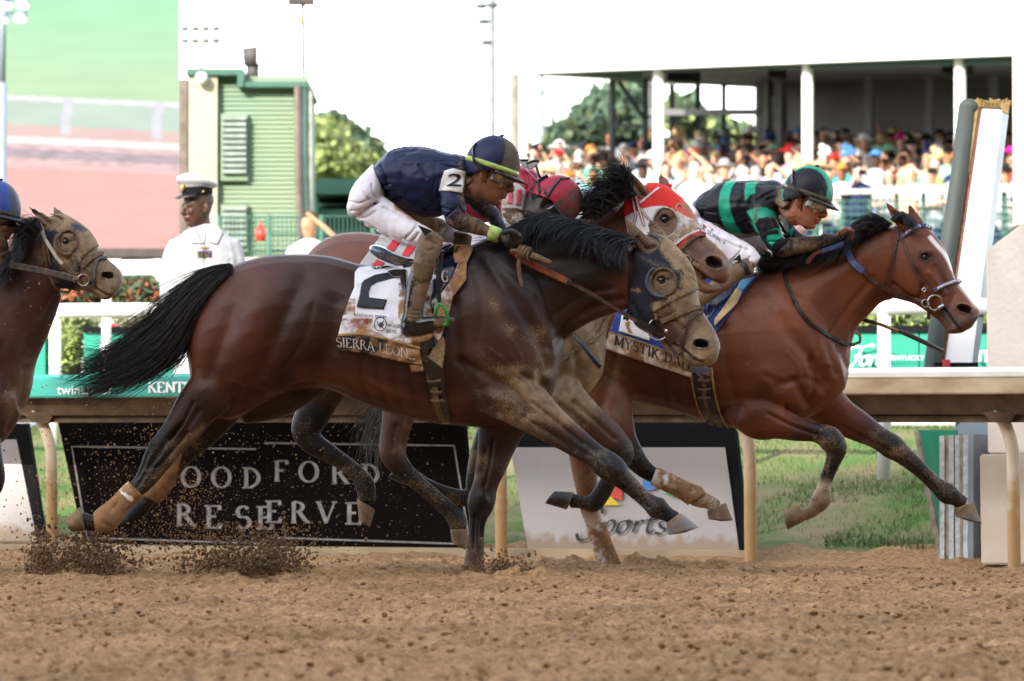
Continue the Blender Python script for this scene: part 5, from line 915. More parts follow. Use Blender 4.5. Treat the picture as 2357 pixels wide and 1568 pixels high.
S('F', [(2020, 680), (1980, 730), (1935, 800)], 12, -.013); S('F', [(1990, 590), (1920, 640), (1860, 690)], 26, .008); S('F', [(2010, 640), (1960, 700), (1910, 770)], 10, -.007); S('F', [(1820, 640), (1880, 620), (1960, 590)], 14, -.008)
for k in range(4): S('F', [(1650-k*34, 800), (1635-k*34, 870), (1640-k*32, 930)], 8, -.003)
S('F', [(1420, 800), (1400, 880), (1380, 950)], 16, -.012); S('F', [(1500, 880), (1600, 930)], 18, .005); S('F', [(1900, 780), (1925, 860)], 12, -.008)
S('L3', [(740, 400), (900, 480), (1040, 530)], 16, -.009); S('L3', [(1130, 570)], 40, .006); S('L3', [(1125, 640), (1090, 830)], 12, -.006); S('L3', [(1200, 480), (1350, 560), (1500, 640)], 18, -.008); S('L3', [(1600, 700), (1800, 880)], 12, -.006)
S('L3', [(850, 350), (870, 400), (920, 430)], 14, -.010); S('L2', [(1720, 400), (1800, 580)], 26, -.008)
for q in ([(1700, 700), (1730, 760), (1720, 830)], [(1760, 860), (1800, 880), (1850, 870), (1890, 890)], [(1640, 690), (1650, 780), (1630, 860)], [(1830, 700), (1870, 760), (1880, 810)]): S('F', q, 9, -.006)
for q in ([(1600, 900), (1660, 930), (1700, 925)], [(1810, 810), (1840, 850), (1835, 890)]): S('F', q, 5, .004)
h3.refresh()
head_detail(h3, 'H3', (885, 597), 42, (1300, 1140, 74, 36), 18, [(1060, 1110), (1130, 1190), (1200, 1290), (1260, 1360)], [(560, 880), (700, 1000), (820, 1030), (860, 900)], [(930, 760), (1040, 900), (1100, 980)])
S('H3', [(1000, 700), (1090, 860)], 34, -.006); S('H3', [(730, 300), (650, 230), (570, 140)], 26, -.016); S('H3', [(820, 760), (900, 880)], 40, -.004); S('H3', [(1190, 990), (1160, 1080)], 26, -.005)
S('H3', [(1120, 1380), (1200, 1350)], 26, .005)
pt = h3.paint
pt('H3', [(945, 395), (1010, 470), (1090, 560), (1140, 640), (1175, 720)], 24, (.75, .66, .6), 1, mud=.1, hard=4); pt('H3', [(1175, 720), (1205, 810)], 12, (.72, .62, .56), 1, mud=.1); pt('H3', [(1250, 900), (1340, 1010), (1420, 1120)], 18, (.6, .45, .38), .9, mud=.25)
pt('H3', [(1010, 600), (1080, 800), (1150, 950)], 60, (.075, .032, .02), .75, mud=.2); pt('H3', [(880, 590)], 70, (.05, .024, .016), .7); pt('H3', [(1100, 1180), (1180, 1250), (1300, 1300), (1380, 1250)], 85, (.045, .028, .023), .85, mud=.35); pt('H3', [(1060, 1250), (1150, 1370)], 50, (.06, .03, .024), .7, mud=.25)
pt('H3', [(1290, 1120), (1400, 1170)], 50, (.08, .05, .04), .6, mud=.3); pt('H3', [(620, 700), (800, 900)], 70, (.17, .05, .02), .6); pt('H3', [(600, 470), (560, 800), (480, 960)], 26, (.07, .03, .02), .6)
pt('F', [(1840, 860), (1800, 820), (1760, 720)], 60, (.17, .065, .035), .7, mud=.3); pt('F', [(1740, 640), (1860, 600), (2000, 545)], 16, (.03, .014, .01), .7); pt('F', [(1690, 960), (1640, 950)], 26, (.13, .035, .015), .6)
pt('L3', [(620, 540), (760, 570)], 40, (.1, .03, .014), .5); pt('L3', [(1350, 600)], 24, (.2, .13, .08), .7, mud=.5); pt('L2', [(1760, 100), (1850, 400)], 60, (.15, .08, .05), .5, mud=.55)
pt('F', [(1520, 900), (1600, 920), (1690, 950)], 34, (.05, .015, .007), .7); pt('F', [(1560, 720), (1640, 760), (1660, 880)], 40, (.08, .022, .009), .6); pt('F', [(1850, 660), (1800, 740)], 40, (.19, .055, .018), .6); pt('F', [(1760, 900), (1740, 960)], 30, (.075, .022, .010), .6); pt('F', [(1900, 700), (1930, 800)], 30, (.085, .028, .012), .6); pt('F', [(1940, 620), (1900, 700)], 30, (.09, .025, .010), .4)  # dark lower barrel and flank: underside shading painted into the coat colour
body3 = h3.obj('body', coat, h3.root); h3.b = h3.bvh()
hoof(h3, 'L3', (925, 962), (968, 1075), (838, 1010), (862, 1128), -.17, .06, .8); hoof(h3, 'L3', (2030, 955), (1905, 1000), (2083, 1088), (1918, 1046), .12, .06, .5, (.1, .095, .09))
hoof(h3, 'L2', (2515, 960), (2395, 1012), (2558, 1070), (2405, 1062), -.15, .058, .7, (.15, .1, .06))
eye(h3, 'H3', 885, 600, 40)
# ------------------------------------------------------------------ horse eleven: muddy bay between the two
h11 = Org(1.15, 1200, -.10, PAL[11]); h11.root = start('mud-coated bay racehorse in the middle with a red and white hood', (0, 1.15, 0))
h11.edge('F', [(688, 640, 690, 780, 0, .12, 'r'), (712, 580, 715, 850, 0, .2, 'r'), (760, 544, 760, 880, 0, .25, 'r'), (830, 534, 840, 885, 0, .28, 'r'), (920, 548, 925, 905, 0, .285), (1020, 565, 1030, 930, 0, .29), (1115, 560, 1125, 950, 0, .285), (1190, 550, 1225, 955, 0, .265), (1250, 560, 1300, 942, 0, .24, 'm'), (1300, 600, 1352, 910, 0, .2, 'm'), (1345, 680, 1388, 860, 0, .14, 'm')])
h11.edge('F', [(1180, 560, 1340, 890, 0, .2, 'm'), (1230, 545, 1388, 815, 0, .17, 'm'), (1290, 525, 1400, 745, 0, .135, 'g'), (1340, 505, 1430, 700, 0, .115), (1385, 483, 1460, 668, 0, .1), (1440, 450, 1490, 640, 0, .09)])
h11.edge('H11', [(700, 330, 400, 740, 0, .085), (830, 285, 450, 860, 0, .09), (1000, 295, 480, 1000, -.01, .098), (1200, 425, 560, 1130, -.02, .104), (1330, 570, 720, 1220, -.04, .1), (1415, 730, 900, 1265, -.055, .085),
  (1500, 865, 1070, 1270, -.07, .068), (1620, 975, 1230, 1320, -.085, .057), (1730, 1085, 1400, 1335, -.095, .056), (1800, 1180, 1530, 1375, -.105, .06), (1805, 1290, 1640, 1425, -.11, .05), (1790, 1370, 1700, 1440, -.11, .028)], dflt='h', seg=28)
h11.edge('H11', [(1180, 1180, 1150, 1340, -.07, .05, 'h'), (1320, 1280, 1290, 1400, -.085, .045, 'h'), (1430, 1330, 1400, 1470, -.095, .042, 'h'), (1530, 1420, 1470, 1545, -.1, .044, 'h'), (1620, 1465, 1580, 1555, -.105, .04, 'h'), (1715, 1475, 1680, 1520, -.105, .025, 'h')], seg=18)
h11.limb('H11', [(800, 440, 70, -.07, 'h', .5), (740, 350, 88, -.075, 'h', .5), (660, 240, 72, -.075, 'h', .38), (595, 150, 45, -.07, 'k', .4), (545, 80, 14, -.07, 'k', .8)])
h11.limb('H11', [(1060, 340, 55, .06, 'h', .5), (1030, 265, 66, .07, 'h', .45), (1000, 205, 40, .07, 'h', .4), (1000, 165, 14, .07, 'k', .8)])
h11.limb('L2', [(1330, 60, 190, -.1, 'm', .55), (1430, 230, 165, -.13, 'm', .6), (1560, 350, 118, -.15, 'g', .7), (1690, 460, 98, -.15, 'd', .75), (1800, 555, 88, -.15, 'd'), (1858, 640, 82, -.15, 'k'), (1830, 730, 62, -.15, 'k'), (1775, 830, 54, -.15, 'k'), (1725, 915, 56, -.15, 'k'), (1680, 965, 56, -.15, 'k'), (1610, 955, 42, -.15, 'k'), (1545, 945, 48, -.15, 'k')])
h11.limb('L2', [(1230, 250, 150, .1, 'd', .65), (1100, 430, 115, .12, 'k'), (1000, 640, 88, .12, 'k'), (955, 830, 74, .12, 'k'), (950, 915, 62, .12, 'k'), (860, 928, 54, .12, 'k'), (750, 900, 48, .12, 'k'), (655, 868, 54, .12, 'k'), (600, 830, 46, .12, 'k'), (560, 800, 50, .12, 'k')])
h11.limb('L2', [(560, 60, 210, -.1, 'b', .7), (500, 250, 150, -.13, 'd', .7), (460, 420, 104, -.14, 'd'), (432, 560, 86, -.14, 'd'), (428, 660, 84, -.14, 'd'), (490, 750, 62, -.14, 'k'), (590, 840, 50, -.14, 'k'), (690, 925, 48, -.14, 'k'), (770, 1000, 52, -.14, 'k'), (822, 1055, 62, -.14, 'k'), (840, 1120, 52, -.14, 'k')])
h11.limb('L1', [(2160, 40, 190, .12, 'd', .7), (2060, 200, 145, .13, 'd', .7), (1985, 360, 112, .13, 'k'), (1925, 490, 100, .13, 'k'), (1955, 575, 78, .13, 'k'), (2050, 640, 62, .13, 'k'), (2160, 710, 52, .13, 'k'), (2250, 785, 54, .13, 'k'), (2290, 850, 64, .13, 'k'), (2300, 920, 56, .13, 'k'), (2298, 950, 58, .13, 'k')])
h11.build(.0066, 3)
S = h11.sculpt
S('F', [(1310, 780), (1330, 850), (1310, 900)], 14, -.014); S('F', [(1290, 740), (1300, 830), (1270, 900)], 12, -.010); S('F', [(1395, 745), (1360, 780), (1345, 850)], 12, -.008); S('F', [(760, 620), (730, 560)], 20, -.006); S('F', [(800, 590), (860, 580)], 26, .006)
S('L2', [(1560, 330), (1700, 450), (1820, 560)], 18, -.008); S('L2', [(1480, 350), (1620, 470)], 22, -.01); S('L2', [(1860, 640)], 44, .006); S('L2', [(440, 480), (430, 620)], 20, -.009); S('L2', [(500, 420), (480, 600)], 16, -.007)
S('F', [(1430, 540), (1410, 620)], 16, -.008); S('F', [(1385, 520), (1400, 580)], 20, .006)
h11.refresh()
head_detail(h11, 'H11', (1040, 690), 54, (1615, 1195, 92, 62), 22, [(1330, 1235), (1420, 1290), (1520, 1370), (1600, 1425)], [(560, 900), (680, 1060), (800, 1100)], [(1130, 900), (1260, 1040), (1330, 1110)])
S('H11', [(1240, 1130), (1330, 1160), (1420, 1200)], 18, -.005); S('H11', [(1280, 1110), (1390, 1150)], 10, .004); S('H11', [(800, 420), (730, 330), (650, 220)], 30, -.018); S('H11', [(1450, 950), (1560, 1080)], 40, -.005)
pt = h11.paint
pt('H11', [(1500, 1180), (1560, 1280), (1700, 1280), (1760, 1180)], 40, (.16, .11, .085), .6, mud=.6); pt('H11', [(1340, 1040), (1480, 1080), (1560, 1050)], 60, (.06, .038, .03), .6, mud=.3); pt('H11', [(1600, 1450), (1700, 1460)], 20, (.25, .13, .11), .8, mud=.2)
pt('F', [(1385, 520), (1420, 500), (1400, 560)], 30, (.11, .035, .018), .8, mud=.06); pt('F', [(1340, 800), (1380, 760)], 50, MUD, .5, mud=.97); pt('F', [(1280, 850), (1340, 900)], 40, MUD, .5, mud=.95)
pt('F', [(720, 570), (820, 545)], 24, (.12, .06, .045), .6, mud=.4)
pt('L2', [(1450, 250), (1640, 400)], 40, MUD, .4, mud=.8); pt('L2', [(500, 450), (470, 640)], 22, (.14, .07, .035), .6, mud=.5)
body11 = h11.obj('body', coat, h11.root); h11.b = h11.bvh()
hoof(h11, 'L2', (1560, 892), (1515, 1002), (1440, 885), (1380, 962), -.15, .055, .35, (.04, .035, .032)); hoof(h11, 'L2', (568, 748), (512, 852), (470, 735), (392, 800), .12, .055, .2, (.03, .028, .026))
hoof(h11, 'L2', (785, 1128), (895, 1125), (795, 1205), (888, 1255), -.14, .055, .8); hoof(h11, 'L1', (2238, 932), (2352, 1005), (2252, 1065), (2318, 1112), .13, .055, .6, (.06, .05, .04))
eye(h11, 'H11', 1042, 695, 50)
# ------------------------------------------------------------------ chasing horse on the left
h4 = Org(.8, 0, -.10, PAL[4]); h4.root = start('dark horse chasing at the left edge in a mud-covered blinker hood', (-2.6, .8, 0))
h4.edge('F', [(-730, 700, -728, 860, 0, .14), (-700, 610, -690, 960, 0, .23), (-560, 590, -560, 930, 0, .28), (-420, 610, -410, 940, 0, .29), (-280, 640, -250, 985, 0, .29), (-170, 625, -130, 1015, 0, .27), (-100, 630, -50, 1030, 0, .25), (-40, 680, 5, 1020, 0, .2), (5, 780, 48, 960, 0, .14)])
h4.edge('F', [(-120, 630, 10, 1000, 0, .2), (-60, 625, 66, 920, 0, .17), (-20, 610, 84, 835, 0, .145), (25, 585, 112, 770, 0, .12), (62, 545, 132, 715, 0, .1), (88, 515, 142, 682, 0, .09)])
h4.edge('H4', [(470, 560, 420, 1100, 0, .08), (580, 478, 520, 1190, -.01, .09), (720, 462, 590, 1260, -.015, .098), (870, 535, 680, 1295, -.025, .103), (1010, 640, 780, 1310, -.035, .098), (1098, 755, 890, 1330, -.045, .083),
  (1158, 880, 985, 1355, -.06, .068), (1255, 975, 1080, 1385, -.07, .058), (1365, 1070, 1140, 1430, -.08, .057), (1425, 1150, 1195, 1455, -.09, .062), (1415, 1260, 1265, 1445, -.095, .05), (1360, 1365, 1320, 1400, -.1, .025)], dflt='h', seg=26)
h4.limb('H4', [(620, 560, 60, -.07, 'h', .5), (545, 540, 66, -.075, 'h', .5), (470, 480, 56, -.075, 'h', .4), (395, 420, 34, -.07, 'd', .4), (328, 360, 9, -.07, 'k', .8)])
h4.limb('H4', [(740, 500, 50, .06, 'h', .5), (665, 440, 52, .07, 'h', .45), (635, 395, 34, .07, 'h', .4), (625, 362, 14, .07, 'h', .8)])
h4.limb('F', [(-60, 960, 55, -.14, 'd'), (-30, 1050, 36, -.15, 'k'), (-20, 1120, 27, -.15, 'k'), (-90, 1180, 20, -.15, 'k'), (-160, 1200, 22, -.15, 'k'), (-190, 1190, 20, -.15, 'k')])
h4.limb('F', [(-100, 960, 60, .14, 'd'), (-180, 1060, 40, .15, 'k'), (-250, 1150, 28, .15, 'k'), (-300, 1240, 20, .15, 'k'), (-330, 1310, 22, .15, 'k')])
h4.limb('F', [(-640, 900, 80, -.14, 'd'), (-720, 1020, 45, -.15, 'k'), (-780, 1110, 30, -.15, 'k'), (-850, 1200, 20, -.15, 'k'), (-900, 1240, 22, -.15, 'k')])
h4.limb('F', [(-580, 900, 80, .14, 'd'), (-620, 1020, 45, .15, 'k'), (-700, 1110, 30, .15, 'k'), (-720, 1230, 20, .15, 'k'), (-740, 1310, 22, .15, 'k')])
h4.build(.0085, 4)
S = h4.sculpt
S('F', [(130, 690), (90, 760), (50, 840), (30, 900)], 12, -.012); S('F', [(40, 700), (20, 800)], 30, .008); S('F', [(60, 850), (50, 920), (20, 990)], 10, -.012); S('F', [(0, 800), (10, 900)], 16, -.01)
h4.refresh()
head_detail(h4, 'H4', (765, 775), 40, (1250, 1165, 66, 34), 8, [(1040, 1260), (1130, 1330), (1230, 1390), (1310, 1400)], [(520, 1060), (640, 1200), (760, 1230)], [(860, 950), (960, 1060), (1050, 1130)])
for k in range(8): S('H4', [(720+k*40, 950-k*22), (800+k*30, 1040-k*28)], 8, (-.004 if k % 2 else .004))
S('H4', [(570, 560), (480, 490), (400, 430)], 20, -.012)
pt = h4.paint; pt('F', [(60, 860), (30, 940)], 30, MUD, .4, mud=.75); pt('F', [(110, 640), (60, 760)], 30, (.075, .024, .014), .5); pt('H4', [(1180, 1100), (1350, 1150), (1250, 1400)], 90, MUD, .4, mud=.9)
pt('F', [(0, 640), (40, 600)], 20, (.01, .008, .008), .9, mud=0)
body4 = h4.obj('body', coat, h4.root); h4.b = h4.bvh(); eye(h4, 'H4', 762, 775, 38)
# ================================================================== riders, tack, manes
Org.gw, Org.gd = 1, 1
skinm = MA('skin', rough=.5, mudcol=(.2, .12, .07), spec=.4, bump=.15, bscale=120, speck=160, patch=30)
silk = MA('silk', rough=.42, mudcol=(.19, .12, .07), spec=.25, bump=.25, bscale=18, grain=(1.5, 1, .6), speck=70, patch=12)
nylon = MA('white_breeches', rough=.5, mudcol=(.27, .16, .085), spec=.4, bump=.35, bscale=16, grain=(2, 1, .5), speck=60, patch=14)
bootm = MA('boot_leather', rough=.16, mudcol=(.19, .115, .06), mudrough=.8, spec=.6, bump=.2, bscale=50, speck=90, patch=16)
shellm = MA('helmet_cover', rough=.45, mudcol=(.10, .075, .055), spec=.25, bump=.12, bscale=60, speck=140, patch=14)
hoodm = MA('hood_cloth', rough=.75, mudcol=(.30, .20, .115), spec=.25, bump=.6, bscale=60, speck=90, patch=10)
clothm = MA('saddle_cloth', rough=.6, mudcol=(.33, .17, .08), spec=.25, bump=.4, bscale=35, speck=45, patch=12)
blkp = M('black_print_cloth', (.014, .015, .020), rough=.6, var=.1, bump=.1); whp = M('white_print_cloth', (.72, .70, .68), rough=.6, var=.1, scale=30, bump=0); redp = M('red_print', (.5, .05, .06), rough=.6, var=.1, bump=0); goldp = M('gold_binding', (.42, .25, .08), rough=.6, var=.25, scale=30, bump=.2)
glass = M('goggle_lens', (.20, .19, .18), rough=.06, var=.3, scale=30, bump=0, spec=.9); yel = M('amber_vent', (.55, .36, .04), rough=.4, var=.1, bump=0); neon = M('yellow_green_band', (.40, .62, .10), rough=.5, var=.2, scale=30, bump=.1, col2=(.30, .30, .11)); hairb = M('short_dark_hair', (.012, .010, .009), rough=.6, var=.2, bump=.5, bscale=90)
def frame(c, f, tiltside=0):
    f = Vector(f).normalized(); s = Vector((0, -1, 0)); s = (s-f*s.dot(f)).normalized(); up = s.cross(f).normalized(); up = -up if up.z < 0 else up
    if tiltside: s2 = s*math.cos(tiltside)+up*math.sin(tiltside); up = s2.cross(f).normalized(); s = s2
    return Vector(c), f, up, s      # up = s x f ; for f=+x, s=-y -> up=+z
def head(org, fr, sc_=1., skin=(.30, .13, .07), mud=.15, necks=None, brow=(.02, .012, .01)):
    c, f, up, s = fr; org.pal['s'] = (*skin, mud); cs = org.col('s'); L = []
    A = [(.07, .0, .055, .05), (.05, -.005, .085, .066), (.02, -.01, .098, .075), (-.01, -.008, .100, .077), (-.035, .0, .094, .074), (-.06, .004, .090, .071), (-.085, .010, .084, .067), (-.11, .016, .074, .060), (-.132, .026, .060, .051), (-.150, .040, .042, .038), (-.160, .050, .022, .024)]
    C = [np.array(c+up*(t*sc_)+f*(fo*sc_)) for t, fo, a, b in A]; org.loft(np.array(C), np.array([np.array(f*a*sc_) for t, fo, a, b in A]), np.array([np.array(s*b*sc_) for t, fo, a, b in A]), np.array([cs]*len(A)), 24, .92)
    pt = lambda a, b, d=0: np.array(c+f*(a*sc_)+up*(b*sc_)+s*(d*sc_))
    org.tube3([pt(.088, -.025), pt(.102, -.05), pt(.116, -.072), pt(.106, -.082)], [.011*sc_, .012*sc_, .016*sc_, .012*sc_], 's')
    for d in (-.010, .010): org.tube3([pt(.100, -.080, d), pt(.098, -.079, d*1.6)], [.010*sc_, .008*sc_], 's')
    for d in (-1, 1):
        org.tube3([pt(.082, -.03, .045*d), pt(.090, -.028, .022*d)], [.012*sc_, .011*sc_], 's'); org.tube3([pt(.070, -.068, .045*d), pt(.084, -.066, .026*d)], [.020*sc_, .018*sc_], 's')
        org.tube3([pt(-.004, -.030, .077*d), pt(-.012, -.045, .083*d), pt(-.010, -.065, .080*d), pt(0, -.078, .074*d)], [.012*sc_, .016*sc_, .013*sc_, .008*sc_], 's', flat=.6)
    org.tube3([pt(.088, -.104, -.026), pt(.100, -.102, 0), pt(.088, -.104, .026)], [.006*sc_, .009*sc_, .006*sc_], (skin[0]*1.1, skin[1]*.7, skin[2]*.8, mud)); org.tube3([pt(.086, -.116, -.022), pt(.097, -.117, 0), pt(.086, -.116, .022)], [.006*sc_, .0095*sc_, .006*sc_], (skin[0]*1.1, skin[1]*.7, skin[2]*.8, mud))
    org.tube3([pt(.072, -.142, -.012), pt(.078, -.142, 0), pt(.072, -.142, .012)], [.014*sc_, .017*sc_, .014*sc_], 's')
    org.hf = (fr, sc_)
    if necks is not None: org.tube3([pt(-.01, -.06), pt(-.02, -.12)]+[np.array(q) for q in necks], [.058*sc_, .054*sc_]+[.056*sc_]*len(necks), 's')
def hsculpt(org, a, b, r, depth, d=None, col=None, st=.8):
    """sculpt in head coordinates: a forward, b up"""
    (c, f, up, s), k = org.hf; R = org.V-np.array(c); A = R@np.array(f)/k; B = R@np.array(up)/k; D = R@np.array(s)/k
    dd = (A-a)**2+(B-b)**2
    if d is not None: dd = dd+(np.abs(D)-d)**2
    g = np.exp(-dd/r**2); org.V += org.N*(depth*g)[:, None]
    if col is not None: g = (g*st)[:, None]; org.C[:, :3] = org.C[:, :3]*(1-g)+np.array(col)*g
def face_marks(org, dark, lips):
    hsculpt(org, .086, -.040, .017, -.010, .034, dark, .5); hsculpt(org, .096, -.110, .005, -.006, .006, dark, .9); hsculpt(org, .094, -.110, .005, -.005, .016, dark, .9); hsculpt(org, .088, -.111, .005, -.004, .024, dark, .8)
    hsculpt(org, .094, -.022, .011, .002, .03, dark, .6); hsculpt(org, .104, -.086, .006, -.005, .008, dark, .8); hsculpt(org, .080, -.095, .012, -.003, .040); hsculpt(org, -.006, -.05, .009, -.006, .082, dark, .5); hsculpt(org, .09, -.128, .010, -.003, 0)
    hsculpt(org, .05, -.10, .02, -.004, .06); org.refresh()
def helmet(root, fr, sc_, colf, band=None, name='helmet', rad=(.128, .108, .140), brim=True, seams=True, mudf=None, brimcol=(.012, .012, .018), back=-.02, low=.012):
    c, f, up, s = fr; rx, rs, rz = [r*sc_ for r in rad]; nu, nv = 96, 40; V3 = []; C3 = []; mu = []
    for j in range(nv+1):
        for i in range(nu):
            a = 2*math.pi*i/nu; e0 = -.16-.42*max(0, -math.cos(a)+.15)**.8; e = e0+(math.pi/2-e0)*j/nv; ca, sa, ce, se = math.cos(a), math.sin(a), math.cos(e), math.sin(e); seam = .0
            if seams: m6 = abs(((a*6/(2*math.pi)+.5) % 1)-.5); seam = -.0022*math.exp(-(m6/.02)**2)
            k = 1+seam/rx; V3.append(c+f*(rx*ce*ca*k+back*0)+s*(rs*ce*sa*k)+up*(rz*se*k)); C3.append(colf(a, e)); mu.append(mudf(a, e) if mudf else .15)
    Fc = [(j*nu+i, j*nu+(i+1) % nu, (j+1)*nu+(i+1) % nu, (j+1)*nu+i) for j in range(nv) for i in range(nu)]
    o = mesh_obj(name, np.array([v[:] for v in V3]), Fc, shellm, root, True, C3, mu); md = o.modifiers.new('s', 'SOLIDIFY'); md.thickness = .004; md.offset = 1
    bm = bmesh.new(); ball(bm, c+up*(rz+.004*sc_), (.012, .012, .006), 12); bm_obj('button', bm, M('navy_button', (.012, .014, .03)), o, True)
    if brim:
        Vb = []; Fb = []; n = 26
        for i in range(n+1):
            a = -1.25+2.5*i/n; w_ = .048*sc_*math.cos(a*.95)**.7 if abs(a*.95) < 1.57 else 0
            for t in (0, .5, 1): Vb.append(c+f*((rx+w_*t)*math.cos(a))+s*((rs+w_*t*.6)*math.sin(a))-up*((.020+.012*t*t)*sc_))
        for i in range(n):
            for t in (0, 1): b = i*3+t; Fb.append((b, b+1, b+4, b+3))
        q = mesh_obj('brim', np.array([v[:] for v in Vb]), Fb, shellm, o, True, [brimcol]*len(Vb), [.35]*len(Vb)); md = q.modifiers.new('s', 'SOLIDIFY'); md.thickness = .006; md.offset = 0
    if band:
        mat, e0, e1, k = band; Vb = []; n = 80
        for i in range(n):
            a = 2*math.pi*i/n
            for e in (e0, e1): Vb.append(c+f*(rx*k*math.cos(e)*math.cos(a))+s*(rs*k*math.cos(e)*math.sin(a))+up*(rz*k*math.sin(e)))
        q = mesh_obj('helmet_band', np.array([v[:] for v in Vb]), [(2*i, 2*((i+1) % n), 2*((i+1) % n)+1, 2*i+1) for i in range(n)], mat, o); md = q.modifiers.new('s', 'SOLIDIFY'); md.thickness = .005; md.offset = 1
    return o
def goggles(root, fr, sc_, vent=True, mat=None, fx=.098):
    c, f, up, s = fr; pt = lambda a, b, d=0: c+f*(a*sc_)+up*(b*sc_)+s*(d*sc_); V3 = []; Fc = []; n = 22
    for i in range(n+1):
        a = -1.35+2.7*i/n; wv = .024-.008*math.exp(-(a/.16)**2)
        for t, ex in ((-1, -.012), (-.6, 0), (0, .006), (.6, 0), (1, -.012)): V3.append(pt((fx+.006+ex)*math.cos(a)+.004, -.040+wv*t, .078*math.sin(a)))
    Fc = [(i*5+k, i*5+k+1, i*5+k+6, i*5+k+5) for i in range(n) for k in range(4)]; o = mesh_obj('goggles', np.array([v[:] for v in V3]), Fc, mat or glass, root); md = o.modifiers.new('s', 'SOLIDIFY'); md.thickness = .004; md.offset = 1
    bm = bmesh.new(); tube(bm, [pt(.012, -.036, .080), pt(-.045, -.016, .072), pt(-.085, .004, .045), pt(-.105, .02, 0)], .007, 6); bm_obj('strap', bm, blkle, o, True)
    if vent: bm = bmesh.new(); m_ = pt(.062, -.036, .077); tube(bm, [m_, m_+s*.006+f*.002], .014, 16); bm_obj('side_vent', bm, yel, o, False)
    return o
def fist(org, key, pts, yl, r=18, c='s', thumb=None):
    """closed hand: knuckle row and four finger chains; pts = list of (knuckle, mid, tip) per finger"""
    for i, (a, b, d) in enumerate(pts): org.limb(key, [(*a, r*1.15, yl-.012+.012*i, c), (*b, r, yl-.022+.012*i, c), (*d, r*.85, yl-.008+.012*i, c)], k=1, seg=12)
    if thumb: org.limb(key, [(*p, r*(1.15-.12*i), yl-.03, c) for i, p in enumerate(thumb)], k=1, seg=12)
def cpad(poly): return [Z(poly[0], *p) for p in poly[1]]
NAVY = (.004, .009, .042)
# ------------------------------------------------------------------ rider of horse two
r2 = empty('person', (-.3, -.05, .9), 'jockey in navy silks and white breeches with number 2 armband crouched on the nearest horse', 'person')
def org(pal=None, y0=0., u0=1000, sl=-.10): return Org(y0, u0, sl, pal or {})
u, v = Z('J2', 1590, 425); F2 = frame(P(u, v, -.12), (.93, -.18, -.31))
b = org({'s': (.20, .085, .045, .35), 'n': (*NAVY, .1), 'k': (.010, .010, .010, .33)})
neck = P(*Z('J2', 1330, 560), -.06); head(b, F2, 1.04, (.21, .085, .045), .3, [neck, P(*Z('J2', 1180, 640), 0)])
b.limb('J2', [(1250, 640, 120, 0, 'k'), (700, 560, 150, 0, 'k'), (400, 640, 110, 0, 'k'), (250, 850, 120, -.05, 'k')]); b.limb('J2', [(1180, 620, 60, -.08, 'k'), (1190, 800, 50, -.17, 'k'), (1210, 950, 50, -.19, 'k'), (1420, 1070, 46, -.17, 'k'), (1620, 1150, 42, -.16, 'k'), (1700, 1180, 46, -.17, 'k'), (1760, 1200, 64, -.185, 'k'), (1830, 1215, 64, -.185, 'k')], k=.9)
b.limb('J2', [(1200, 640, 60, .08, 'k'), (1400, 820, 50, .2, 'k'), (1560, 900, 50, .2, 'k'), (1680, 1060, 42, .14, 'k'), (1740, 1150, 50, .08, 'k')]); b.limb('J2', [(260, 850, 120, -.08, 'k'), (560, 1000, 80, -.17, 'k'), (950, 1180, 60, -.24, 'k'), (880, 1420, 50, -.3, 'k')])
fist(b, 'J2', [((1790, 1130), (1880, 1160), (1890, 1230)), ((1770, 1170), (1870, 1200), (1875, 1260)), ((1750, 1210), (1850, 1240), (1850, 1285)), ((1730, 1245), (1810, 1270), (1815, 1300))], -.2, 30, 'k', [(1700, 1130), (1780, 1110), (1850, 1130)])
b.build(.0048, 2); face_marks(b, (.05, .02, .012), None); b.wrinkle(.0008, 90); b.obj('body', skinm, r2)
def navyfold(o, key, L, w=12, d=-.009):
    for p in L: o.sculpt(key, p, w, d, both=True); o.refresh()
j = org({'b': (*NAVY, .05), 'd': (*NAVY, .45), 'm': (.012, .013, .030, .46)})
j.edge('J2', [(335, 440, 372, 520, 0, .10), (400, 385, 450, 690, 0, .145), (500, 285, 520, 800, 0, .165), (650, 228, 680, 890, 0, .185), (820, 214, 850, 955, 0, .20), (980, 245, 1010, 960, 0, .205), (1120, 285, 1130, 900, 0, .20), (1230, 300, 1220, 800, -.01, .17), (1310, 320, 1340, 700, -.02, .11)], n=6)
j.limb('J2', [(1120, 470, 120, -.10), (1165, 620, 138, -.15), (1168, 740, 128, -.18), (1180, 860, 128, -.20), (1225, 975, 112, -.20, 'd'), (1330, 1035, 95, -.18, 'm'), (1460, 1080, 82, -.17, 'm'), (1560, 1120, 70, -.165, 'm'), (1590, 1132, 66, -.165, 'm')], k=.85)
j.limb('J2', [(1250, 560, 120, .10), (1400, 740, 110, .18, 'd'), (1510, 850, 105, .2, 'd'), (1600, 960, 80, .18, 'm'), (1680, 1060, 60, .14, 'm'), (1700, 1090, 54, .12, 'm')], k=.9)
j.limb('J2', [(1180, 480, 90, -.03), (1290, 520, 88, -.07, 'd'), (1370, 590, 84, -.11, 'd')], k=1) if not j.y0 else j.limb('J3', [(1000, 440, 90, -.08), (1100, 480, 92, -.17, 'd'), (1180, 560, 92, -.25, 'd')], k=1)
j.build(.0052, 3); j.wrinkle(.006, 13, (1, 1, 2)); j.wrinkle(.0035, 34, (1, 1, .5))
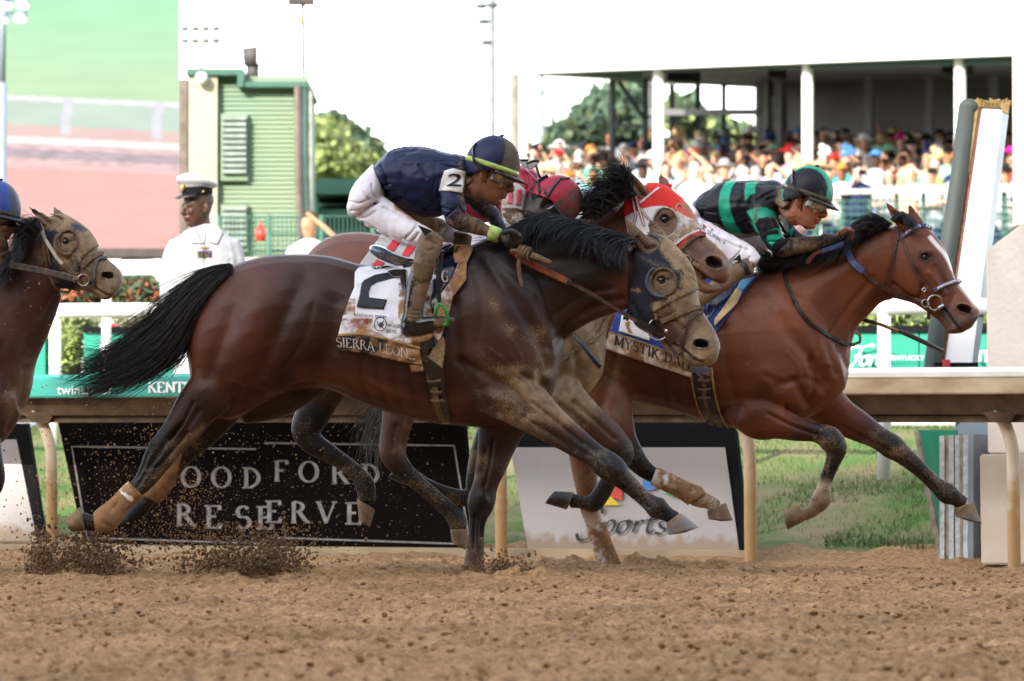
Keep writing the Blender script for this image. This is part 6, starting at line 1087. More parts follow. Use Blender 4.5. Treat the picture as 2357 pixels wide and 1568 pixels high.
navyfold(j, 'J2', [[(1040, 400), (1120, 420), (1250, 440)], [(980, 380), (1100, 370), (1240, 400)], [(1050, 540), (1020, 640), (1030, 760)], [(1000, 560), (975, 680)], [(430, 640), (520, 620)], [(470, 700), (600, 690)], [(420, 420), (470, 520), (480, 640)], [(520, 780), (640, 760)], [(1060, 860), (1140, 890), (1200, 880)], [(1120, 950), (1180, 900)], [(1250, 860), (1330, 960)], [(900, 880), (1000, 840)], [(820, 420), (900, 560)], [(1440, 1020), (1420, 1120)], [(1340, 990), (1320, 1090)]])
j.paint('J2', [(1260, 420), (1310, 600), (1300, 760)], 60, (.05, .04, .03), .6, mud=.7); j.paint('J2', [(1230, 880), (1400, 1020), (1560, 1080)], 70, (.025, .022, .022), .5, mud=.5)
j.obj('jacket', silk, r2); jb = j.bvh()
NA = [Z('J2', *p) for p in [(1090, 480), (1180, 455), (1316, 488), (1300, 600), (1275, 712), (1150, 690), (1033, 690), (1060, 580)]]
arm = drape(jb, NA, .006, 'armband', clothm, r2, 4, (.66, .64, .60), mudf=.18, thick=.003)
q, w_ = sans_text('2', .012)
dec = lambda bv, key, x, y, ex, ey, off: (lambda a, b2, i: (lambda uv: (lambda h: h[0]-h[2]*-0 if h[0] is None else h[0]-h[2]*off)(ray(bv, *uv)) if ray(bv, *uv)[0] is not None else P(uv[0], uv[1], -.3))(Z(key, x+ex[0]*a+ey[0]*b2, y+ex[1]*a+ey[1]*b2)))
def densify(quads, n=1):
    out = []
    for q in quads:
        if len(q) == 3: a, b2, c = q; q = [a, b2, c, c]
        if len(q) != 4: out.append(q); continue
        g = [[tuple(np.array(q[0])*(1-s)*(1-t)+np.array(q[1])*s*(1-t)+np.array(q[2])*s*t+np.array(q[3])*(1-s)*t) for s in np.linspace(0, 1, n+1)] for t in np.linspace(0, 1, n+1)]
        for a in range(n):
            for b2 in range(n): out.append([g[a][b2], g[a][b2+1], g[a+1][b2+1], g[a+1][b2]])
    return out
def drape_text(bv, quads, f2, off, mat, parent, name='lettering', n=2):
    """f2 maps text (a,b) to F pixels"""
    V3 = []; Fc = []; last = None
    for q in densify(quads, n):
        i = len(V3)
        for p in q:
            uv = f2(*p); h = ray(bv, *uv); t = (h[0]-CAMP).length if h[0] is not None else last; t = t if t is not None else 26.; last = t; V3.append(CAMP+h[2]*(t-off))
        Fc.append(list(range(i, i+len(q))))
    return mesh_obj(name, V3, Fc, mat, parent, False)
drape_text(jb, q, lambda a, b2: Z('J2', 1100+165*a/w_+b2*26, 636+8*a-132*b2*1.0), .012, blkp, arm, 'number')
# breeches
p_ = org({'b': (.62, .57, .60, .05), 'm': (.5, .42, .38, .65), 'e': (.62, .57, .60, .2)})
p_.edge('J2', [(335, 412, 480, 790, 0, .13), (250, 500, 420, 900, 0, .165), (160, 610, 330, 1000, 0, .18), (95, 740, 230, 1010, -.0, .165), (75, 860, 150, 980, 0, .11)], n=5)
p_.limb('J2', [(250, 820, 175, -.07), (400, 925, 180, -.11), (560, 1020, 158, -.16), (720, 1095, 128, -.20), (850, 1145, 105, -.235), (930, 1180, 90, -.25)], k=.8)
p_.limb('J2', [(330, 760, 150, .08), (560, 900, 140, .13, 'e'), (800, 1010, 125, .18, 'm'), (980, 1075, 115, .21, 'm'), (1130, 1120, 112, .235, 'e'), (1210, 1150, 100, .25, 'e')], k=.8)
p_.limb('J2', [(340, 520, 100, 0), (420, 600, 130, 0), (480, 640, 130, 0)], k=1.2)
p_.build(.0052, 3); p_.wrinkle(.004, 16); p_.wrinkle(.003, 40, (1, 1, .4))
navyfold(p_, 'J2', [[(100, 800), (200, 820), (300, 780)], [(110, 900), (220, 900), (330, 850), (380, 800)], [(150, 970), (260, 970), (370, 900)], [(330, 620), (360, 740), (440, 780)], [(240, 700), (300, 780)], [(450, 860), (640, 940), (800, 1010)], [(700, 1180), (760, 1100), (800, 1040)], [(760, 1210), (820, 1130)], [(660, 1210), (700, 1160)], [(1060, 1180), (1120, 1080)], [(230, 1020), (380, 1100)], [(400, 800), (300, 860), (200, 940)]], 11, -.010)
p_.paint('J2', [(600, 860), (760, 950), (900, 1010), (1020, 1080)], 46, (.42, .25, .13), .8, mud=.95); p_.paint('J2', [(900, 1000), (1100, 1060)], 40, (.45, .3, .2), .5, mud=.75)
p_.obj('breeches', nylon, r2); r2b = p_.bvh()
# boots
def boot2(name, pts, foot, lab=None, mudmap=None):
    t = org({'k': (.008, .008, .010, .06), 'm': (.02, .016, .012, .62), 'x': (.02, .015, .012, .9)})
    t.limb('SC', pts, k=.8, dflt='m'); t.limb('SC', foot, k=.75, dflt='k'); t.build(.005, 3)
    for q_ in ([(700, 640), (760, 650), (820, 640)], [(740, 610), (800, 620)], [(800, 60), (860, 110), (900, 100)], [(860, 20), (930, 60)], [(700, 670), (760, 690)]): t.sculpt('SC', q_, 12, -.006); t.refresh()
    if mudmap: mudmap(t)
    t.obj(name, bootm, r2); return t
def mm(t):
    t.paint('SC', [(690, 230), (690, 400), (665, 600), (660, 700)], 42, (.006, .006, .009), 1, mud=.02); t.paint('SC', [(900, 60), (860, 250), (830, 400), (800, 560), (760, 640)], 48, (.03, .02, .015), .8, mud=.97); t.paint('SC', [(680, 760), (800, 740), (900, 700)], 36, (.006, .006, .009), .9, mud=.05); t.paint('SC', [(940, 720), (1060, 690)], 40, (.03, .02, .015), .8, mud=.9)
bt = boot2('boot', [(905, -20, 100, -.265), (865, 90, 106, -.28), (832, 220, 98, -.29), (790, 350, 98, -.295), (760, 470, 92, -.30), (742, 570, 86, -.30), (735, 650, 84, -.30), (710, 720, 80, -.30)], [(655, 770, 62, -.30), (740, 750, 74, -.30), (850, 728, 66, -.305), (960, 708, 50, -.31), (1050, 690, 34, -.31), (1085, 688, 18, -.31)], mudmap=mm); btb = bt.bvh()
boot2('boot', [(1140, -30, 95, .24), (1120, 90, 95, .28), (1090, 250, 85, .30), (1060, 400, 80, .30), (1040, 520, 75, .30)], [(990, 620, 55, .30), (1080, 600, 60, .30), (1200, 580, 40, .30), (1280, 570, 20, .30)])
drape(btb, [Z('SC', *p) for p in [(735, 205), (910, 240), (895, 350), (800, 375), (745, 340)]], .006, 'boot_patch', M('muddy_suede', (.15, .095, .045), rough=.9, var=.25, scale=30, bump=.5), r2, 4)
bm = bmesh.new(); tube(bm, [P(*Z('J2', 1555, 1120), -.19), P(*Z('J2', 1665, 1160), -.195)], [.036, .034], 18); bm_obj('wrist_band', bm, neon, r2, True)
bm = bmesh.new(); prism(bm, [P(*Z('J2', *p), -.345) for p in [(810, 1045), (900, 1080), (965, 1105), (890, 1160)]], None, (0, .02, 0)); bm_obj('boot_flap', bm, blkle, r2)
navc = lambda a, e: (.006, .010, .045) if (math.cos(a) < .25) else (.010, .012, .030)
hm = helmet(r2, F2, 1.0, navc, (neon, -.10, .06, 1.012), mudf=lambda a, e: .75 if math.cos(a) > .45 and math.sin(a) > -.5 else .22)
hb = BVHTree.FromPolygons([v.co[:] for v in hm.data.vertices], [list(p.vertices) for p in hm.data.polygons])
strap(hb, [Z('J2', *p) for p in [(1420, 190), (1385, 260), (1400, 360), (1440, 420), (1500, 480)]], .020, 'goggle_strap', blkle, r2, .006); goggles(r2, F2, 1.04)
bm = bmesh.new(); c, f, up, s = F2; tube(bm, [c-up*.02+s*.076+f*.006, c-up*.09+s*.064+f*.012, c-up*.165+s*.02+f*.05, c-up*.165-s*.02+f*.05], .006, 6); bm_obj('chin_strap', bm, blkle, r2, True)
bm = bmesh.new(); c0 = c-f*.03-up*.03; ball(bm, c0-up*.012-f*.045, (.046, .064, .05), 20); bm_obj('hair', bm, hairb, r2, True)
# ------------------------------------------------------------------ rider of horse three
GREEN = (.005, .30, .17); BLK = (.006, .006, .011)
r3 = empty('person', (.8, 2.15, .9), 'jockey in black silks with emerald hoops and striped helmet on the leading bay', 'person')
o3 = lambda pal: Org(2.2, 1600, -.10, pal)
u, v = Z('J3', 1385, 455); F3 = frame(P(u, v, 1.92), (.90, -.28, -.31), .0)
b = o3({'s': (.38, .18, .11, .3), 'k': (.02, .015, .013, .5)}); nk = P(*Z('J3', 1140, 520), 2.05); head(b, F3, 1.02, (.33, .125, .07), .3, [nk, P(*Z('J3', 1000, 600), 2.1)])
b.limb('J3', [(1000, 560, 120, 0, 'k'), (600, 600, 140, 0, 'k'), (300, 640, 100, 0, 'k')]); b.limb('J3', [(900, 560, 50, -.1, 'k'), (960, 780, 46, -.18, 'k'), (1080, 1010, 46, -.2, 'k'), (1350, 985, 44, -.17, 'k'), (1560, 960, 42, -.13, 's'), (1680, 935, 44, -.1, 's'), (1760, 880, 52, -.08, 's'), (1800, 860, 46, -.08, 's')], k=.9)
fist(b, 'J3', [((1800, 835), (1850, 850), (1848, 925)), ((1785, 855), (1838, 880), (1832, 945)), ((1765, 885), (1815, 912), (1808, 960)), ((1745, 915), (1785, 940), (1775, 975))], -.12, 29, 's', [(1720, 880), (1790, 835), (1835, 845)])
b.limb('J3', [(300, 700, 90, -.05, 'k'), (560, 1020, 80, -.17, 'k'), (790, 1200, 60, -.24, 'k'), (560, 1350, 50, -.28, 'k')])
b.build(.0048, 2); face_marks(b, (.08, .03, .02), None); b.wrinkle(.0008, 90); b.obj('body', skinm, r3)
j = o3({'b': (*BLK, .08), 'd': (*BLK, .42), 'm': (.014, .013, .013, .5)})
j.edge('J3', [(185, 545, 260, 690, 0, .11), (300, 450, 350, 810, 0, .14), (400, 375, 470, 860, 0, .16), (500, 335, 600, 905, 0, .18), (640, 318, 730, 910, 0, .19), (820, 325, 870, 890, 0, .195), (950, 315, 970, 840, 0, .19), (1060, 322, 1090, 760, -.01, .15), (1130, 360, 1230, 700, -.02, .1)], n=6)
j.limb('J3', [(880, 450, 125, -.10), (885, 560, 150, -.14), (905, 660, 140, -.17), (955, 780, 125, -.19), (1010, 890, 112, -.20), (1060, 985, 100, -.20), (1110, 1025, 92, -.20, 'd'), (1220, 1012, 92, -.19, 'm'), (1350, 992, 82, -.17, 'm'), (1480, 972, 72, -.15, 'm'), (1570, 955, 64, -.13, 'm')], k=.85)
j.limb('J3', [(1000, 560, 110, .10), (1120, 740, 100, .18), (1200, 880, 85, .2), (1320, 960, 70, .18), (1500, 960, 55, .12)], k=.9)
j.limb('J2', [(1180, 480, 90, -.03), (1290, 520, 88, -.07, 'd'), (1370, 590, 84, -.11, 'd')], k=1) if not j.y0 else j.limb('J3', [(1000, 440, 90, -.08), (1100, 480, 92, -.17, 'd'), (1180, 560, 92, -.25, 'd')], k=1)
j.build(.0052, 3); j.wrinkle(.006, 13, (1, 1, 2)); j.wrinkle(.0035, 34, (1, 1, .5))
navyfold(j, 'J3', [[(1040, 420), (940, 470), (860, 520)], [(1060, 480), (960, 520)], [(800, 480), (790, 600), (830, 740)], [(300, 640), (420, 660)], [(340, 720), (480, 720)], [(640, 800), (760, 740)], [(980, 960), (1080, 960)], [(1060, 1070), (1180, 960)], [(1250, 940), (1230, 1060)], [(230, 560), (300, 600)], [(700, 360), (720, 500)]])
for q_ in ([(535, 325), (645, 320), (590, 400), (568, 500), (575, 600), (600, 700), (650, 800), (720, 895), (640, 905), (560, 860), (500, 780), (465, 680), (455, 560), (470, 440)], [(740, 345), (870, 325), (838, 380), (838, 450), (780, 480), (738, 540), (725, 450)], [(745, 640), (860, 595), (960, 605), (1058, 660), (1060, 722), (960, 700), (880, 710), (825, 770), (780, 700)], [(780, 740), (830, 770), (880, 870), (820, 840)]): j.paint('J3', q_, 7, GREEN, 1, poly=True, mud=.05)
j.paint('J3', [(960, 850), (1060, 815), (1125, 815), (1130, 860), (1120, 910), (1060, 950), (1010, 1005), (960, 950)], 7, GREEN, 1, poly=True, mud=.1, yr=(1.5, 2.12))
j.paint('J3', [(1150, 830), (1240, 820), (1220, 900), (1190, 910)], 7, GREEN, 1, poly=True, mud=.1, yr=(2.1, 2.8))
j.paint('J3', [(960, 400), (1050, 450), (1060, 560)], 60, (.03, .026, .022), .5, mud=.6); j.paint('J3', [(860, 600), (840, 740)], 20, (.09, .08, .05), .6, mud=.75); j.paint('J3', [(1040, 680), (1000, 780)], 60, (.03, .026, .02), .5, mud=.6)
j.obj('jacket', silk, r3); jb3 = j.bvh()
for pth in ([(905, 900), (960, 870), (1060, 855), (1130, 870), (1205, 905)], ): strap(jb3, [Z('J3', *p) for p in pth], .018, 'arm_strap', blkle, r3, .005)
bm = bmesh.new(); a, b_ = P(*Z('J3', 1545, 955), 2.2-.1*.3-.15), P(*Z('J3', 1665, 945), 2.2-.1*.3-.12); tube(bm, [a, b_], [.036, .033], 16); bm_obj('cuff', bm, M('muddy_cuff', (.16, .11, .07), rough=.8, var=.3, scale=30, bump=.4), r3, True)
p_ = o3({'b': (.64, .59, .61, .1), 'm': (.5, .4, .35, .5)})
p_.edge('J3', [(160, 560, 290, 770, 0, .13), (60, 650, 220, 820, 0, .16), (-60, 800, 120, 950, 0, .15)], n=5)
p_.limb('J3', [(60, 760, 150, -.07), (250, 850, 140, -.11), (420, 940, 135, -.15), (600, 1030, 130, -.19), (740, 1110, 125, -.22), (815, 1190, 108, -.24)], k=.8); p_.limb('J3', [(200, 760, 120, .08), (500, 900, 120, .13), (760, 960, 110, .18), (960, 990, 90, .22)], k=.8)
p_.build(.0052, 3); p_.wrinkle(.004, 16); p_.wrinkle(.003, 40, (1, 1, .4)); navyfold(p_, 'J3', [[(600, 1150), (680, 1060), (700, 1000)], [(720, 1190), (780, 1120)], [(500, 940), (620, 1000), (760, 1040)], [(860, 1250), (800, 1180)], [(180, 640), (260, 740)]], 11, -.009)
p_.obj('breeches', nylon, r3); pb3 = p_.bvh()
drape_text(pb3, sans_text('MA SUPPLY')[0], lambda a, b2: Z('J3', 225+a*42+b2*12, 798+a*29-b2*40), .006, M('navy_print', (.03, .04, .14), bump=0, var=0), r3); drape_text(pb3, sans_text('AMERICA')[0], lambda a, b2: Z('J3', 232+a*32+b2*8, 868+a*24-b2*26), .006, redp, r3)
drape(pb3, [Z('J3', *p) for p in [(285, 770), (330, 800), (300, 810)]], .006, 'logo', redp, r3, 3); drape(pb3, [Z('J3', *p) for p in [(345, 785), (398, 830), (372, 850), (385, 825)]], .006, 'logo', redp, r3, 3)
t = o3({'m': (.10, .06, .035, .95)}); t.limb('J3', [(790, 1215, 100, -.25), (690, 1255, 98, -.27), (600, 1310, 92, -.28), (500, 1390, 88, -.29), (380, 1480, 84, -.29), (260, 1560, 80, -.29), (150, 1640, 70, -.29)], k=.8, dflt='m'); t.limb('J3', [(120, 1620, 60, -.29), (160, 1720, 60, -.29), (280, 1740, 40, -.29)], k=.8, dflt='m'); t.build(.0055, 2)
for k in range(9): t.sculpt('J3', [(600+k*17, 1190), (640+k*17, 1290), (680+k*15, 1370)], 5, -.004)
t.obj('boot', bootm, r3); bm = bmesh.new(); prism(bm, [P(*Z('J3', *p), 1.88) for p in [(590, 1170), (680, 1085), (698, 1180), (640, 1150)]], None, (0, .02, 0)); bm_obj('boot_flap', bm, blkle, r3)
bm = bmesh.new(); tube(bm, [P(*Z('J3', *p), 1.885) for p in [(700, 1180), (750, 1240), (770, 1310)]], .014, 8); bm_obj('boot_top', bm, blkle, r3, True)
def strip3(a, e):
    y_ = math.sin(a)*math.cos(e); 
    return (.075, .062, .05) if abs(y_+.02) < .19 else (GREEN if abs(y_+.02) < .52 else BLK)
hm = helmet(r3, F3, 1.0, strip3, (M('muddy_brown_band', (.09, .065, .045), rough=.7, var=.3, scale=40, bump=.4), -.12, .05, 1.02), mudf=lambda a, e: .2, brimcol=(.03, .025, .022))
c, f, up, s = F3; goggles(r3, F3, 1.02, False, M('clear_goggle', (.55, .56, .56), rough=.08, var=.35, scale=50, bump=0, spec=.9)); hb3 = BVHTree.FromPolygons([v.co[:] for v in hm.data.vertices], [list(p.vertices) for p in hm.data.polygons])
strap(hb3, [Z('J3', *p) for p in [(1240, 215), (1222, 270), (1232, 360), (1280, 440), (1320, 480)]], .022, 'goggle_strap', blkle, r3, .006)
for k in range(6): strap(hb3, [Z('J3', 1122+k*9, 336+k*5), Z('J3', 1126+k*9, 352+k*5)], .003, 'helmet_print', whp, r3, .006, .002, 2, sm=False)
strap(hb3, [Z('J3', 1118, 352), Z('J3', 1172, 384)], .003, 'helmet_print', whp, r3, .006, .002, 2, sm=False)
bm = bmesh.new(); tube(bm, [c-up*.02+s*.076+f*.006, c-up*.09+s*.064+f*.012, c-up*.165+s*.02+f*.05, c-up*.165-s*.02+f*.05], .006, 6); bm_obj('chin_strap', bm, blkle, r3, True)
bm = bmesh.new(); ball(bm, c-up*.04-f*.075, (.046, .064, .05), 20); bm_obj('hair', bm, hairb, r3, True); bm = bmesh.new(); ball(bm, c+f*.13-up*.012, (.012, .014, .014), 12); bm_obj('helmet_camera', bm, steel, r3, True)
gl = bmesh.new(); prism(gl, [P(*Z('J3', *p), 1.90) for p in [(1075, 700), (1100, 670), (1160, 700), (1190, 780), (1190, 860), (1150, 830), (1120, 770)]], None, (0, .03, 0)); bm_obj('spare_goggles', gl, glass, r3, bevel=.004)
# ------------------------------------------------------------------ rider of horse eleven
MAR = (.30, .012, .035); r11 = empty('person', (0, 1.1, .9), 'jockey in maroon and white silks with number 11 armband tucked low behind the navy jockey', 'person')
o11 = lambda pal: Org(1.15, 1200, -.10, pal)
u, v = Z('J11', 1085, 800); F11 = frame(P(u, v, .93), (.58, -.30, -.72), 0)
b = o11({'s': (.36, .17, .1, .3), 'k': (.02, .015, .013, .5)}); head(b, F11, 1.0, (.035, .018, .013), .1, [P(*Z('J11', 760, 600), 1.05)]); b.limb('J11', [(760, 620, 160, 0, 'k'), (300, 600, 200, 0, 'k'), (-300, 700, 200, 0, 'k')]); b.limb('J11', [(420, 640, 90, -.12, 'k'), (400, 900, 80, -.16, 'k'), (470, 1150, 70, -.17, 'k'), (620, 1350, 60, -.14, 'k'), (900, 1300, 60, -.1, 'k'), (1300, 1180, 55, .02, 's'), (1480, 1130, 60, .04, 's'), (1560, 1080, 80, .04, 's')], k=.9)
fist(b, 'J11', [((1580, 1010), (1680, 1040), (1690, 1110)), ((1560, 1050), (1670, 1090), (1665, 1150)), ((1540, 1100), (1640, 1140), (1620, 1190)), ((1520, 1150), (1590, 1185), (1570, 1220))], .03, 34, 's', [(1490, 1080), (1560, 1010), (1640, 1020)])
b.build(.0048, 2); face_marks(b, (.05, .02, .012), None); b.obj('body', skinm, r11)
j = o11({'b': (*MAR, .12), 'w': (.62, .57, .56, .3)})
j.edge('J11', [(-1100, 500, -1000, 1100, 0, .13), (-700, 330, -600, 1150, 0, .17), (-200, 240, -100, 1150, 0, .19), (250, 220, 300, 1100, 0, .20), (560, 250, 620, 1050, 0, .195), (760, 320, 800, 900, 0, .14), (850, 480, 880, 800, 0, .09)], n=6)
j.limb('J11', [(470, 450, 170, -.11), (420, 640, 195, -.15), (395, 850, 195, -.17), (410, 1020, 190, -.18, 'w'), (450, 1150, 185, -.18, 'w'), (520, 1270, 175, -.17), (640, 1380, 150, -.14), (800, 1400, 130, -.1)], k=.85)
j.limb('J11', [(1340, 1160, 90, .05, 'w'), (1440, 1130, 90, .05, 'w')], k=.9)
j.build(.0055, 3); j.wrinkle(.004, 14); j.wrinkle(.002, 40)
navyfold(j, 'J11', [[(620, 380), (660, 480), (640, 620)], [(700, 420), (740, 520)], [(560, 500), (620, 600)], [(300, 960), (400, 1000)], [(520, 1200), (600, 1260)], [(640, 300), (760, 420)]], 24, -.007)
WH = (.66, .61, .60); j.paint('J11', [(120, 640), (230, 640), (230, 800), (150, 800)], 8, WH, 1, poly=True); j.paint('J11', [(230, 1010), (340, 940), (560, 940), (600, 1100), (470, 1090), (350, 1190)], 8, WH, 1, poly=True, mud=.6); j.paint('J11', [(440, 420), (520, 520)], 60, (.33, .12, .08), .5, mud=.5)
j.obj('jacket', silk, r11); jb11 = j.bvh()
drape(jb11, [Z('J11', *p) for p in [(230, 620), (320, 560), (420, 515), (500, 540), (590, 620), (608, 700), (580, 965), (480, 925), (350, 920), (215, 925), (225, 760)]], .008, 'armband', clothm, r11, 4, (.42, .40, .37), mudf=.25)
for (x0, x1, y0, y1) in ((330, 405, 600, 845), (462, 535, 618, 862)): drape(jb11, [Z('J11', *p) for p in [(x0+6, y0), (x1+4, y0), (x1-16, y1), (x0-14, y1)]], .014, 'number', M('pink_red_print', (.55, .07, .10), rough=.6, var=.1, bump=0), r11, 3)
hm = helmet(r11, F11, .96, lambda a, e: MAR if math.cos(a) < .6 else (.24, .02, .04), None, mudf=lambda a, e: .55 if math.cos(a) > .3 else .12, brimcol=(.02, .02, .02), rad=(.128, .120, .132))
hb11 = BVHTree.FromPolygons([v.co[:] for v in hm.data.vertices], [list(p.vertices) for p in hm.data.polygons]); goggles(r11, F11, .98, False, M('dark_goggle', (.01, .01, .012), rough=.05, var=0, bump=0, spec=.9))
strap(hb11, [Z('J11', *p) for p in [(950, 405), (820, 480), (800, 600), (860, 780), (900, 850)]], .018, 'helmet_strap', blkle, r11, .006); strap(hb11, [Z('J11', *p) for p in [(1280, 445), (1150, 450), (1040, 560), (920, 740)]], .017, 'helmet_strap', blkle, r11, .006); strap(hb11, [Z('J11', *p) for p in [(870, 590), (910, 700), (950, 850), (1080, 1020), (1300, 1150)]], .01, 'helmet_strap', blkle, r11, .006)
bm = bmesh.new(); c, f, up, s = F11; ball(bm, c-up*.04-f*.07, (.05, .066, .055), 20); bm_obj('hair', bm, hairb, r11, True)
t_ = lambda q: [P(*Z('J11', *p), 1.0) for p in q]
clr = M('clear_plastic', (.6, .6, .6), rough=.1, var=.3, scale=60, bump=0, spec=.9); bm = bmesh.new(); prism(bm, t_([(500, 180), (640, 165), (620, 215), (700, 170), (815, 180), (780, 240), (700, 305), (600, 280), (540, 250)]), None, (0, .04, 0)); gg = bm_obj('spare_goggles', bm, clr, r11, bevel=.005); bm = bmesh.new(); tube(bm, t_([(500, 160), (640, 160), (615, 215), (690, 180), (760, 165), (815, 182)]), .005, 6); bm_obj('rim', bm, blkle, gg, True)
bm = bmesh.new(); tube(bm, t_([(760, 240), (800, 370), (830, 440)]), .006, 6); bm_obj('strap', bm, blkle, gg, True)
p_ = o11({'b': (.62, .57, .6, .1)}); p_.limb('F', [(930, 560, 60, 0), (960, 530, 62, 0), (1040, 545, 50, -.1), (1110, 590, 38, -.16)], k=1.2); p_.build(.008, 2); p_.obj('breeches', nylon, r11)
# ------------------------------------------------------------------ rider at the left edge
r4 = empty('person', (-2.6, .75, .9), 'jockey with a blue helmet and muddy grey sleeve cut off by the left edge', 'person'); o4 = lambda pal: Org(.8, 0, -.10, pal)
F4 = frame(P(*Z('H4', -70, 400), .66), (.96, -.12, -.22)); b = o4({'s': (.3, .15, .09, .4), 'k': (.03, .028, .022, .6)}); head(b, F4, 1.0, (.3, .15, .09), .4, [P(*Z('H4', -330, 620), .72)]); b.limb('H4', [(-330, 640, 150, 0, 'k'), (-900, 600, 180, 0, 'k'), (-1300, 800, 160, 0, 'k')]); b.limb('H4', [(-250, 640, 60, -.12, 'k'), (-80, 760, 60, -.17, 'k'), (0, 880, 55, -.15, 'k'), (40, 970, 62, -.12, 'k'), (90, 990, 60, -.11, 'k')])
fist(b, 'H4', [((100, 920), (150, 950), (160, 1010)), ((80, 950), (135, 985), (140, 1035)), ((60, 985), (110, 1015), (110, 1060)), ((40, 1015), (80, 1040), (75, 1080))], -.12, 26, 'k', [(20, 920), (90, 900), (140, 920)])
b.build(.006, 2); face_marks(b, (.05, .02, .012), None); b.obj('body', skinm, r4)
j = o4({'b': (.055, .06, .045, .6)}); j.edge('H4', [(-1400, 600, -1300, 1100, 0, .14), (-900, 420, -850, 1100, 0, .18), (-500, 420, -480, 1050, 0, .19), (-300, 520, -280, 950, 0, .14)]); j.limb('H4', [(-330, 700, 130, -.12), (-150, 740, 120, -.16), (-40, 720, 110, -.17), (10, 820, 90, -.16), (25, 880, 78, -.14)]); j.build(.006, 3); j.wrinkle(.006, 18); j.obj('jacket', silk, r4)
helmet(r4, F4, 1.0, lambda a, e: ((.03, .065, .28) if math.sin(a) > .1 and math.cos(a) < .75 else (.05, .065, .1)), (M('muddy_brown_band', (.09, .065, .045)), -.12, .02, 1.02), mudf=lambda a, e: .3, brimcol=(.02, .02, .05)); goggles(r4, F4, 1.02, False, M('dark_goggle', (.01, .01, .012), rough=.05, var=0, bump=0, spec=.9))
p_ = o4({'b': (.6, .56, .58, .3)}); p_.limb('H4', [(-1350, 850, 200, 0), (-1100, 1050, 170, -.15), (-800, 1200, 130, -.24)]); p_.build(.01, 2); p_.obj('breeches', nylon, r4)
# ================================================================== hoods, bridles, saddles, manes, tails
def circ(cx, cy, rx, ry, n=26): return [(cx+rx*math.cos(2*math.pi*i/n), cy+ry*math.sin(2*math.pi*i/n)) for i in range(n)]
def earmask(h, key, poly): return ~inpoly(h.uv, [Z(key, *p) for p in poly])
def zs(key, pts): return [Z(key, *p) for p in pts]
def band3(name, pts, width, mat, parent, thick=.006, wv=None):
    """flat leather band through free 3D points, broad side to the front"""
    R = crom([list(p) for p in pts], 8); bm = bmesh.new(); rows = []; n = len(R); T = np.gradient(R, axis=0)
    for i in range(n):
        t = Vector(T[i]).normalized(); nn = Vector((0, -1, 0)); s = t.cross(nn).normalized(); nn = s.cross(t); w_ = width/2*(np.interp(i/(n-1), np.linspace(0, 1, len(wv)), wv) if wv else 1); p = Vector(R[i])
        rows.append([bm.verts.new(p+s*a*w_+nn*b*thick/2) for a, b in ((-1, -1), (-.7, 1), (.7, 1), (1, -1))])
    for i in range(n-1):
        for k in range(4): bm.faces.new((rows[i][k], rows[i][(k+1) % 4], rows[i+1][(k+1) % 4], rows[i+1][k]))
    bm.faces.new(rows[0]); bm.faces.new(rows[-1][::-1]); return bm_obj(name, bm, mat, parent)
def bitring(h, key, x, y, R, parent, r=.0042, off=.012, name='bit_ring', mat=None):
    uv = Z(key, x, y); hh = rayn(h.b, *uv); c = hh[0]-hh[2]*off; bm = bmesh.new(); ring(bm, c, (0.15, -1, 0), R*ZS(key)/500, r); return bm_obj(name, bm, mat or steel, parent, True), c
# ------------------------------------------------------------------ horse two hood and bridle
R2 = h2.root
ear2 = [(235, 15), (300, 60), (380, 130), (470, 200), (560, 245), (580, 290), (555, 335), (470, 385), (380, 350), (320, 245), (255, 120)]
hp = [(338, 290), (318, 600), (285, 985), (350, 1030), (480, 1060), (560, 1040), (520, 965), (620, 900), (760, 818), (945, 735), (1000, 720), (1000, 480), (900, 380), (830, 290), (740, 210), (640, 165), (540, 150), (440, 190), (380, 260)]
hl2 = circ(618, 655, 122, 128)
sh = h2.shell([hp], .005, 'blinker_hood', hoodm, R2, 'H2', [hl2], col=(.009, .010, .016), mud=.15, cond=earmask(h2, 'H2', ear2))
shell_paint(sh, 'H2', [(640, 260), (760, 400), (880, 560), (900, 700)], 130, (.03, .028, .028), .8, mud=1.0); shell_paint(sh, 'H2', [(930, 690), (760, 790), (560, 900)], 60, (.02, .02, .02), .8, mud=.9); shell_paint(sh, 'H2', [(420, 740), (330, 740)], 30, (.02, .02, .02), .5, mud=.6)
shell_paint(sh, 'H2', [(400, 400), (520, 480), (620, 500)], 36, (.03, .035, .045), .8, mud=.45); shell_paint(sh, 'H2', [(480, 190), (560, 220), (620, 270)], 34, (.05, .055, .065), .8, mud=.4)
shell_obj(sh)
strap(h2.b, zs('H2', circ(618, 655, 126, 130)+[(744, 655)]), .010, 'blinker_rim', mudle, R2, .014, .014)
bm = bmesh.new(); c5 = rayn(h2.b, *Z('H2', 600, 650)); 
pp = [rayn(h2.b, *Z('H2', 610+150*math.cos(a), 655+150*math.sin(a))) for a in np.linspace(math.radians(75), math.radians(245), 16)]; tube(bm, [q[0]-q[2]*.022 for q in pp], [.004]+[.011]*14+[.004], 10); bm_obj('blinker_cup', bm, M('grey_vinyl', (.05, .052, .06), rough=.3, var=.3, scale=40, bump=.1), R2, True)
strap(h2.b, zs('H2', [(600, 1050), (700, 1000), (850, 940), (960, 905), (1012, 935)]), .024, 'noseband', mudle, R2, .008, .008); strap(h2.b, zs('H2', [(1010, 950), (930, 985), (860, 1070), (810, 1190), (788, 1380)]), .016, 'noseband', leath, R2, .014, .007)
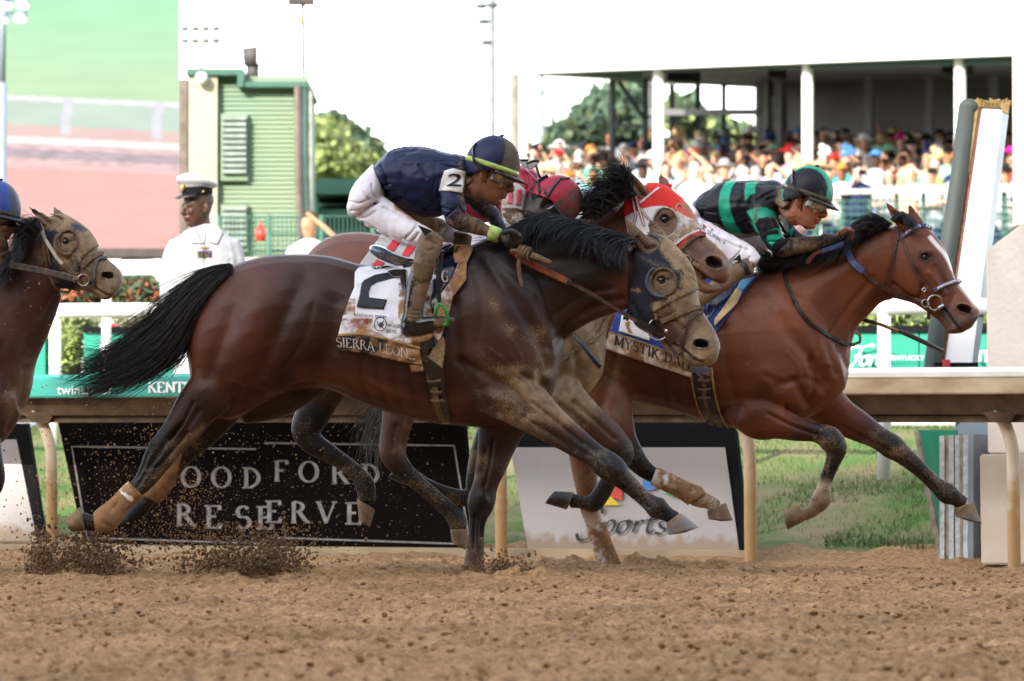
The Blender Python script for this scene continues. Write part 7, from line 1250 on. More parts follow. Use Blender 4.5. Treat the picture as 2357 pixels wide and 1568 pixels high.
strap(h2.b, zs('H2', [(545, 960), (552, 1030)]), .018, 'cheek_strap', mudle, R2, .010, .006, sm=False); strap(h2.b, zs('H2', [(600, 1210), (650, 1290), (740, 1385)]), .018, 'chin_strap', mudle, R2, .012, .008)
_, rc = bitring(h2, 'H2', 572, 1120, 104, R2)
bm = bmesh.new(); tube(bm, [rc+Vector((.028, -.004, -.006)), rc+Vector((.055, 0, -.012)), rc+Vector((.085, .012, -.016))], [.012, .011, .005], 12); bm_obj('bit', bm, steel, R2, True)
band3('rein', [P(1176, 573, -.17), P(1212, 601, -.20), P(1260, 626, -.205), P(1310, 650, -.205)], .034, M('orange_rubber_rein', (.34, .075, .025), rough=.55, var=.3, scale=40, bump=.5, bscale=160), R2, .012)
band3('rein', [P(1308, 649, -.206), P(1370, 682, -.215), P(1439, 724, -.225), P(1470, 741, -.235)], .022, leath, R2, .012, [1.1, .9, .8, .9]); band3('rein', [P(1466, 739, -.237), P(1490, 752, -.24), P(1508, 758, -.235)], .034, blkle, R2, .014)
bm = bmesh.new(); [ring(bm, P(u, v, -.208), (1, -.3, -.5), .021, .004, 14) for u, v in ((1309, 649), (1314, 652), (1441, 725), (1447, 728))]; bm_obj('keeper', bm, blkle, R2, True)
bm = bmesh.new()
for (x, y, a_, R_) in ((1205, 808, .4, .024), (1222, 815, .2, .027), (1240, 822, -.1, .027), (1258, 830, .5, .024), (1228, 818, 1.2, .022)): ring(bm, P(*Z('A', x, y), -.235), (1, -.5, a_-.6), R_, .0085, 16)
tube(bm, [P(*Z('A', *p), -.25) for p in [(1140, 800), (1170, 806), (1210, 812)]], [.006, .010, .012], 10); tube(bm, [P(*Z('A', *p), -.25) for p in [(1265, 830), (1320, 850), (1370, 874), (1392, 880)]], [.016, .015, .014, .010], 10)
knot = bm_obj('rein_knot', bm, mudle, R2, True); band3('knot_tail', [P(*Z('A', *p), -.235) for p in [(1205, 825), (1192, 890), (1200, 970), (1212, 1028)]], .020, mudle, R2)
# ------------------------------------------------------------------ horse two saddle cloth, saddle, girth, stirrup
def wr2(u, v):
    k = max(0, min(1, (u-915)/30)); return .002*math.sin(u*.09+v*.05)+.0016*math.sin(v*.14)+k*.006*math.sin(v*.19+u*.05)
wc = drape(h2.b, zs('SC', [(250, 290), (285, 250), (420, 240), (640, 235), (930, 235), (935, 700), (905, 830), (800, 935), (700, 905), (560, 872), (400, 838), (250, 822), (108, 825), (150, 660), (205, 510), (245, 420)]), .012, 'saddle_cloth', clothm, R2, 3.5, (.70, .68, .70), wr=wr2,
  mudf=lambda u, v: .62 if (u > 915 and v > 650) else (.5 if (v > 732) else (.55 if (u < 818 and 688 < v < 725) else .14)))
bc = drape(h2.b, zs('SC', [(106, 828), (250, 822), (400, 838), (560, 872), (700, 905), (792, 935), (818, 1070), (650, 1042), (480, 1002), (300, 962), (115, 945), (103, 985)]), .016, 'name_band', clothm, R2, 3.5, (.018, .020, .022), wr=wr2, mudf=lambda u, v: .3 if u < 850 else (.55 if u < 895 else .85))
strap(h2.b, zs('SC', [(110, 818), (260, 806), (400, 824), (560, 862), (700, 898), (790, 925)]), .010, 'gold_piping', goldp, R2, .020, .004)
bmy = lambda x: 915+.08*(x-130)+.00016*(x-130)**2
q, w_ = serif_text('SIERRA LEONE', thick=.15, thin=.06, track=.10); wl = M('mud_dulled_white_thread', (.62, .55, .47), rough=.8, var=.35, scale=22, bump=.2, col2=(.25, .16, .09))
drape_text(h2.b, q, lambda a, b: Z('SC', 96+a*656/w_-b*4, bmy(96+a*656/w_)-b*78), .022, wl, R2, n=1)
drape(h2.b, zs('SC', [(305, 385), (330, 355), (420, 312), (545, 290), (640, 325), (560, 342), (440, 370), (380, 405), (366, 450), (367, 503), (520, 520), (490, 602), (265, 580), (290, 480)]), .018, 'number', blkp, R2, 4); drape(h2.b, zs('SC', [(395, 256), (520, 236), (560, 248), (420, 264)]), .018, 'number', blkp, R2, 4)
V3 = []; 
strap(h2.b, zs('SC', circ(462, 725, 52, 56)+[(514, 725)]), .0035, 'round_logo', blkp, R2, .019, .002, 2)
for pl in ([(438, 700), (452, 745), (466, 705), (474, 735), (490, 690)], [(458, 760), (470, 720), (490, 728), (480, 745), (464, 742), (492, 765)]): strap(h2.b, zs('SC', pl), .0035, 'round_logo', blkp, R2, .019, .002, 2, sm=False)
for s_, x, y, h_, m_ in (('KENTUCKY DERBY', 245, 655, 20, blkp), ('WOOD', 525, 745, 24, blkp), ('RESE', 515, 795, 24, blkp)):
    q, w_ = serif_text(s_, thick=.2, thin=.1, track=.2); drape_text(h2.b, q, lambda a, b, x=x, y=y, h_=h_: Z('SC', x+a*h_, y-b*h_+a*h_*.08), .019, m_, R2, n=1)
for pl in ([(225, 715), (262, 690), (250, 735)], [(268, 690), (300, 680)], [(272, 690), (282, 712), (268, 735)], [(318, 690), (340, 680), (345, 710), (325, 722), (318, 690)], [(200, 750), (300, 725), (365, 675)]): strap(h2.b, zs('SC', pl), .003, 'red_script', redp, R2, .019, .002, 2)
drape(h2.b, zs('SC', [(375, 770), (420, 640), (560, 650), (640, 700), (640, 830), (540, 862), (460, 810)]), .0165, 'cloth_fold', clothm, R2, 4, (.68, .66, .68), mudf=.3, wr=lambda u, v: .0015*math.sin(v*.3+u*.1))
drape(h2.b, zs('SC', [(708, 1066), (820, 1072), (824, 1120), (722, 1126)]), .012, 'cloth_tab', clothm, R2, 4, (.6, .5, .4), mudf=.6)
drape(h2.b, zs('SC', [(940, 170), (1075, 80), (1088, 250), (1040, 360), (980, 440), (900, 640), (880, 560), (900, 350)]), .018, 'saddle_flap', bootm, R2, 4, (.010, .013, .03), mudf=.08)
q, w_ = serif_text('G', thick=.24, thin=.12); drape_text(h2.b, q, lambda a, b: Z('SC', 978+a*58, 370-b*90), .024, wl, R2)
drape(h2.b, zs('SC', [(1118, 200), (1150, 195), (1090, 420), (1045, 600), (985, 800), (945, 880), (905, 800), (912, 540), (985, 450), (1060, 340)]), .020, 'cloth_edge', clothm, R2, 4, (.66, .58, .58), mudf=.55)
drape(h2.b, zs('SC', [(1085, 60), (1215, 62), (1240, 95), (1185, 215), (1085, 212), (1070, 130)]), .030, 'foam_pad', clothm, R2, 4, (.36, .24, .13), mudf=.85); drape(h2.b, zs('SC', [(1130, 200), (1185, 205), (1180, 352), (1060, 510), (1095, 360)]), .028, 'foam_pad', clothm, R2, 4, (.40, .24, .09), mudf=.6)
bm = bmesh.new(); prism(bm, [P(*Z('SC', *p), -.34) for p in [(858, 1000), (985, 822), (1005, 880), (1000, 960), (980, 1092)]], None, (0, .006, .0)); bm_obj('cloth_corner', bm, M('mud_caked_cloth', (.24, .16, .085), rough=.95, var=.25, scale=18, bump=.8), R2)
drape(h2.b, zs('SC', [(780, 830), (905, 800), (935, 900), (988, 1100), (1003, 1280), (1062, 1560), (962, 1560), (885, 1350), (842, 1150), (800, 960)]), .012, 'girth', bootm, R2, 5, (.012, .011, .010), mudf=.2)
strap(h2.b, zs('SC', [(918, 1255), (930, 1370), (960, 1460), (1005, 1550)]), .024, 'girth_strap', mudle, R2, .02, .006)
for a in ([(850, 1200), (905, 1205), (970, 1190)], [(880, 1285), (930, 1295), (978, 1288)], [(888, 1360), (940, 1365), (994, 1360)]): strap(h2.b, zs('SC', a), .012, 'buckle', mudle, R2, .026, .006)
t = Org(0, 1000, -.1, {}); t.limb('SC', [(372, 82, 10, 0), (400, 95, 38, 0), (470, 128, 54, 0), (560, 172, 50, 0), (660, 205, 46, 0), (780, 220, 50, 0), (900, 190, 56, 0), (1000, 120, 60, 0), (1070, 70, 40, 0)], k=1, n=5)
for i in range(len(t.bm.verts)): pass
t.bm.verts.ensure_lookup_table()
for vt in t.bm.verts: yc = t.yy((vt.co.x*FPX/(vt.co.y-CAMY))+CU, 0); vt.co.y = yc+(vt.co.y-yc)*3.0
t.kv = [v.co[:] for v in t.bm.verts][:len(t.kv)]; t.build(.006, 3); t.C[:] = (.012, .013, .018, .12); t.paint('SC', [(400, 90), (480, 130), (560, 165)], 50, (.10, .15, .22), .9, mud=.05); t.paint('SC', [(470, 150), (620, 190), (720, 200)], 26, (.05, .035, .025), .6, mud=.85); t.obj('saddle', M('x', (0, 0, 0)) if False else bootm, R2)  # blue-grey sky reflection painted on the cantle; brown streak is mud
drape(h2.b, zs('SC', [(522, 282), (600, 262), (680, 270), (680, 470), (640, 440), (625, 335), (560, 330)]), .03, 'saddle_flap', bootm, R2, 4, (.012, .011, .010), mudf=.3)
band3('stirrup_leather', [P(*Z('SC', 945, 175), -.335), P(*Z('SC', 945, 350), -.345), P(*Z('SC', 955, 560), -.35)], .018, blkle, R2, .006); band3('stirrup_leather', [P(*Z('SC', 985, 130), -.325), P(*Z('SC', 960, 330), -.34), P(*Z('SC', 962, 560), -.345)], .012, blkle, R2, .006)
grn = M('green_stirrup', (.03, .26, .04), rough=.35, var=.2, scale=40, bump=.1); bm = bmesh.new(); sp = lambda x, y, yy=-.36: P(*Z('SC', x, y), yy)
tube(bm, [sp(955, 548), sp(990, 580), sp(1015, 630), sp(1030, 680), sp(1028, 722)], .008, 8); tube(bm, [sp(955, 548), sp(930, 590), sp(922, 640), sp(930, 700, -.27)], .008, 8); tube(bm, [sp(1028, 722), sp(990, 735, -.31), sp(930, 705, -.27)], .01, 8); bm_obj('stirrup', bm, grn, R2, True)
# ------------------------------------------------------------------ bandages
def bandage(h, key, poly, yr, mudv=.8, col=(.62, .50, .36), name='leg_bandage'):
    sh = h.shell([poly], .007, name, clothm, h.root, key, side=yr, col=col, mud=mudv, thick=.004); return sh
s_ = bandage(h2, 'L1', [(812, 832), (895, 910), (800, 1070), (715, 1140), (600, 1125), (588, 1035), (690, 950)], (-.5, .0), .8); shell_paint(s_, 'L1', [(770, 900), (820, 930)], 12, (.75, .75, .75), 1, mud=.1); shell_obj(s_)
shell_obj(bandage(h2, 'L1', [(1150, 640), (1070, 900), (970, 950), (880, 905), (1030, 690)], (.0, .5), .9, (.5, .3, .15)))
s_ = bandage(h3, 'L2', [(2075, 745), (2345, 855), (2390, 910), (2270, 970), (2040, 850)], (1.4, 2.2), .75); shell_paint(s_, 'L2', [(2070, 820), (2060, 780)], 26, (.74, .72, .7), .9, mud=.12); shell_paint(s_, 'L2', [(2135, 800), (2140, 830)], 12, (.74, .72, .7), .9, mud=.1); shell_obj(s_)
s_ = bandage(h3, 'L2', [(1620, 1118), (1745, 1080), (1860, 1370), (1890, 1440), (1730, 1440)], (2.2, 3), .55, (.68, .64, .58)); shell_paint(s_, 'L2', [(1780, 1100), (1850, 1370)], 36, (.55, .35, .16), .9, mud=.85); shell_obj(s_)
# ------------------------------------------------------------------ horse eleven
R11 = h11.root; ear11 = [(525, 65), (600, 120), (680, 200), (800, 285), (862, 370), (850, 430), (770, 470), (700, 400), (600, 350), (560, 200)]; ear11b = [(955, 150), (1010, 150), (1110, 260), (1110, 300), (960, 275)]
hp = [(640, 390), (575, 470), (565, 600), (585, 680), (620, 830), (700, 960), (900, 1060), (1160, 992), (1250, 930), (1400, 815), (1460, 800), (1470, 640), (1330, 450), (1200, 320), (1060, 270), (930, 230), (830, 250), (830, 330), (860, 420), (760, 470)]
sh = h11.shell([hp], .005, 'blinker_hood', hoodm, R11, 'H11', [circ(1050, 722, 140, 168)], col=(.60, .025, .018), mud=.10, cond=earmask(h11, 'H11', ear11) & earmask(h11, 'H11', ear11b))
shell_paint(sh, 'H11', [(585, 665), (700, 610), (800, 570), (900, 542), (1030, 545), (1100, 565), (1250, 650), (1500, 760), (1500, 860), (1200, 1050), (900, 1100), (640, 950)], 6, (.66, .62, .62), 1, mud=.14, poly=True)
shell_paint(sh, 'H11', [(1330, 560), (1400, 700), (1330, 820), (1150, 930)], 95, (.4, .3, .2), .5, mud=.95); shell_paint(sh, 'H11', [(1240, 540), (1330, 600)], 60, (.5, .05, .03), .4, mud=.6); shell_paint(sh, 'H11', [(1200, 640), (1240, 760), (1150, 880)], 50, (.5, .4, .3), .4, mud=.8)
shell_obj(sh)
strap(h11.b, zs('H11', circ(1050, 722, 143, 170)+[(1193, 722)]), .007, 'hood_piping', M('cream_piping', (.6, .5, .38), rough=.7, var=.3, scale=30), R11, .010, .006)
redst = M('red_leather', (.45, .03, .02), rough=.5, var=.3, scale=30); whst = M('white_strap', (.68, .62, .55), rough=.55, var=.2, scale=30)
for pth, ww in (([(750, 505), (860, 410), (960, 330), (1040, 302), (1115, 360)], .020), ([(652, 390), (672, 480), (688, 560), (700, 660), (670, 780)], .016), ([(690, 395), (720, 480), (740, 560), (770, 650), (800, 760)], .016), ([(760, 560), (800, 620), (860, 690)], .014)):
    strap(h11.b, zs('H11', pth), ww, 'bridle_strap', redst, R11, .010, .006); strap(h11.b, zs('H11', pth), ww*.5, 'bridle_strap', whst, R11, .016, .004)
strap(h11.b, zs('H11', [(1160, 985), (1260, 905), (1350, 850), (1440, 815)]), .012, 'hood_binding', whst, R11, .012, .005)
strap(h11.b, zs('H11', [(1200, 1030), (1280, 945), (1370, 880), (1460, 850), (1515, 870)]), .022, 'noseband', redst, R11, .012, .012); strap(h11.b, zs('H11', [(1215, 1050), (1300, 965), (1390, 900), (1470, 868), (1518, 885)]), .012, 'noseband', mudle, R11, .020, .008)
bitring(h11, 'H11', 1285, 1170, 62, R11); bm = bmesh.new(); hh = rayn(h11.b, *Z('H11', 1250, 560)); ring(bm, rayn(h11.b, *Z('H11', 1215, 555))[0]-hh[2]*.01, (.5, -1, .3), .018, .003, 20); bm_obj('hood_badge', bm, M('pale_badge', (.5, .38, .25), rough=.6), R11, True)
bm = bmesh.new(); a = [P(*Z('B', 1560, 1325), .80)]; tube(bm, [P(1321, 770, .80), P(1350, 806, .80), P(1382, 846, .80)], [.010, .011, .012], 12); tag(bm_obj('riding_whip', bm, M('black_grip', (.03, .04, .05), rough=.45, var=.2), None, True), 'dark padded whip pointing down in front of the muddy chest between the two heads', 'whip')
strap(h11.b, zs('B', [(60, 1330), (200, 1230), (300, 1160), (345, 1060)]), .014, 'breast_strap', mudle, R11, .008, .006); strap(h11.b, zs('A', [(1590, 1375), (1680, 1350), (1730, 1290)]), .014, 'breast_strap', mudle, R11, .008, .006)
drape(h11.b, zs('J2', [(430, 1150), (800, 1150), (960, 1270), (960, 1500), (330, 1500), (185, 1485), (260, 1380)]), .012, 'saddle_cloth', clothm, R11, 4, (.42, .41, .38), mudf=.25)
for q_ in ([(555, 1190), (645, 1215), (560, 1325), (485, 1290)], [(712, 1245), (805, 1280), (700, 1390), (645, 1355)], [(320, 1490), (385, 1405), (470, 1440), (430, 1480)]): drape(h11.b, zs('J2', q_), .018, 'red_stripe', M('red_stripe_cloth', (.55, .03, .04), rough=.6, var=.05, bump=0), R11, 4)
# ------------------------------------------------------------------ horse three
R3 = h3.root; bluel = M('blue_rubber_rein', (.04, .085, .30), rough=.5, var=.3, scale=30, bump=.3, col2=(.10, .08, .09)); bluec = M('royal_blue_cloth', (.02, .04, .24), rough=.6, var=.2, scale=10, bump=.2)
strap(h3.b, zs('C', [(212, 745), (240, 860), (340, 1045), (470, 1150), (590, 1213), (660, 1222)]), .018, 'breast_strap', blkle, R3, .010, .008)
bm = bmesh.new(); tube(bm, [P(*Z('C', 640, 1225), 2.0), P(*Z('C', 690, 1205), 2.0), P(*Z('C', 690, 1165), 2.0), P(*Z('C', 660, 1135), 2.0)], .008, 8); bm_obj('strap_loop', bm, mudle, R3, True)
strap(h3.b, zs('H3', [(68, 405), (72, 520), (130, 650), (240, 745)]), .036, 'rein', bluel, R3, .012, .012); strap(h3.b, zs('H3', [(235, 740), (320, 820), (420, 895), (540, 955), (700, 1020), (870, 1055)]), .026, 'rein', leath, R3, .014, .008)
band3('rein', [P(*Z('J3', *p), 1.97) for p in [(1385, 1190), (1420, 1130), (1480, 1075), (1540, 1058)]], .022, M('red_brown_leather', (.14, .03, .02), rough=.45, var=.2), R3); band3('rein', [P(*Z('J3', *p), 1.97) for p in [(1530, 1060), (1620, 1035), (1700, 1005), (1760, 975)]], .024, bluel, R3)
for pth, ww in (([(600, 290), (602, 350), (600, 420)], .018), ([(575, 405), (620, 400), (655, 390)], .020), ([(595, 420), (560, 580), (515, 710), (480, 850), (472, 960), (500, 1018)], .013), ([(635, 405), (690, 520), (760, 690), (830, 830), (880, 930), (940, 1015)], .014), ([(655, 430), (750, 620), (860, 790), (975, 955)], .010), ([(930, 1140), (928, 1190), (925, 1250)], .018)): strap(h3.b, zs('H3', pth), ww, 'bridle_strap', leath, R3, .008, .006)
for pth in ([(650, 385), (720, 325), (800, 285), (880, 266), (955, 300)], [(985, 950), (1060, 905), (1150, 868), (1230, 845), (1262, 870)]):
    band = strap(h3.b, zs('H3', pth), .022, 'browband' if pth[0][0] < 900 else 'noseband', bluel, R3, .010, .007); pts = crom(zs('H3', pth), 8); L = np.concatenate([[0], np.cumsum(np.hypot(*np.diff(pts, axis=0).T))]); bm = bmesh.new()
    for k in range(11):
        q = L[-1]*(.16+.84*k/11); uv = (np.interp(q, L, pts[:, 0]), np.interp(q, L, pts[:, 1])); hh = rayn(h3.b, *uv)
        if hh[0] is not None: ball(bm, hh[0]-hh[2]*.017, (.0055, .005, .008), 8)
    bm_obj('silver_stud', bm, M('silver_stud', (.75, .72, .62), rough=.35, var=.2, metal=.3), band, True)
bitring(h3, 'H3', 992, 1075, 84, R3, .0055); bitring(h3, 'H3', 895, 1080, 42, R3, .004, .016); bm = bmesh.new(); hh = rayn(h3.b, *Z('H3', 1040, 1120)); tube(bm, [hh[0]-hh[2]*.014+Vector((-.012, 0, -.012)), hh[0]-hh[2]*.016+Vector((.02, 0, .012))], .010, 10); bm_obj('bit', bm, steel, R3, True)
for x, y in ((878, 940), (925, 1220)): bm = bmesh.new(); hh = rayn(h3.b, *Z('H3', x, y)); ring(bm, hh[0]-hh[2]*.018, (0, -1, 0), .011, .0025, 4); bm_obj('buckle', bm, steel, R3)
def wr3(u, v): return .0015*math.sin(u*.1+v*.07)
drape(h3.b, zs('B', [(425, 1000), (372, 1140), (640, 1228), (905, 1342), (1010, 1190), (1290, 800), (1150, 760), (800, 780), (500, 860)]), .014, 'saddle_cloth', clothm, R3, 4, (.022, .05, .22), wr=wr3, mudf=.22)
drape(h3.b, zs('B', [(372, 1140), (345, 1246), (600, 1335), (885, 1428), (905, 1342), (640, 1228)]), .018, 'name_band', clothm, R3, 4, (.62, .54, .47), wr=wr3, mudf=.5)
q, w_ = serif_text('MYSTIK DAN', thick=.17, thin=.06, track=.14); drape_text(h3.b, q, lambda a, b: Z('B', 405+a*470/w_-b*-6, 1222+.335*(a*470/w_)-b*62), .024, M('black_thread', (.03, .022, .018), rough=.7, var=.1, bump=0), R3, n=1)
drape(h3.b, zs('B', [(450, 1035), (432, 1138), (622, 1196), (650, 1130), (640, 1090)]), .019, 'number_patch', clothm, R3, 4, (.66, .64, .62), mudf=.15); strap(h3.b, zs('B', [(372, 1140), (640, 1228), (900, 1340)]), .006, 'gold_piping', goldp, R3, .022, .004)
drape(h3.b, zs('B', [(470, 1080), (500, 1070), (495, 1110), (520, 1150), (490, 1140)]), .024, 'number', goldp, R3, 4)
drape(h3.b, zs('B', [(1168, 868), (1208, 886), (1172, 962), (1032, 1104), (1032, 1062), (1100, 970)]), .030, 'foam_pad', clothm, R3, 4, (.55, .40, .2), mudf=.3); drape(h3.b, zs('B', [(1290, 792), (1210, 884), (1168, 868), (1200, 815)]), .024, 'cloth_edge', clothm, R3, 4, (.10, .26, .42), mudf=.2)
drape(h3.b, zs('B', [(985, 960), (1060, 880), (1180, 830), (1150, 890), (1050, 980), (975, 1090)]), .028, 'saddle_flap', bootm, R3, 4, (.014, .02, .06), mudf=.2)
drape(h3.b, zs('B', [(820, 1370), (900, 1340), (1015, 1370), (1005, 1420), (900, 1400)]), .02, 'cloth_fold', clothm, R3, 4, (.10, .12, .18), mudf=.5)
drape(h3.b, zs('L3', [(255, 155), (388, 108), (405, 260), (445, 400), (492, 492), (420, 478), (350, 455), (300, 360)]), .012, 'girth', bootm, R3, 5, (.012, .011, .012), mudf=.15)
for pth in ([(258, 160), (275, 260), (300, 360), (345, 440), (400, 468)], [(386, 108), (402, 250), (440, 400), (490, 488)]): strap(h3.b, zs('L3', pth), .010, 'girth_binding', goldp, R3, .016, .006)
strap(h3.b, zs('L3', [(298, 140), (335, 200), (345, 320), (385, 460)]), .020, 'girth_strap', mudle, R3, .018, .006)
for y in (188, 244, 298): strap(h3.b, zs('L3', [(300, y), (340, y+6), (382, y-2)]), .010, 'buckle', mudle, R3, .024, .006)
wp = bmesh.new(); tube(wp, [P(1975, 731, 2.2), P(1996, 739, 2.2), P(2015, 743, 2.2)], [.009, .011, .010], 10); whp3 = bm_obj('riding_whip', wp, M('dark_whip', (.035, .03, .03), rough=.6, var=.2), None, True); tag(whp3, 'long thin whip with a yellow middle section sticking out beyond the leading horse chest', 'whip')
wp = bmesh.new(); tube(wp, [P(2014, 743, 2.2), P(2040, 752, 2.2), P(2069, 763, 2.2)], .0085, 10); bm_obj('yellow_section', wp, M('yellow_whip', (.42, .29, .08), rough=.6, var=.3, scale=30), whp3, True); wp = bmesh.new(); tube(wp, [P(2068, 762, 2.2), P(2085, 768, 2.2), P(2130, 789, 2.2), P(2172, 809, 2.2)], [.009, .013, .012, .008], 10); bm_obj('flap', wp, M('brown_whip_flap', (.07, .05, .045), rough=.5, var=.2), whp3, True)
# ------------------------------------------------------------------ left horse
R4 = h4.root; ear4 = [(315, 340), (420, 410), (560, 470), (640, 490), (722, 520), (705, 600), (600, 645), (530, 615), (440, 545)]; ear4b = [(600, 345), (650, 345), (750, 450), (780, 470), (620, 465)]
hp = [(500, 590), (545, 700), (590, 1000), (600, 1180), (700, 1300), (930, 1340), (905, 1150), (930, 1010), (1020, 900), (1130, 838), (1180, 870), (1200, 760), (1130, 660), (1060, 600), (900, 480), (790, 430), (700, 410), (600, 450), (560, 520)]
sh = h4.shell([hp], .005, 'blinker_hood', hoodm, R4, 'H4', [circ(790, 765, 106, 116)], col=(.03, .032, .035), mud=.6, cond=earmask(h4, 'H4', ear4) & earmask(h4, 'H4', ear4b), off=None) if False else h4.shell([hp], .005, 'blinker_hood', hoodm, R4, 'H4', [circ(790, 765, 106, 116)], col=(.03, .032, .035), mud=.6, cond=earmask(h4, 'H4', ear4) & earmask(h4, 'H4', ear4b))
shell_paint(sh, 'H4', [(580, 700), (620, 1000), (700, 1200), (850, 1260)], 80, (.012, .013, .018), .95, mud=.15); shell_paint(sh, 'H4', [(960, 700), (1060, 760)], 90, (.05, .05, .055), .7, mud=.85); shell_paint(sh, 'H4', [(860, 590), (980, 650)], 30, (.04, .05, .08), .8, mud=.35); shell_obj(sh)
strap(h4.b, zs('H4', circ(790, 765, 112, 122)+[(902, 765)]), .009, 'blinker_rim', mudle, R4, .014, .012); pp = [rayn(h4.b, *Z('H4', 775+132*math.cos(a), 790+132*math.sin(a))) for a in np.linspace(math.radians(60), math.radians(235), 16)]; bm = bmesh.new(); tube(bm, [q[0]-q[2]*.02 for q in pp], [.004]+[.010]*14+[.004], 10); bm_obj('blinker_cup', bm, mudle, R4, True)
for pth, ww, mt in (([(478, 585), (520, 730), (640, 930), (730, 1040)], .018, whst), ([(725, 1035), (820, 1120), (935, 1172)], .022, mudle), ([(488, 620), (510, 850), (555, 1100), (620, 1270), (700, 1345)], .016, mudle), ([(938, 1070), (1050, 970), (1150, 915), (1200, 920)], .026, mudle), ([(1240, 965), (1140, 975), (1095, 1080), (1085, 1290)], .017, M('grey_leather', (.13, .11, .09), rough=.7, var=.3, scale=30))): strap(h4.b, zs('H4', pth), ww, 'bridle_strap', mt, R4, .010, .007)
bitring(h4, 'H4', 968, 1222, 68, R4); band3('rein', [P(*Z('H4', *p), .585-(p[0]/900)*.03) for p in [(110, 1045), (250, 1070), (560, 1135), (850, 1205)]], .034, M('grey_mud_rein', (.10, .075, .055), rough=.85, var=.3, scale=40, bump=.5), R4, .01); bm = bmesh.new(); ball(bm, P(*Z('H4', 880, 1215), .54), (.016, .012, .018), 10); bm_obj('rein_buckle', bm, mudle, R4, True)
bm = bmesh.new(); tube(bm, [P(*Z('H4', *p), .70) for p in [(690, 1350), (790, 1365), (830, 1320)]], .006, 8); bm_obj('martingale_ring', bm, mudle, R4, True)
# ------------------------------------------------------------------ manes and tails
hair('mane', [[(1468, 556, -.16), (1442, 560, -.19), (1424, 585, -.21), (1418, 628, -.215)], [(1450, 548, -.13), (1412, 550, -.18), (1382, 575, -.20), (1378, 614, -.205)], [(1410, 536, -.10), (1360, 530, -.16), (1322, 555, -.20), (1312, 592, -.20)], [(1360, 524, -.08), (1300, 509, -.14), (1258, 532, -.19), (1240, 578, -.20)],
  [(1300, 522, -.06), (1252, 500, -.10), (1210, 522, -.17), (1196, 562, -.20)], [(1250, 528, -.04), (1210, 516, -.08), (1172, 543, -.14), (1140, 566, -.18)], [(1200, 538, -.03), (1170, 542, -.06), (1130, 556, -.1), (1088, 566, -.14)]], 2200, .0021, hairm, R2, .55, .011, 3, .006, 3, .2, .025)
hair('mane', [[(1300, 530, -.14), (1340, 540, -.18), (1380, 570, -.2), (1400, 600, -.2)], [(1380, 545, -.16), (1390, 560, -.19), (1400, 590, -.21), (1420, 620, -.21)], [(1440, 560, -.16), (1435, 580, -.19), (1430, 600, -.21), (1436, 632, -.21)]], 500, .002, hairm, R2, .4, .01, 3, .006, 5, .2, .02)
hair('tail', [[(530, 612, .05), (470, 628, .04), (415, 672, .02), (350, 735, 0), (285, 795, 0), (228, 838, -.02), (182, 868, -.03)], [(532, 618, .03), (468, 655, .0), (412, 715, -.03), (350, 785, -.05), (275, 835, -.06), (205, 868, -.08), (165, 892, -.08)], [(530, 628, .03), (462, 690, -.02), (415, 755, -.04), (360, 820, -.06), (300, 858, -.08), (240, 890, -.1), (190, 915, -.1)], [(520, 640, .04), (455, 720, .0), (425, 790, .0), (380, 840, -.02), (320, 862, -.05), (262, 890, -.06), (196, 920, -.06)]], 2500, .0018, tailm, R2, .55, .017, 3, .012, 7, .12, .03)
hair('tail', [[(500, 630, 0), (400, 700, 0), (310, 770, -.02), (230, 815, -.04), (150, 862, -.05)], [(490, 660, 0), (400, 750, 0), (310, 820, -.03), (240, 860, -.05), (160, 890, -.06)], [(470, 700, 0), (400, 790, 0), (330, 840, -.03), (270, 880, -.05), (188, 926, -.06)]], 420, .0017, tailm, R2, .12, .012, 3, .008, 9, .25, .03)
hair('tail', [[(450, 680, 0), (400, 760, 0), (330, 800, -.02), (260, 840, -.04), (190, 850, -.05), (150, 862, -.05)], [(440, 740, 0), (420, 800, 0), (370, 830, -.02), (300, 860, -.04), (230, 880, -.06), (168, 870, -.06)], [(440, 760, 0), (425, 800, .0), (400, 830, .0), (370, 855, 0), (330, 860, 0), (290, 850, 0)]], 240, .0016, tailm, R2, .4, .03, 3, .02, 8, .3, .03)
hair('mane', [[(1452, 446, .98), (1440, 412, .97), (1412, 388, .96), (1388, 398, .95)], [(1446, 450, .98), (1425, 405, .96), (1390, 392, .95), (1368, 422, .95)], [(1434, 460, .97), (1400, 428, .95), (1368, 428, .93), (1336, 424, .92)], [(1414, 474, .97), (1380, 448, .95), (1350, 444, .93), (1318, 452, .92)], [(1395, 488, .97), (1362, 472, .95), (1338, 468, .93), (1306, 466, .92)], [(1376, 502, .97), (1354, 492, .96), (1334, 488, .95), (1320, 490, .94)]], 1100, .0021, hairm, R11, .6, .020, 3, .016, 11, .2, .03)
hair('mane', [[(1465, 448, .99), (1445, 440, .98), (1432, 420, .97), (1440, 400, .97)], [(1440, 455, .98), (1420, 440, .97), (1400, 430, .96), (1385, 420, .96)], [(1400, 485, .98), (1390, 470, .97), (1370, 460, .97), (1350, 460, .96)]], 700, .0024, hairm, R11, .4, .012, 3, .005, 12, .2, .03)
hair('tail', [[(700, 600, 1.2), (640, 680, 1.2), (580, 780, 1.2), (540, 880, 1.2)], [(705, 640, 1.2), (660, 720, 1.2), (610, 800, 1.2), (570, 900, 1.2)]], 300, .004, tailm, R11, .3, .02, 3, .01, 13)
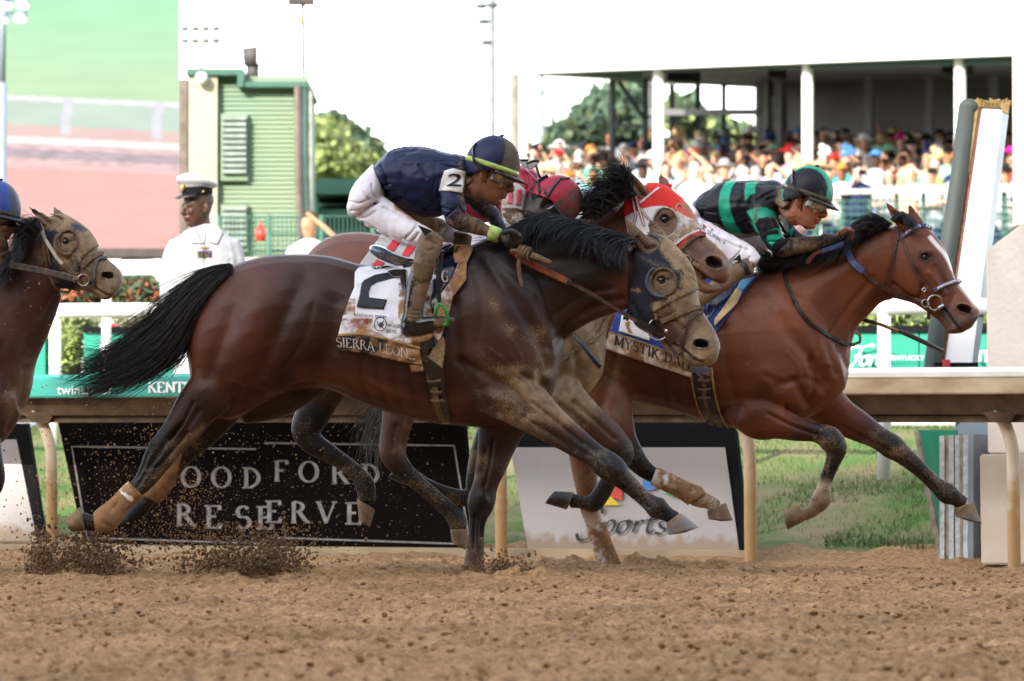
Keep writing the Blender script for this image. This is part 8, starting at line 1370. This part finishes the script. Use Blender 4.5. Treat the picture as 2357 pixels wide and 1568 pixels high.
hair('mane', [[(2044, 524, 2.1), (2028, 506, 2.08), (1996, 503, 2.06), (1972, 532, 2.05)], [(2020, 530, 2.1), (1992, 512, 2.06), (1972, 525, 2.05), (1956, 554, 2.04)], [(1992, 543, 2.1), (1966, 532, 2.06), (1944, 562, 2.03), (1928, 584, 2.02)], [(1960, 555, 2.1), (1928, 560, 2.06), (1888, 592, 2.03), (1848, 612, 2.0)], [(1900, 578, 2.1), (1862, 576, 2.07), (1820, 596, 2.04), (1776, 612, 2.0)], [(1850, 598, 2.1), (1812, 590, 2.07), (1780, 590, 2.05), (1748, 588, 2.03)], [(1800, 613, 2.12), (1774, 600, 2.1), (1752, 590, 2.08), (1736, 575, 2.06)], [(1760, 628, 2.14), (1744, 622, 2.1), (1726, 610, 2.08), (1712, 590, 2.06)]], 2000, .0021, hairm, R3, .55, .011, 3, .006, 17, .2, .03)
hair('forelock', [[(2050, 505, 2.05), (2070, 490, 2.03), (2092, 505, 2.0), (2112, 528, 1.97)], [(2060, 512, 2.03), (2078, 500, 2.01), (2096, 514, 1.98), (2104, 526, 1.96)]], 420, .0019, hairm, R3, .4, .006, 3, .003, 19, .2, .012)
hair('mane', [[(2045, 520, 2.08), (2030, 512, 2.08), (2015, 500, 2.07), (2000, 485, 2.07)], [(2060, 515, 2.08), (2040, 505, 2.08), (2030, 490, 2.07), (2038, 478, 2.07)]], 60, .0012, hairm, R3, .5, .02, 3, .012, 20, .2, .02)
greyt = M('grey_brown_hair', (.10, .085, .075), rough=.5, var=.2, bump=0)
hair('tail', [[(1150, 700, 2.25), (1050, 780, 2.3), (930, 870, 2.3), (862, 940, 2.3), (838, 990, 2.3), (820, 1040, 2.3)], [(1150, 740, 2.25), (1060, 820, 2.3), (950, 890, 2.3), (875, 950, 2.3), (852, 1000, 2.3), (856, 1060, 2.3)]], 260, .003, greyt, R3, .3, .03, 3, .02, 21)
hair('mane', [[(94, 524, .66), (80, 503, .66), (62, 518, .65), (52, 546, .64)], [(82, 543, .66), (58, 520, .65), (38, 514, .64), (30, 524, .64)], [(68, 558, .66), (48, 535, .65), (42, 550, .63), (48, 582, .62)], [(52, 588, .66), (38, 588, .64), (28, 620, .62), (16, 652, .61)], [(30, 618, .66), (14, 625, .64), (-2, 652, .62), (-22, 684, .61)]], 1000, .0022, hairm, R4, .5, .012, 3, .008, 23, .2, .025)
hair('mane', [[(90, 520, .66), (84, 500, .66), (82, 480, .66), (84, 470, .66)], [(70, 540, .66), (40, 550, .66), (20, 560, .66), (0, 555, .66)], [(60, 560, .66), (50, 600, .64), (20, 610, .64), (0, 600, .64)]], 50, .0011, hairm, R4, .4, .02, 3, .02, 24, .2, .02)
# ================================================================== officer, cameraman and the crowd
white_shirt = MA('uniform_shirt', rough=.7, bump=.25, bscale=14, patch=3, speck=20); capm = M('cap_white', (.33, .33, .35), rough=.5, var=.03, bump=0)
of = empty('person', P(470, 1060, 12.5), 'naval officer in white shirt and white peaked cap standing behind the rail', 'person')
YO = 12.5; oo = lambda pal: Org(YO, 470, 0, pal)
FO = frame(P(455, 462, YO), (-.80, -.60, -.04)); b = oo({'s': (.055, .023, .013, 0), 'k': (.04, .018, .01, 0)})
head(b, FO, 1.1, (.055, .023, .013), 0, [P(468, 540, YO+.02), P(470, 600, YO+.03)]); b.limb('F', [(470, 560, 40, .03), (470, 760, 50, .03), (465, 860, 44, .03), (440, 1000, 20, .0), (438, 1060, 16, 0)], k=.6); b.limb('F', [(470, 800, 30, .1), (500, 1000, 20, .1), (500, 1060, 16, .1)])
for sx in (-1, 1): b.limb('F', [(470+sx*64, 590, 16, .02), (470+sx*86, 660, 13, .02), (470+sx*84, 740, 11, .0), (470+sx*74, 800, 10, -.06), (470+sx*66, 826, 11, -.08)])
b.build(.005, 10); b.obj('body', skinm, of)
j = oo({'b': (.29, .29, .31, 0)}); j.edge('F', [(440, 522, 500, 520, 0, .06), (408, 545, 530, 545, 0, .10), (390, 570, 548, 568, 0, .13), (384, 620, 552, 620, 0, .145), (388, 700, 548, 700, 0, .14), (394, 780, 542, 780, 0, .13)], n=6, seg=28, exp=.8)
for sx in (-1, 1): j.limb('F', [(470+sx*58, 560, 24, 0), (470+sx*72, 600, 24, 0), (470+sx*80, 650, 22, 0), (470+sx*84, 690, 19, 0)], k=1)
j.build(.007, 2); j.wrinkle(.008, 9); j.wrinkle(.003, 25); 
for q_ in ([(452, 530), (470, 560), (472, 640)], [(490, 530), (480, 555), (474, 600)], [(400, 590), (420, 640)], [(530, 600), (520, 660)]): j.sculpt('F', q_, 4, -.006)
j.obj('shirt', white_shirt, of); jbo = j.bvh()
drape(jbo, [(448, 520), (462, 556), (474, 530), (470, 560), (440, 560), (430, 536)], .012, 'collar', capm, of, 3, thick=.003); drape(jbo, [(500, 516), (476, 556), (500, 562), (514, 534)], .012, 'collar', capm, of, 3, thick=.003)
rb = drape(jbo, [(454, 578), (486, 576), (487, 591), (455, 592)], .006, 'medal_ribbons', M('ribbon_base', (.05, .06, .2)), of, 3)
for i in range(12): x = 455+(i % 4)*8; y = 578+(i//4)*4.8; drape(jbo, [(x, y), (x+7, y), (x+7, y+4), (x, y+4)], .010, 'ribbon', M('ribbon_%d' % (i % 5), [(.12, .08, .03), (.13, .03, .03), (.03, .05, .12), (.14, .12, .07), (.03, .08, .05)][i % 5], bump=0), rb, 3)
drape(jbo, [(458, 570), (472, 566), (484, 570), (472, 573)], .01, 'warfare_pin', goldp, of, 3)
for sx in (-1, 1):
    bm = bmesh.new(); tube(bm, [P(470+sx*30, 780, YO), P(470+sx*34, 900, YO), P(470+sx*34, 1050, YO)], [.125, .11, .09], 14); bm_obj('trousers', bm, capm, of, True); bm = bmesh.new(); ball(bm, P(470+sx*36, 1060, YO-.06), (.07, .15, .05)); bm_obj('shoe', bm, capm, of, True)
c, f, up, s = FO; bm = bmesh.new(); V3 = []; Fc = []; n = 40; prof = [(.104, .000), (.104, .042), (.132, .058), (.146, .074), (.140, .092), (.08, .106), (.002, .110)]
for a_, z_ in prof:
    for i in range(n): q = 2*math.pi*i/n; V3.append((c+up*.045+f*(a_*.99*math.cos(q))+s*(a_*.91*math.sin(q))+up*(z_+.045*(math.cos(q))*(z_/.12)))[:])
Fc = [(j*n+i, j*n+(i+1) % n, (j+1)*n+(i+1) % n, (j+1)*n+i) for j in range(len(prof)-1) for i in range(n)]; cap = mesh_obj('peaked_cap', V3, Fc, capm, of)
bm = bmesh.new(); r0 = []
for k, (e, z_) in enumerate(((1.012, .0), (1.012, .05))): r0.append([bm.verts.new(c+up*(.043+z_)+f*(.108*e*math.cos(2*math.pi*i/n))+s*(.097*e*math.sin(2*math.pi*i/n))) for i in range(n)])
for i in range(n): bm.faces.new((r0[0][i], r0[0][(i+1) % n], r0[1][(i+1) % n], r0[1][i]))
bm_obj('cap_band', bm, blackm, cap, True); bm = bmesh.new(); rr = []
for i in range(17):
    a_ = -1.1+2.2*i/16; rr.append([bm.verts.new(c+up*.048+f*(.118*math.cos(a_))+s*(.1*math.sin(a_))), bm.verts.new(c+up*.022+f*(.118*math.cos(a_)+.055*math.cos(a_))+s*(.105*math.sin(a_)))])
for i in range(16): bm.faces.new((rr[i][0], rr[i+1][0], rr[i+1][1], rr[i][1]))
pk_ = bm_obj('peak', bm, blkle, cap, True); md = pk_.modifiers.new('s', 'SOLIDIFY'); md.thickness = .005
bm = bmesh.new(); ball(bm, c+up*.09+f*.118, (.016, .018, .028)); bm_obj('gold_badge', bm, M('badge_gold', (.6, .42, .12), metal=.5, rough=.35), cap, True); bm = bmesh.new(); ball(bm, c+up*.055+f*.02+s*.102, .008); bm_obj('cap_button', bm, M('badge_gold', (.6, .42, .12)), cap, True)
for d in (-1, 1): bm = bmesh.new(); ball(bm, c+f*(.078*1.08)-up*.044+s*(.034*d), .0115, 12); bm_obj('eye', bm, M('dark_eye', (.02, .015, .015), rough=.8, var=0, bump=0, spec=.1), of, True)
# ---- crowd prototypes: bodies, shirts, hats, hair
def proto(kind):
    """local mesh, feet at origin, facing -y; returns (body V,F), (shirt), arms variants"""
    o = Org(0, CU, 0, {}); o.def_ = (1, 1, 1, 0); t3 = o.tube3
    o.loft(np.array([[0, 0, z] for z in (1.48, 1.52, 1.58, 1.64, 1.70, 1.735)]), np.array([[a, 0, 0] for a in (.05, .066, .076, .078, .066, .03)]), np.array([[0, b, 0] for b in (.06, .08, .095, .098, .08, .04)]), np.ones((6, 4)), 14)
    t3([(0, .01, 1.36), (0, .01, 1.42), (0, 0, 1.52)], [.06, .055, .05], n=2, seg=8); t3([(0, 0, .85), (0, 0, 1.2), (0, .01, 1.38)], [.1, .11, .1], n=2, seg=8); t3([(0, -.098, 1.615), (0, -.112, 1.585)], [.012, .016], n=1, seg=6)
    sh = Org(0, CU, 0, {}); sh.def_ = (1, 1, 1, 0); s3 = sh.tube3
    sh.loft(np.array([[0, 0, z] for z in (.80, .95, 1.15, 1.32, 1.42, 1.46)]), np.array([[a, 0, 0] for a in (.19, .185, .2, .215, .17, .08)]), np.array([[0, b, 0] for b in (.13, .125, .13, .13, .10, .07)]), np.ones((6, 4)), 16)
    P_ = dict(down=[((.21, 0, 1.37), (.26, .01, 1.12), (.24, -.06, .88)), ((-.21, 0, 1.37), (-.26, .01, 1.12), (-.24, -.06, .88))], camera=[((.2, 0, 1.37), (.27, -.16, 1.22), (.07, -.20, 1.58)), ((-.2, 0, 1.37), (-.27, -.16, 1.22), (-.07, -.20, 1.58))], phone=[((.2, 0, 1.37), (.22, -.22, 1.42), (.08, -.34, 1.66)), ((-.2, 0, 1.37), (-.25, -.1, 1.15), (-.1, -.22, 1.2))],
      shade=[((.2, 0, 1.37), (.33, -.10, 1.48), (.1, -.14, 1.68)), ((-.21, 0, 1.37), (-.26, .01, 1.12), (-.24, -.06, .88))], cheer=[((.2, 0, 1.37), (.30, -.05, 1.60), (.26, -.1, 1.86)), ((-.2, 0, 1.37), (-.27, -.16, 1.22), (-.08, -.2, 1.35))], folded=[((.2, 0, 1.37), (.27, -.06, 1.14), (-.05, -.2, 1.12)), ((-.2, 0, 1.37), (-.27, -.06, 1.14), (.05, -.22, 1.15))])[kind]
    for a, b_, d in P_: t3([a, b_, d], [.036, .034, .028], n=2, seg=8); t3([d, tuple(np.array(d)+(np.array(d)-np.array(b_))*.25)], [.034, .03], n=1, seg=6); s3([(a[0]*.8, a[1], a[2]), tuple(np.array(a)*.4+np.array(b_)*.6)], [.07, .058], n=2, seg=8)
    o.build(.022, 1); sh.build(.024, 1); return o, sh
PR_ = {k: proto(k) for k in ('down', 'camera', 'phone', 'shade', 'cheer', 'folded')}
def raw(o):
    me = bpy.data.meshes.new('p'); tri = o.F[:, 2] == o.F[:, 3]; me.from_pydata(o.V.tolist(), [], [f[:3] if t else f for f, t in zip(o.F.tolist(), tri)]); me.shade_smooth(); me.materials.append(None); return me
ME = {k: (raw(a), raw(b_)) for k, (a, b_) in PR_.items()}
def bm_me(bm): bmesh.ops.recalc_face_normals(bm, faces=bm.faces[:]); me = bpy.data.meshes.new('h'); bm.to_mesh(me); bm.free(); me.shade_smooth(); me.materials.append(None); return me
def hatm(kind):
    bm = bmesh.new()
    if kind == 'brimmed hat': ball(bm, (0, 0, 1.72), (.092, .105, .085), 14); bmesh.ops.create_cone(bm, cap_ends=True, segments=20, radius1=.185, radius2=.17, depth=.02, matrix=Matrix.Translation((0, 0, 1.695)))
    elif kind == 'wide hat': ball(bm, (0, 0, 1.72), (.09, .1, .07), 14); bmesh.ops.create_cone(bm, cap_ends=True, segments=22, radius1=.27, radius2=.22, depth=.03, matrix=Matrix.Translation((0, 0, 1.70)) @ Matrix.Rotation(.2, 4, 'Y'))
    elif kind == 'baseball cap': ball(bm, (0, .005, 1.685), (.085, .104, .075), 14); ball(bm, (0, -.13, 1.68), (.06, .07, .010), 10)
    elif kind == 'feathered fascinator': ball(bm, (.03, 0, 1.75), (.12, .1, .05), 12); [ball(bm, (.03+.05*math.cos(i), 0, 1.8+.02*i), (.05, .02, .06), 8) for i in range(4)]
    elif kind == 'short hair': ball(bm, (0, .018, 1.68), (.086, .1, .082), 14)
    elif kind == 'long hair': ball(bm, (0, .02, 1.67), (.095, .105, .09), 14); ball(bm, (-.06, .03, 1.54), (.05, .06, .14), 10); ball(bm, (.06, .03, 1.54), (.05, .06, .14), 10)
    elif kind == 'big curly hair': [ball(bm, (.10*math.cos(i*.9), .03+.03*math.sin(i), 1.66+.08*math.sin(i*1.3)), .075, 8) for i in range(8)]
    return bm_me(bm)
HT = {k: hatm(k) for k in ('brimmed hat', 'wide hat', 'baseball cap', 'feathered fascinator', 'short hair', 'long hair', 'big curly hair')}
bm = bmesh.new(); box(bm, (-.05, -.27, 1.56), (.05, -.21, 1.63)); camme = bm_me(bm); bm = bmesh.new(); box(bm, (.04, -.36, 1.62), (.12, -.35, 1.76)); phme = bm_me(bm)
bm = bmesh.new(); tube(bm, [(-.09, 0, .02), (-.1, 0, .86)], [.06, .1], 8); tube(bm, [(.09, 0, .02), (.1, 0, .86)], [.06, .1], 8); trme = bm_me(bm)
SH = [('white', (.74, .74, .74)), ('pale blue', (.42, .55, .75)), ('navy', (.02, .03, .09)), ('black', (.015, .015, .018)), ('pink', (.75, .32, .38)), ('coral red', (.62, .06, .05)), ('mint green', (.25, .58, .42)), ('cream', (.7, .62, .48)), ('grey', (.3, .31, .33)), ('peach', (.75, .48, .33)), ('rose', (.5, .2, .25)), ('striped pale', (.6, .66, .74)), ('teal', (.05, .38, .36)), ('lime', (.4, .52, .15))]
SK = [('fair', (.62, .36, .25)), ('tanned', (.50, .26, .16)), ('pale', (.70, .46, .36)), ('brown', (.22, .10, .06)), ('dark brown', (.09, .045, .03))]
HC = [('black', (.012, .011, .011)), ('brown', (.07, .035, .018)), ('blond', (.38, .25, .11)), ('grey', (.36, .35, .34)), ('dark brown', (.03, .018, .012))]
HA = [('white', (.72, .72, .70)), ('red', (.6, .02, .02)), ('black', (.015, .015, .015)), ('straw', (.5, .38, .2)), ('magenta', (.55, .02, .25)), ('blue', (.06, .2, .5)), ('orange', (.65, .22, .03)), ('mint', (.3, .6, .4)), ('navy', (.02, .03, .1))]
PO = dict(down='arms down', camera='with camera', phone='with phone', shade='hand at eyes', cheer='arm raised', folded='arms folded')
def mm_(pre, n_, c): return M(pre+' '+n_, c, rough=.75, var=.08, scale=5, bump=0, spec=.2)
rc_ = random.Random(5); used = {}; grp = 'spectators on the deck of the pavilion'; crowd = []
ROWN = ['row one', 'row two', 'row three', 'row four', 'row five', 'row six', 'back row']
def where(u):
    for a, t_ in ((1262, 'by cream post'), (1330, 'above maroon helmet'), (1400, 'above brown horse ears'), (1490, 'left of column one'), (1545, 'at column one'), (1640, 'right of column one'), (1740, 'mid columns one-two'), (1830, 'left of column two'), (1890, 'at column two'), (1990, 'right of column two'), (2090, 'mid columns two-three'), (2190, 'left of mirror board'), (2330, 'behind mirror board')):
        if u < a: return t_
    return 'right of mirror board'
def spectator(u, vtop, y, row, shirt=None, hat=None, pose=None):
    k = pose or rc_.choices(list(PO), [4, 4, 3, 3, 1, 2])[0]; sc_ = rc_.uniform(.93, 1.06); S = FPX/(y-CAMY); ztop = CAMZ-(vtop-CV)/S; z0 = ztop-1.76*sc_; x = (u-CU)/S
    sn, scol = shirt or rc_.choices(SH, [7, 5, 3, 3, 1.5, 1, 1, 4, 2, 4, .6, 4, .8, .5])[0]; kn, kcol = rc_.choices(SK, [6, 5, 4, 2, 2])[0]
    ht = hat[0] if hat else rc_.choices(list(HT), [3, 2, 3, 1, 6, 4, .6])[0]; hair_ = 'hair' in ht; hn, hcol = (hat[1] if hat else rc_.choice(HC if hair_ else [HA[0], HA[2], HA[3]]*4+HA))
    lab = '%s top, %s %s, %s, %s, %s' % (sn, hn, ht, PO[k], ROWN[row], where(u))
    r = bpy.data.objects.new('person', None); r.location = (x, y, z0); r.rotation_euler = (0, 0, rc_.uniform(-.5, .35)-.1); r.scale = (sc_,)*3; link(r); tag(r, lab, 'person', grp)
    a, b_ = ME[k]
    for nm, me, mt in (('body', a, mm_('skin', kn, kcol)), ('shirt', b_, mm_('cloth', sn, scol)), ('hair' if hair_ else 'hat', HT[ht], mm_('hair' if hair_ else 'hat', hn, hcol)), ('trousers', trme, mm_('cloth', 'navy', (.02, .03, .09)))):
        if nm == 'trousers' and row > 0: continue
        o = bpy.data.objects.new(nm, me); link(o, r); o.material_slots[0].link = 'OBJECT'; o.material_slots[0].material = mt
    if k in ('camera', 'phone'):
        o = bpy.data.objects.new('camera' if k == 'camera' else 'phone', camme if k == 'camera' else phme); sc.collection.objects.link(o); o.location = r.location; o.rotation_euler = r.rotation_euler; o.scale = r.scale; o.material_slots[0].link = 'OBJECT'; o.material_slots[0].material = blackm
        tag(o, 'black %s held by %s top, %s %s, %s, %s' % (k, sn, hn.split()[-1], ht.split()[-1], ROWN[row], where(u)), 'camera' if k == 'camera' else 'phone', 'cameras and phones in the crowd'); crowd.append(o)
    crowd.append(r)
fixed = {(0, 1605): ('white', 'short hair', 'down'), }
g = lambda L, n_: [q for q in L if q[0] == n_][0]
spec = [(1600, 372, 0, 'white', ('short hair', 'grey'), 'down'), (1975, 372, 0, 'navy', ('baseball cap', 'black'), 'camera'), (1988, 312, 3, 'white', ('brimmed hat', 'white'), 'down'), (2016, 344, 1, 'pale blue', ('baseball cap', 'blue'), 'folded'), (1772, 372, 0, 'pale blue', ('big curly hair', 'black'), 'shade'), (1668, 370, 0, 'black', ('brimmed hat', 'grey'), 'down'), (1365, 342, 1, 'mint green', ('short hair', 'blond'), 'camera'), (1405, 300, 4, 'grey', ('short hair', 'black'), 'down'), (1592, 340, 1, 'peach', ('baseball cap', 'red'), 'shade'), (1285, 343, 2, 'pink', ('baseball cap', 'red'), 'camera'), (1360, 333, 3, 'cream', ('baseball cap', 'orange'), 'shade'), (2330, 340, 1, 'coral red', ('wide hat', 'magenta'), 'down'), (1716, 340, 1, 'white', ('short hair', 'black'), 'camera')]
for (u, v, row, s_, (h_, hc_), ps_) in spec: spectator(u, v, yb(u, .2+row*1.15), row, g(SH, s_), (h_, g(HC if 'hair' in h_ else (HA+[('grey', (.3, .3, .3))]), hc_)), ps_)
VT = [376, 358, 343, 329, 317, 307, 298]
for row in range(7):
    u = 1212+row*6 if row < 5 else 1500
    while u < 2480:
        if not any(abs(u-q[0]) < 30 and q[2] == row for q in spec) and not (row < 2 and 1420 < u < 1470): spectator(u, VT[row]+rc_.uniform(-9, 9)+(6 if u < 1400 else 0), yb(u, .2+row*1.15)+rc_.uniform(-.15, .15), row)
        u += rc_.uniform(46, 62)
seen = {}
for o in crowd:
    seen.setdefault(o['label'], []).append(o)
for lb, L in seen.items():
    if len(L) > 1:
        L.sort(key=lambda o: o.location.x)
        for i, o in enumerate(L): o['label'] = lb+', %s from left' % ['first', 'second', 'third', 'fourth', 'fifth'][i]
# photographer in white behind the gate rail
r = empty('person', P(712, 800, 33), 'man in a white shirt shading his eyes beside the green building', 'person'); k = 'shade'
for nm, me, mt in (('body', ME[k][0], mm_('skin', 'tanned', (.50, .26, .16))), ('shirt', ME[k][1], mm_('cloth', 'white', (.74, .74, .74))), ('hair', HT['short hair'], mm_('hair', 'brown', (.07, .035, .018)))):
    o = bpy.data.objects.new(nm, me); link(o, r); o.material_slots[0].link = 'OBJECT'; o.material_slots[0].material = mt
S = FPX/(33-CAMY); r.location = ((712-CU)/S, 33, CAMZ-(484-CV)/S-1.80); r.scale = (1.02,)*3; r.rotation_euler = (0, 0, -.4)
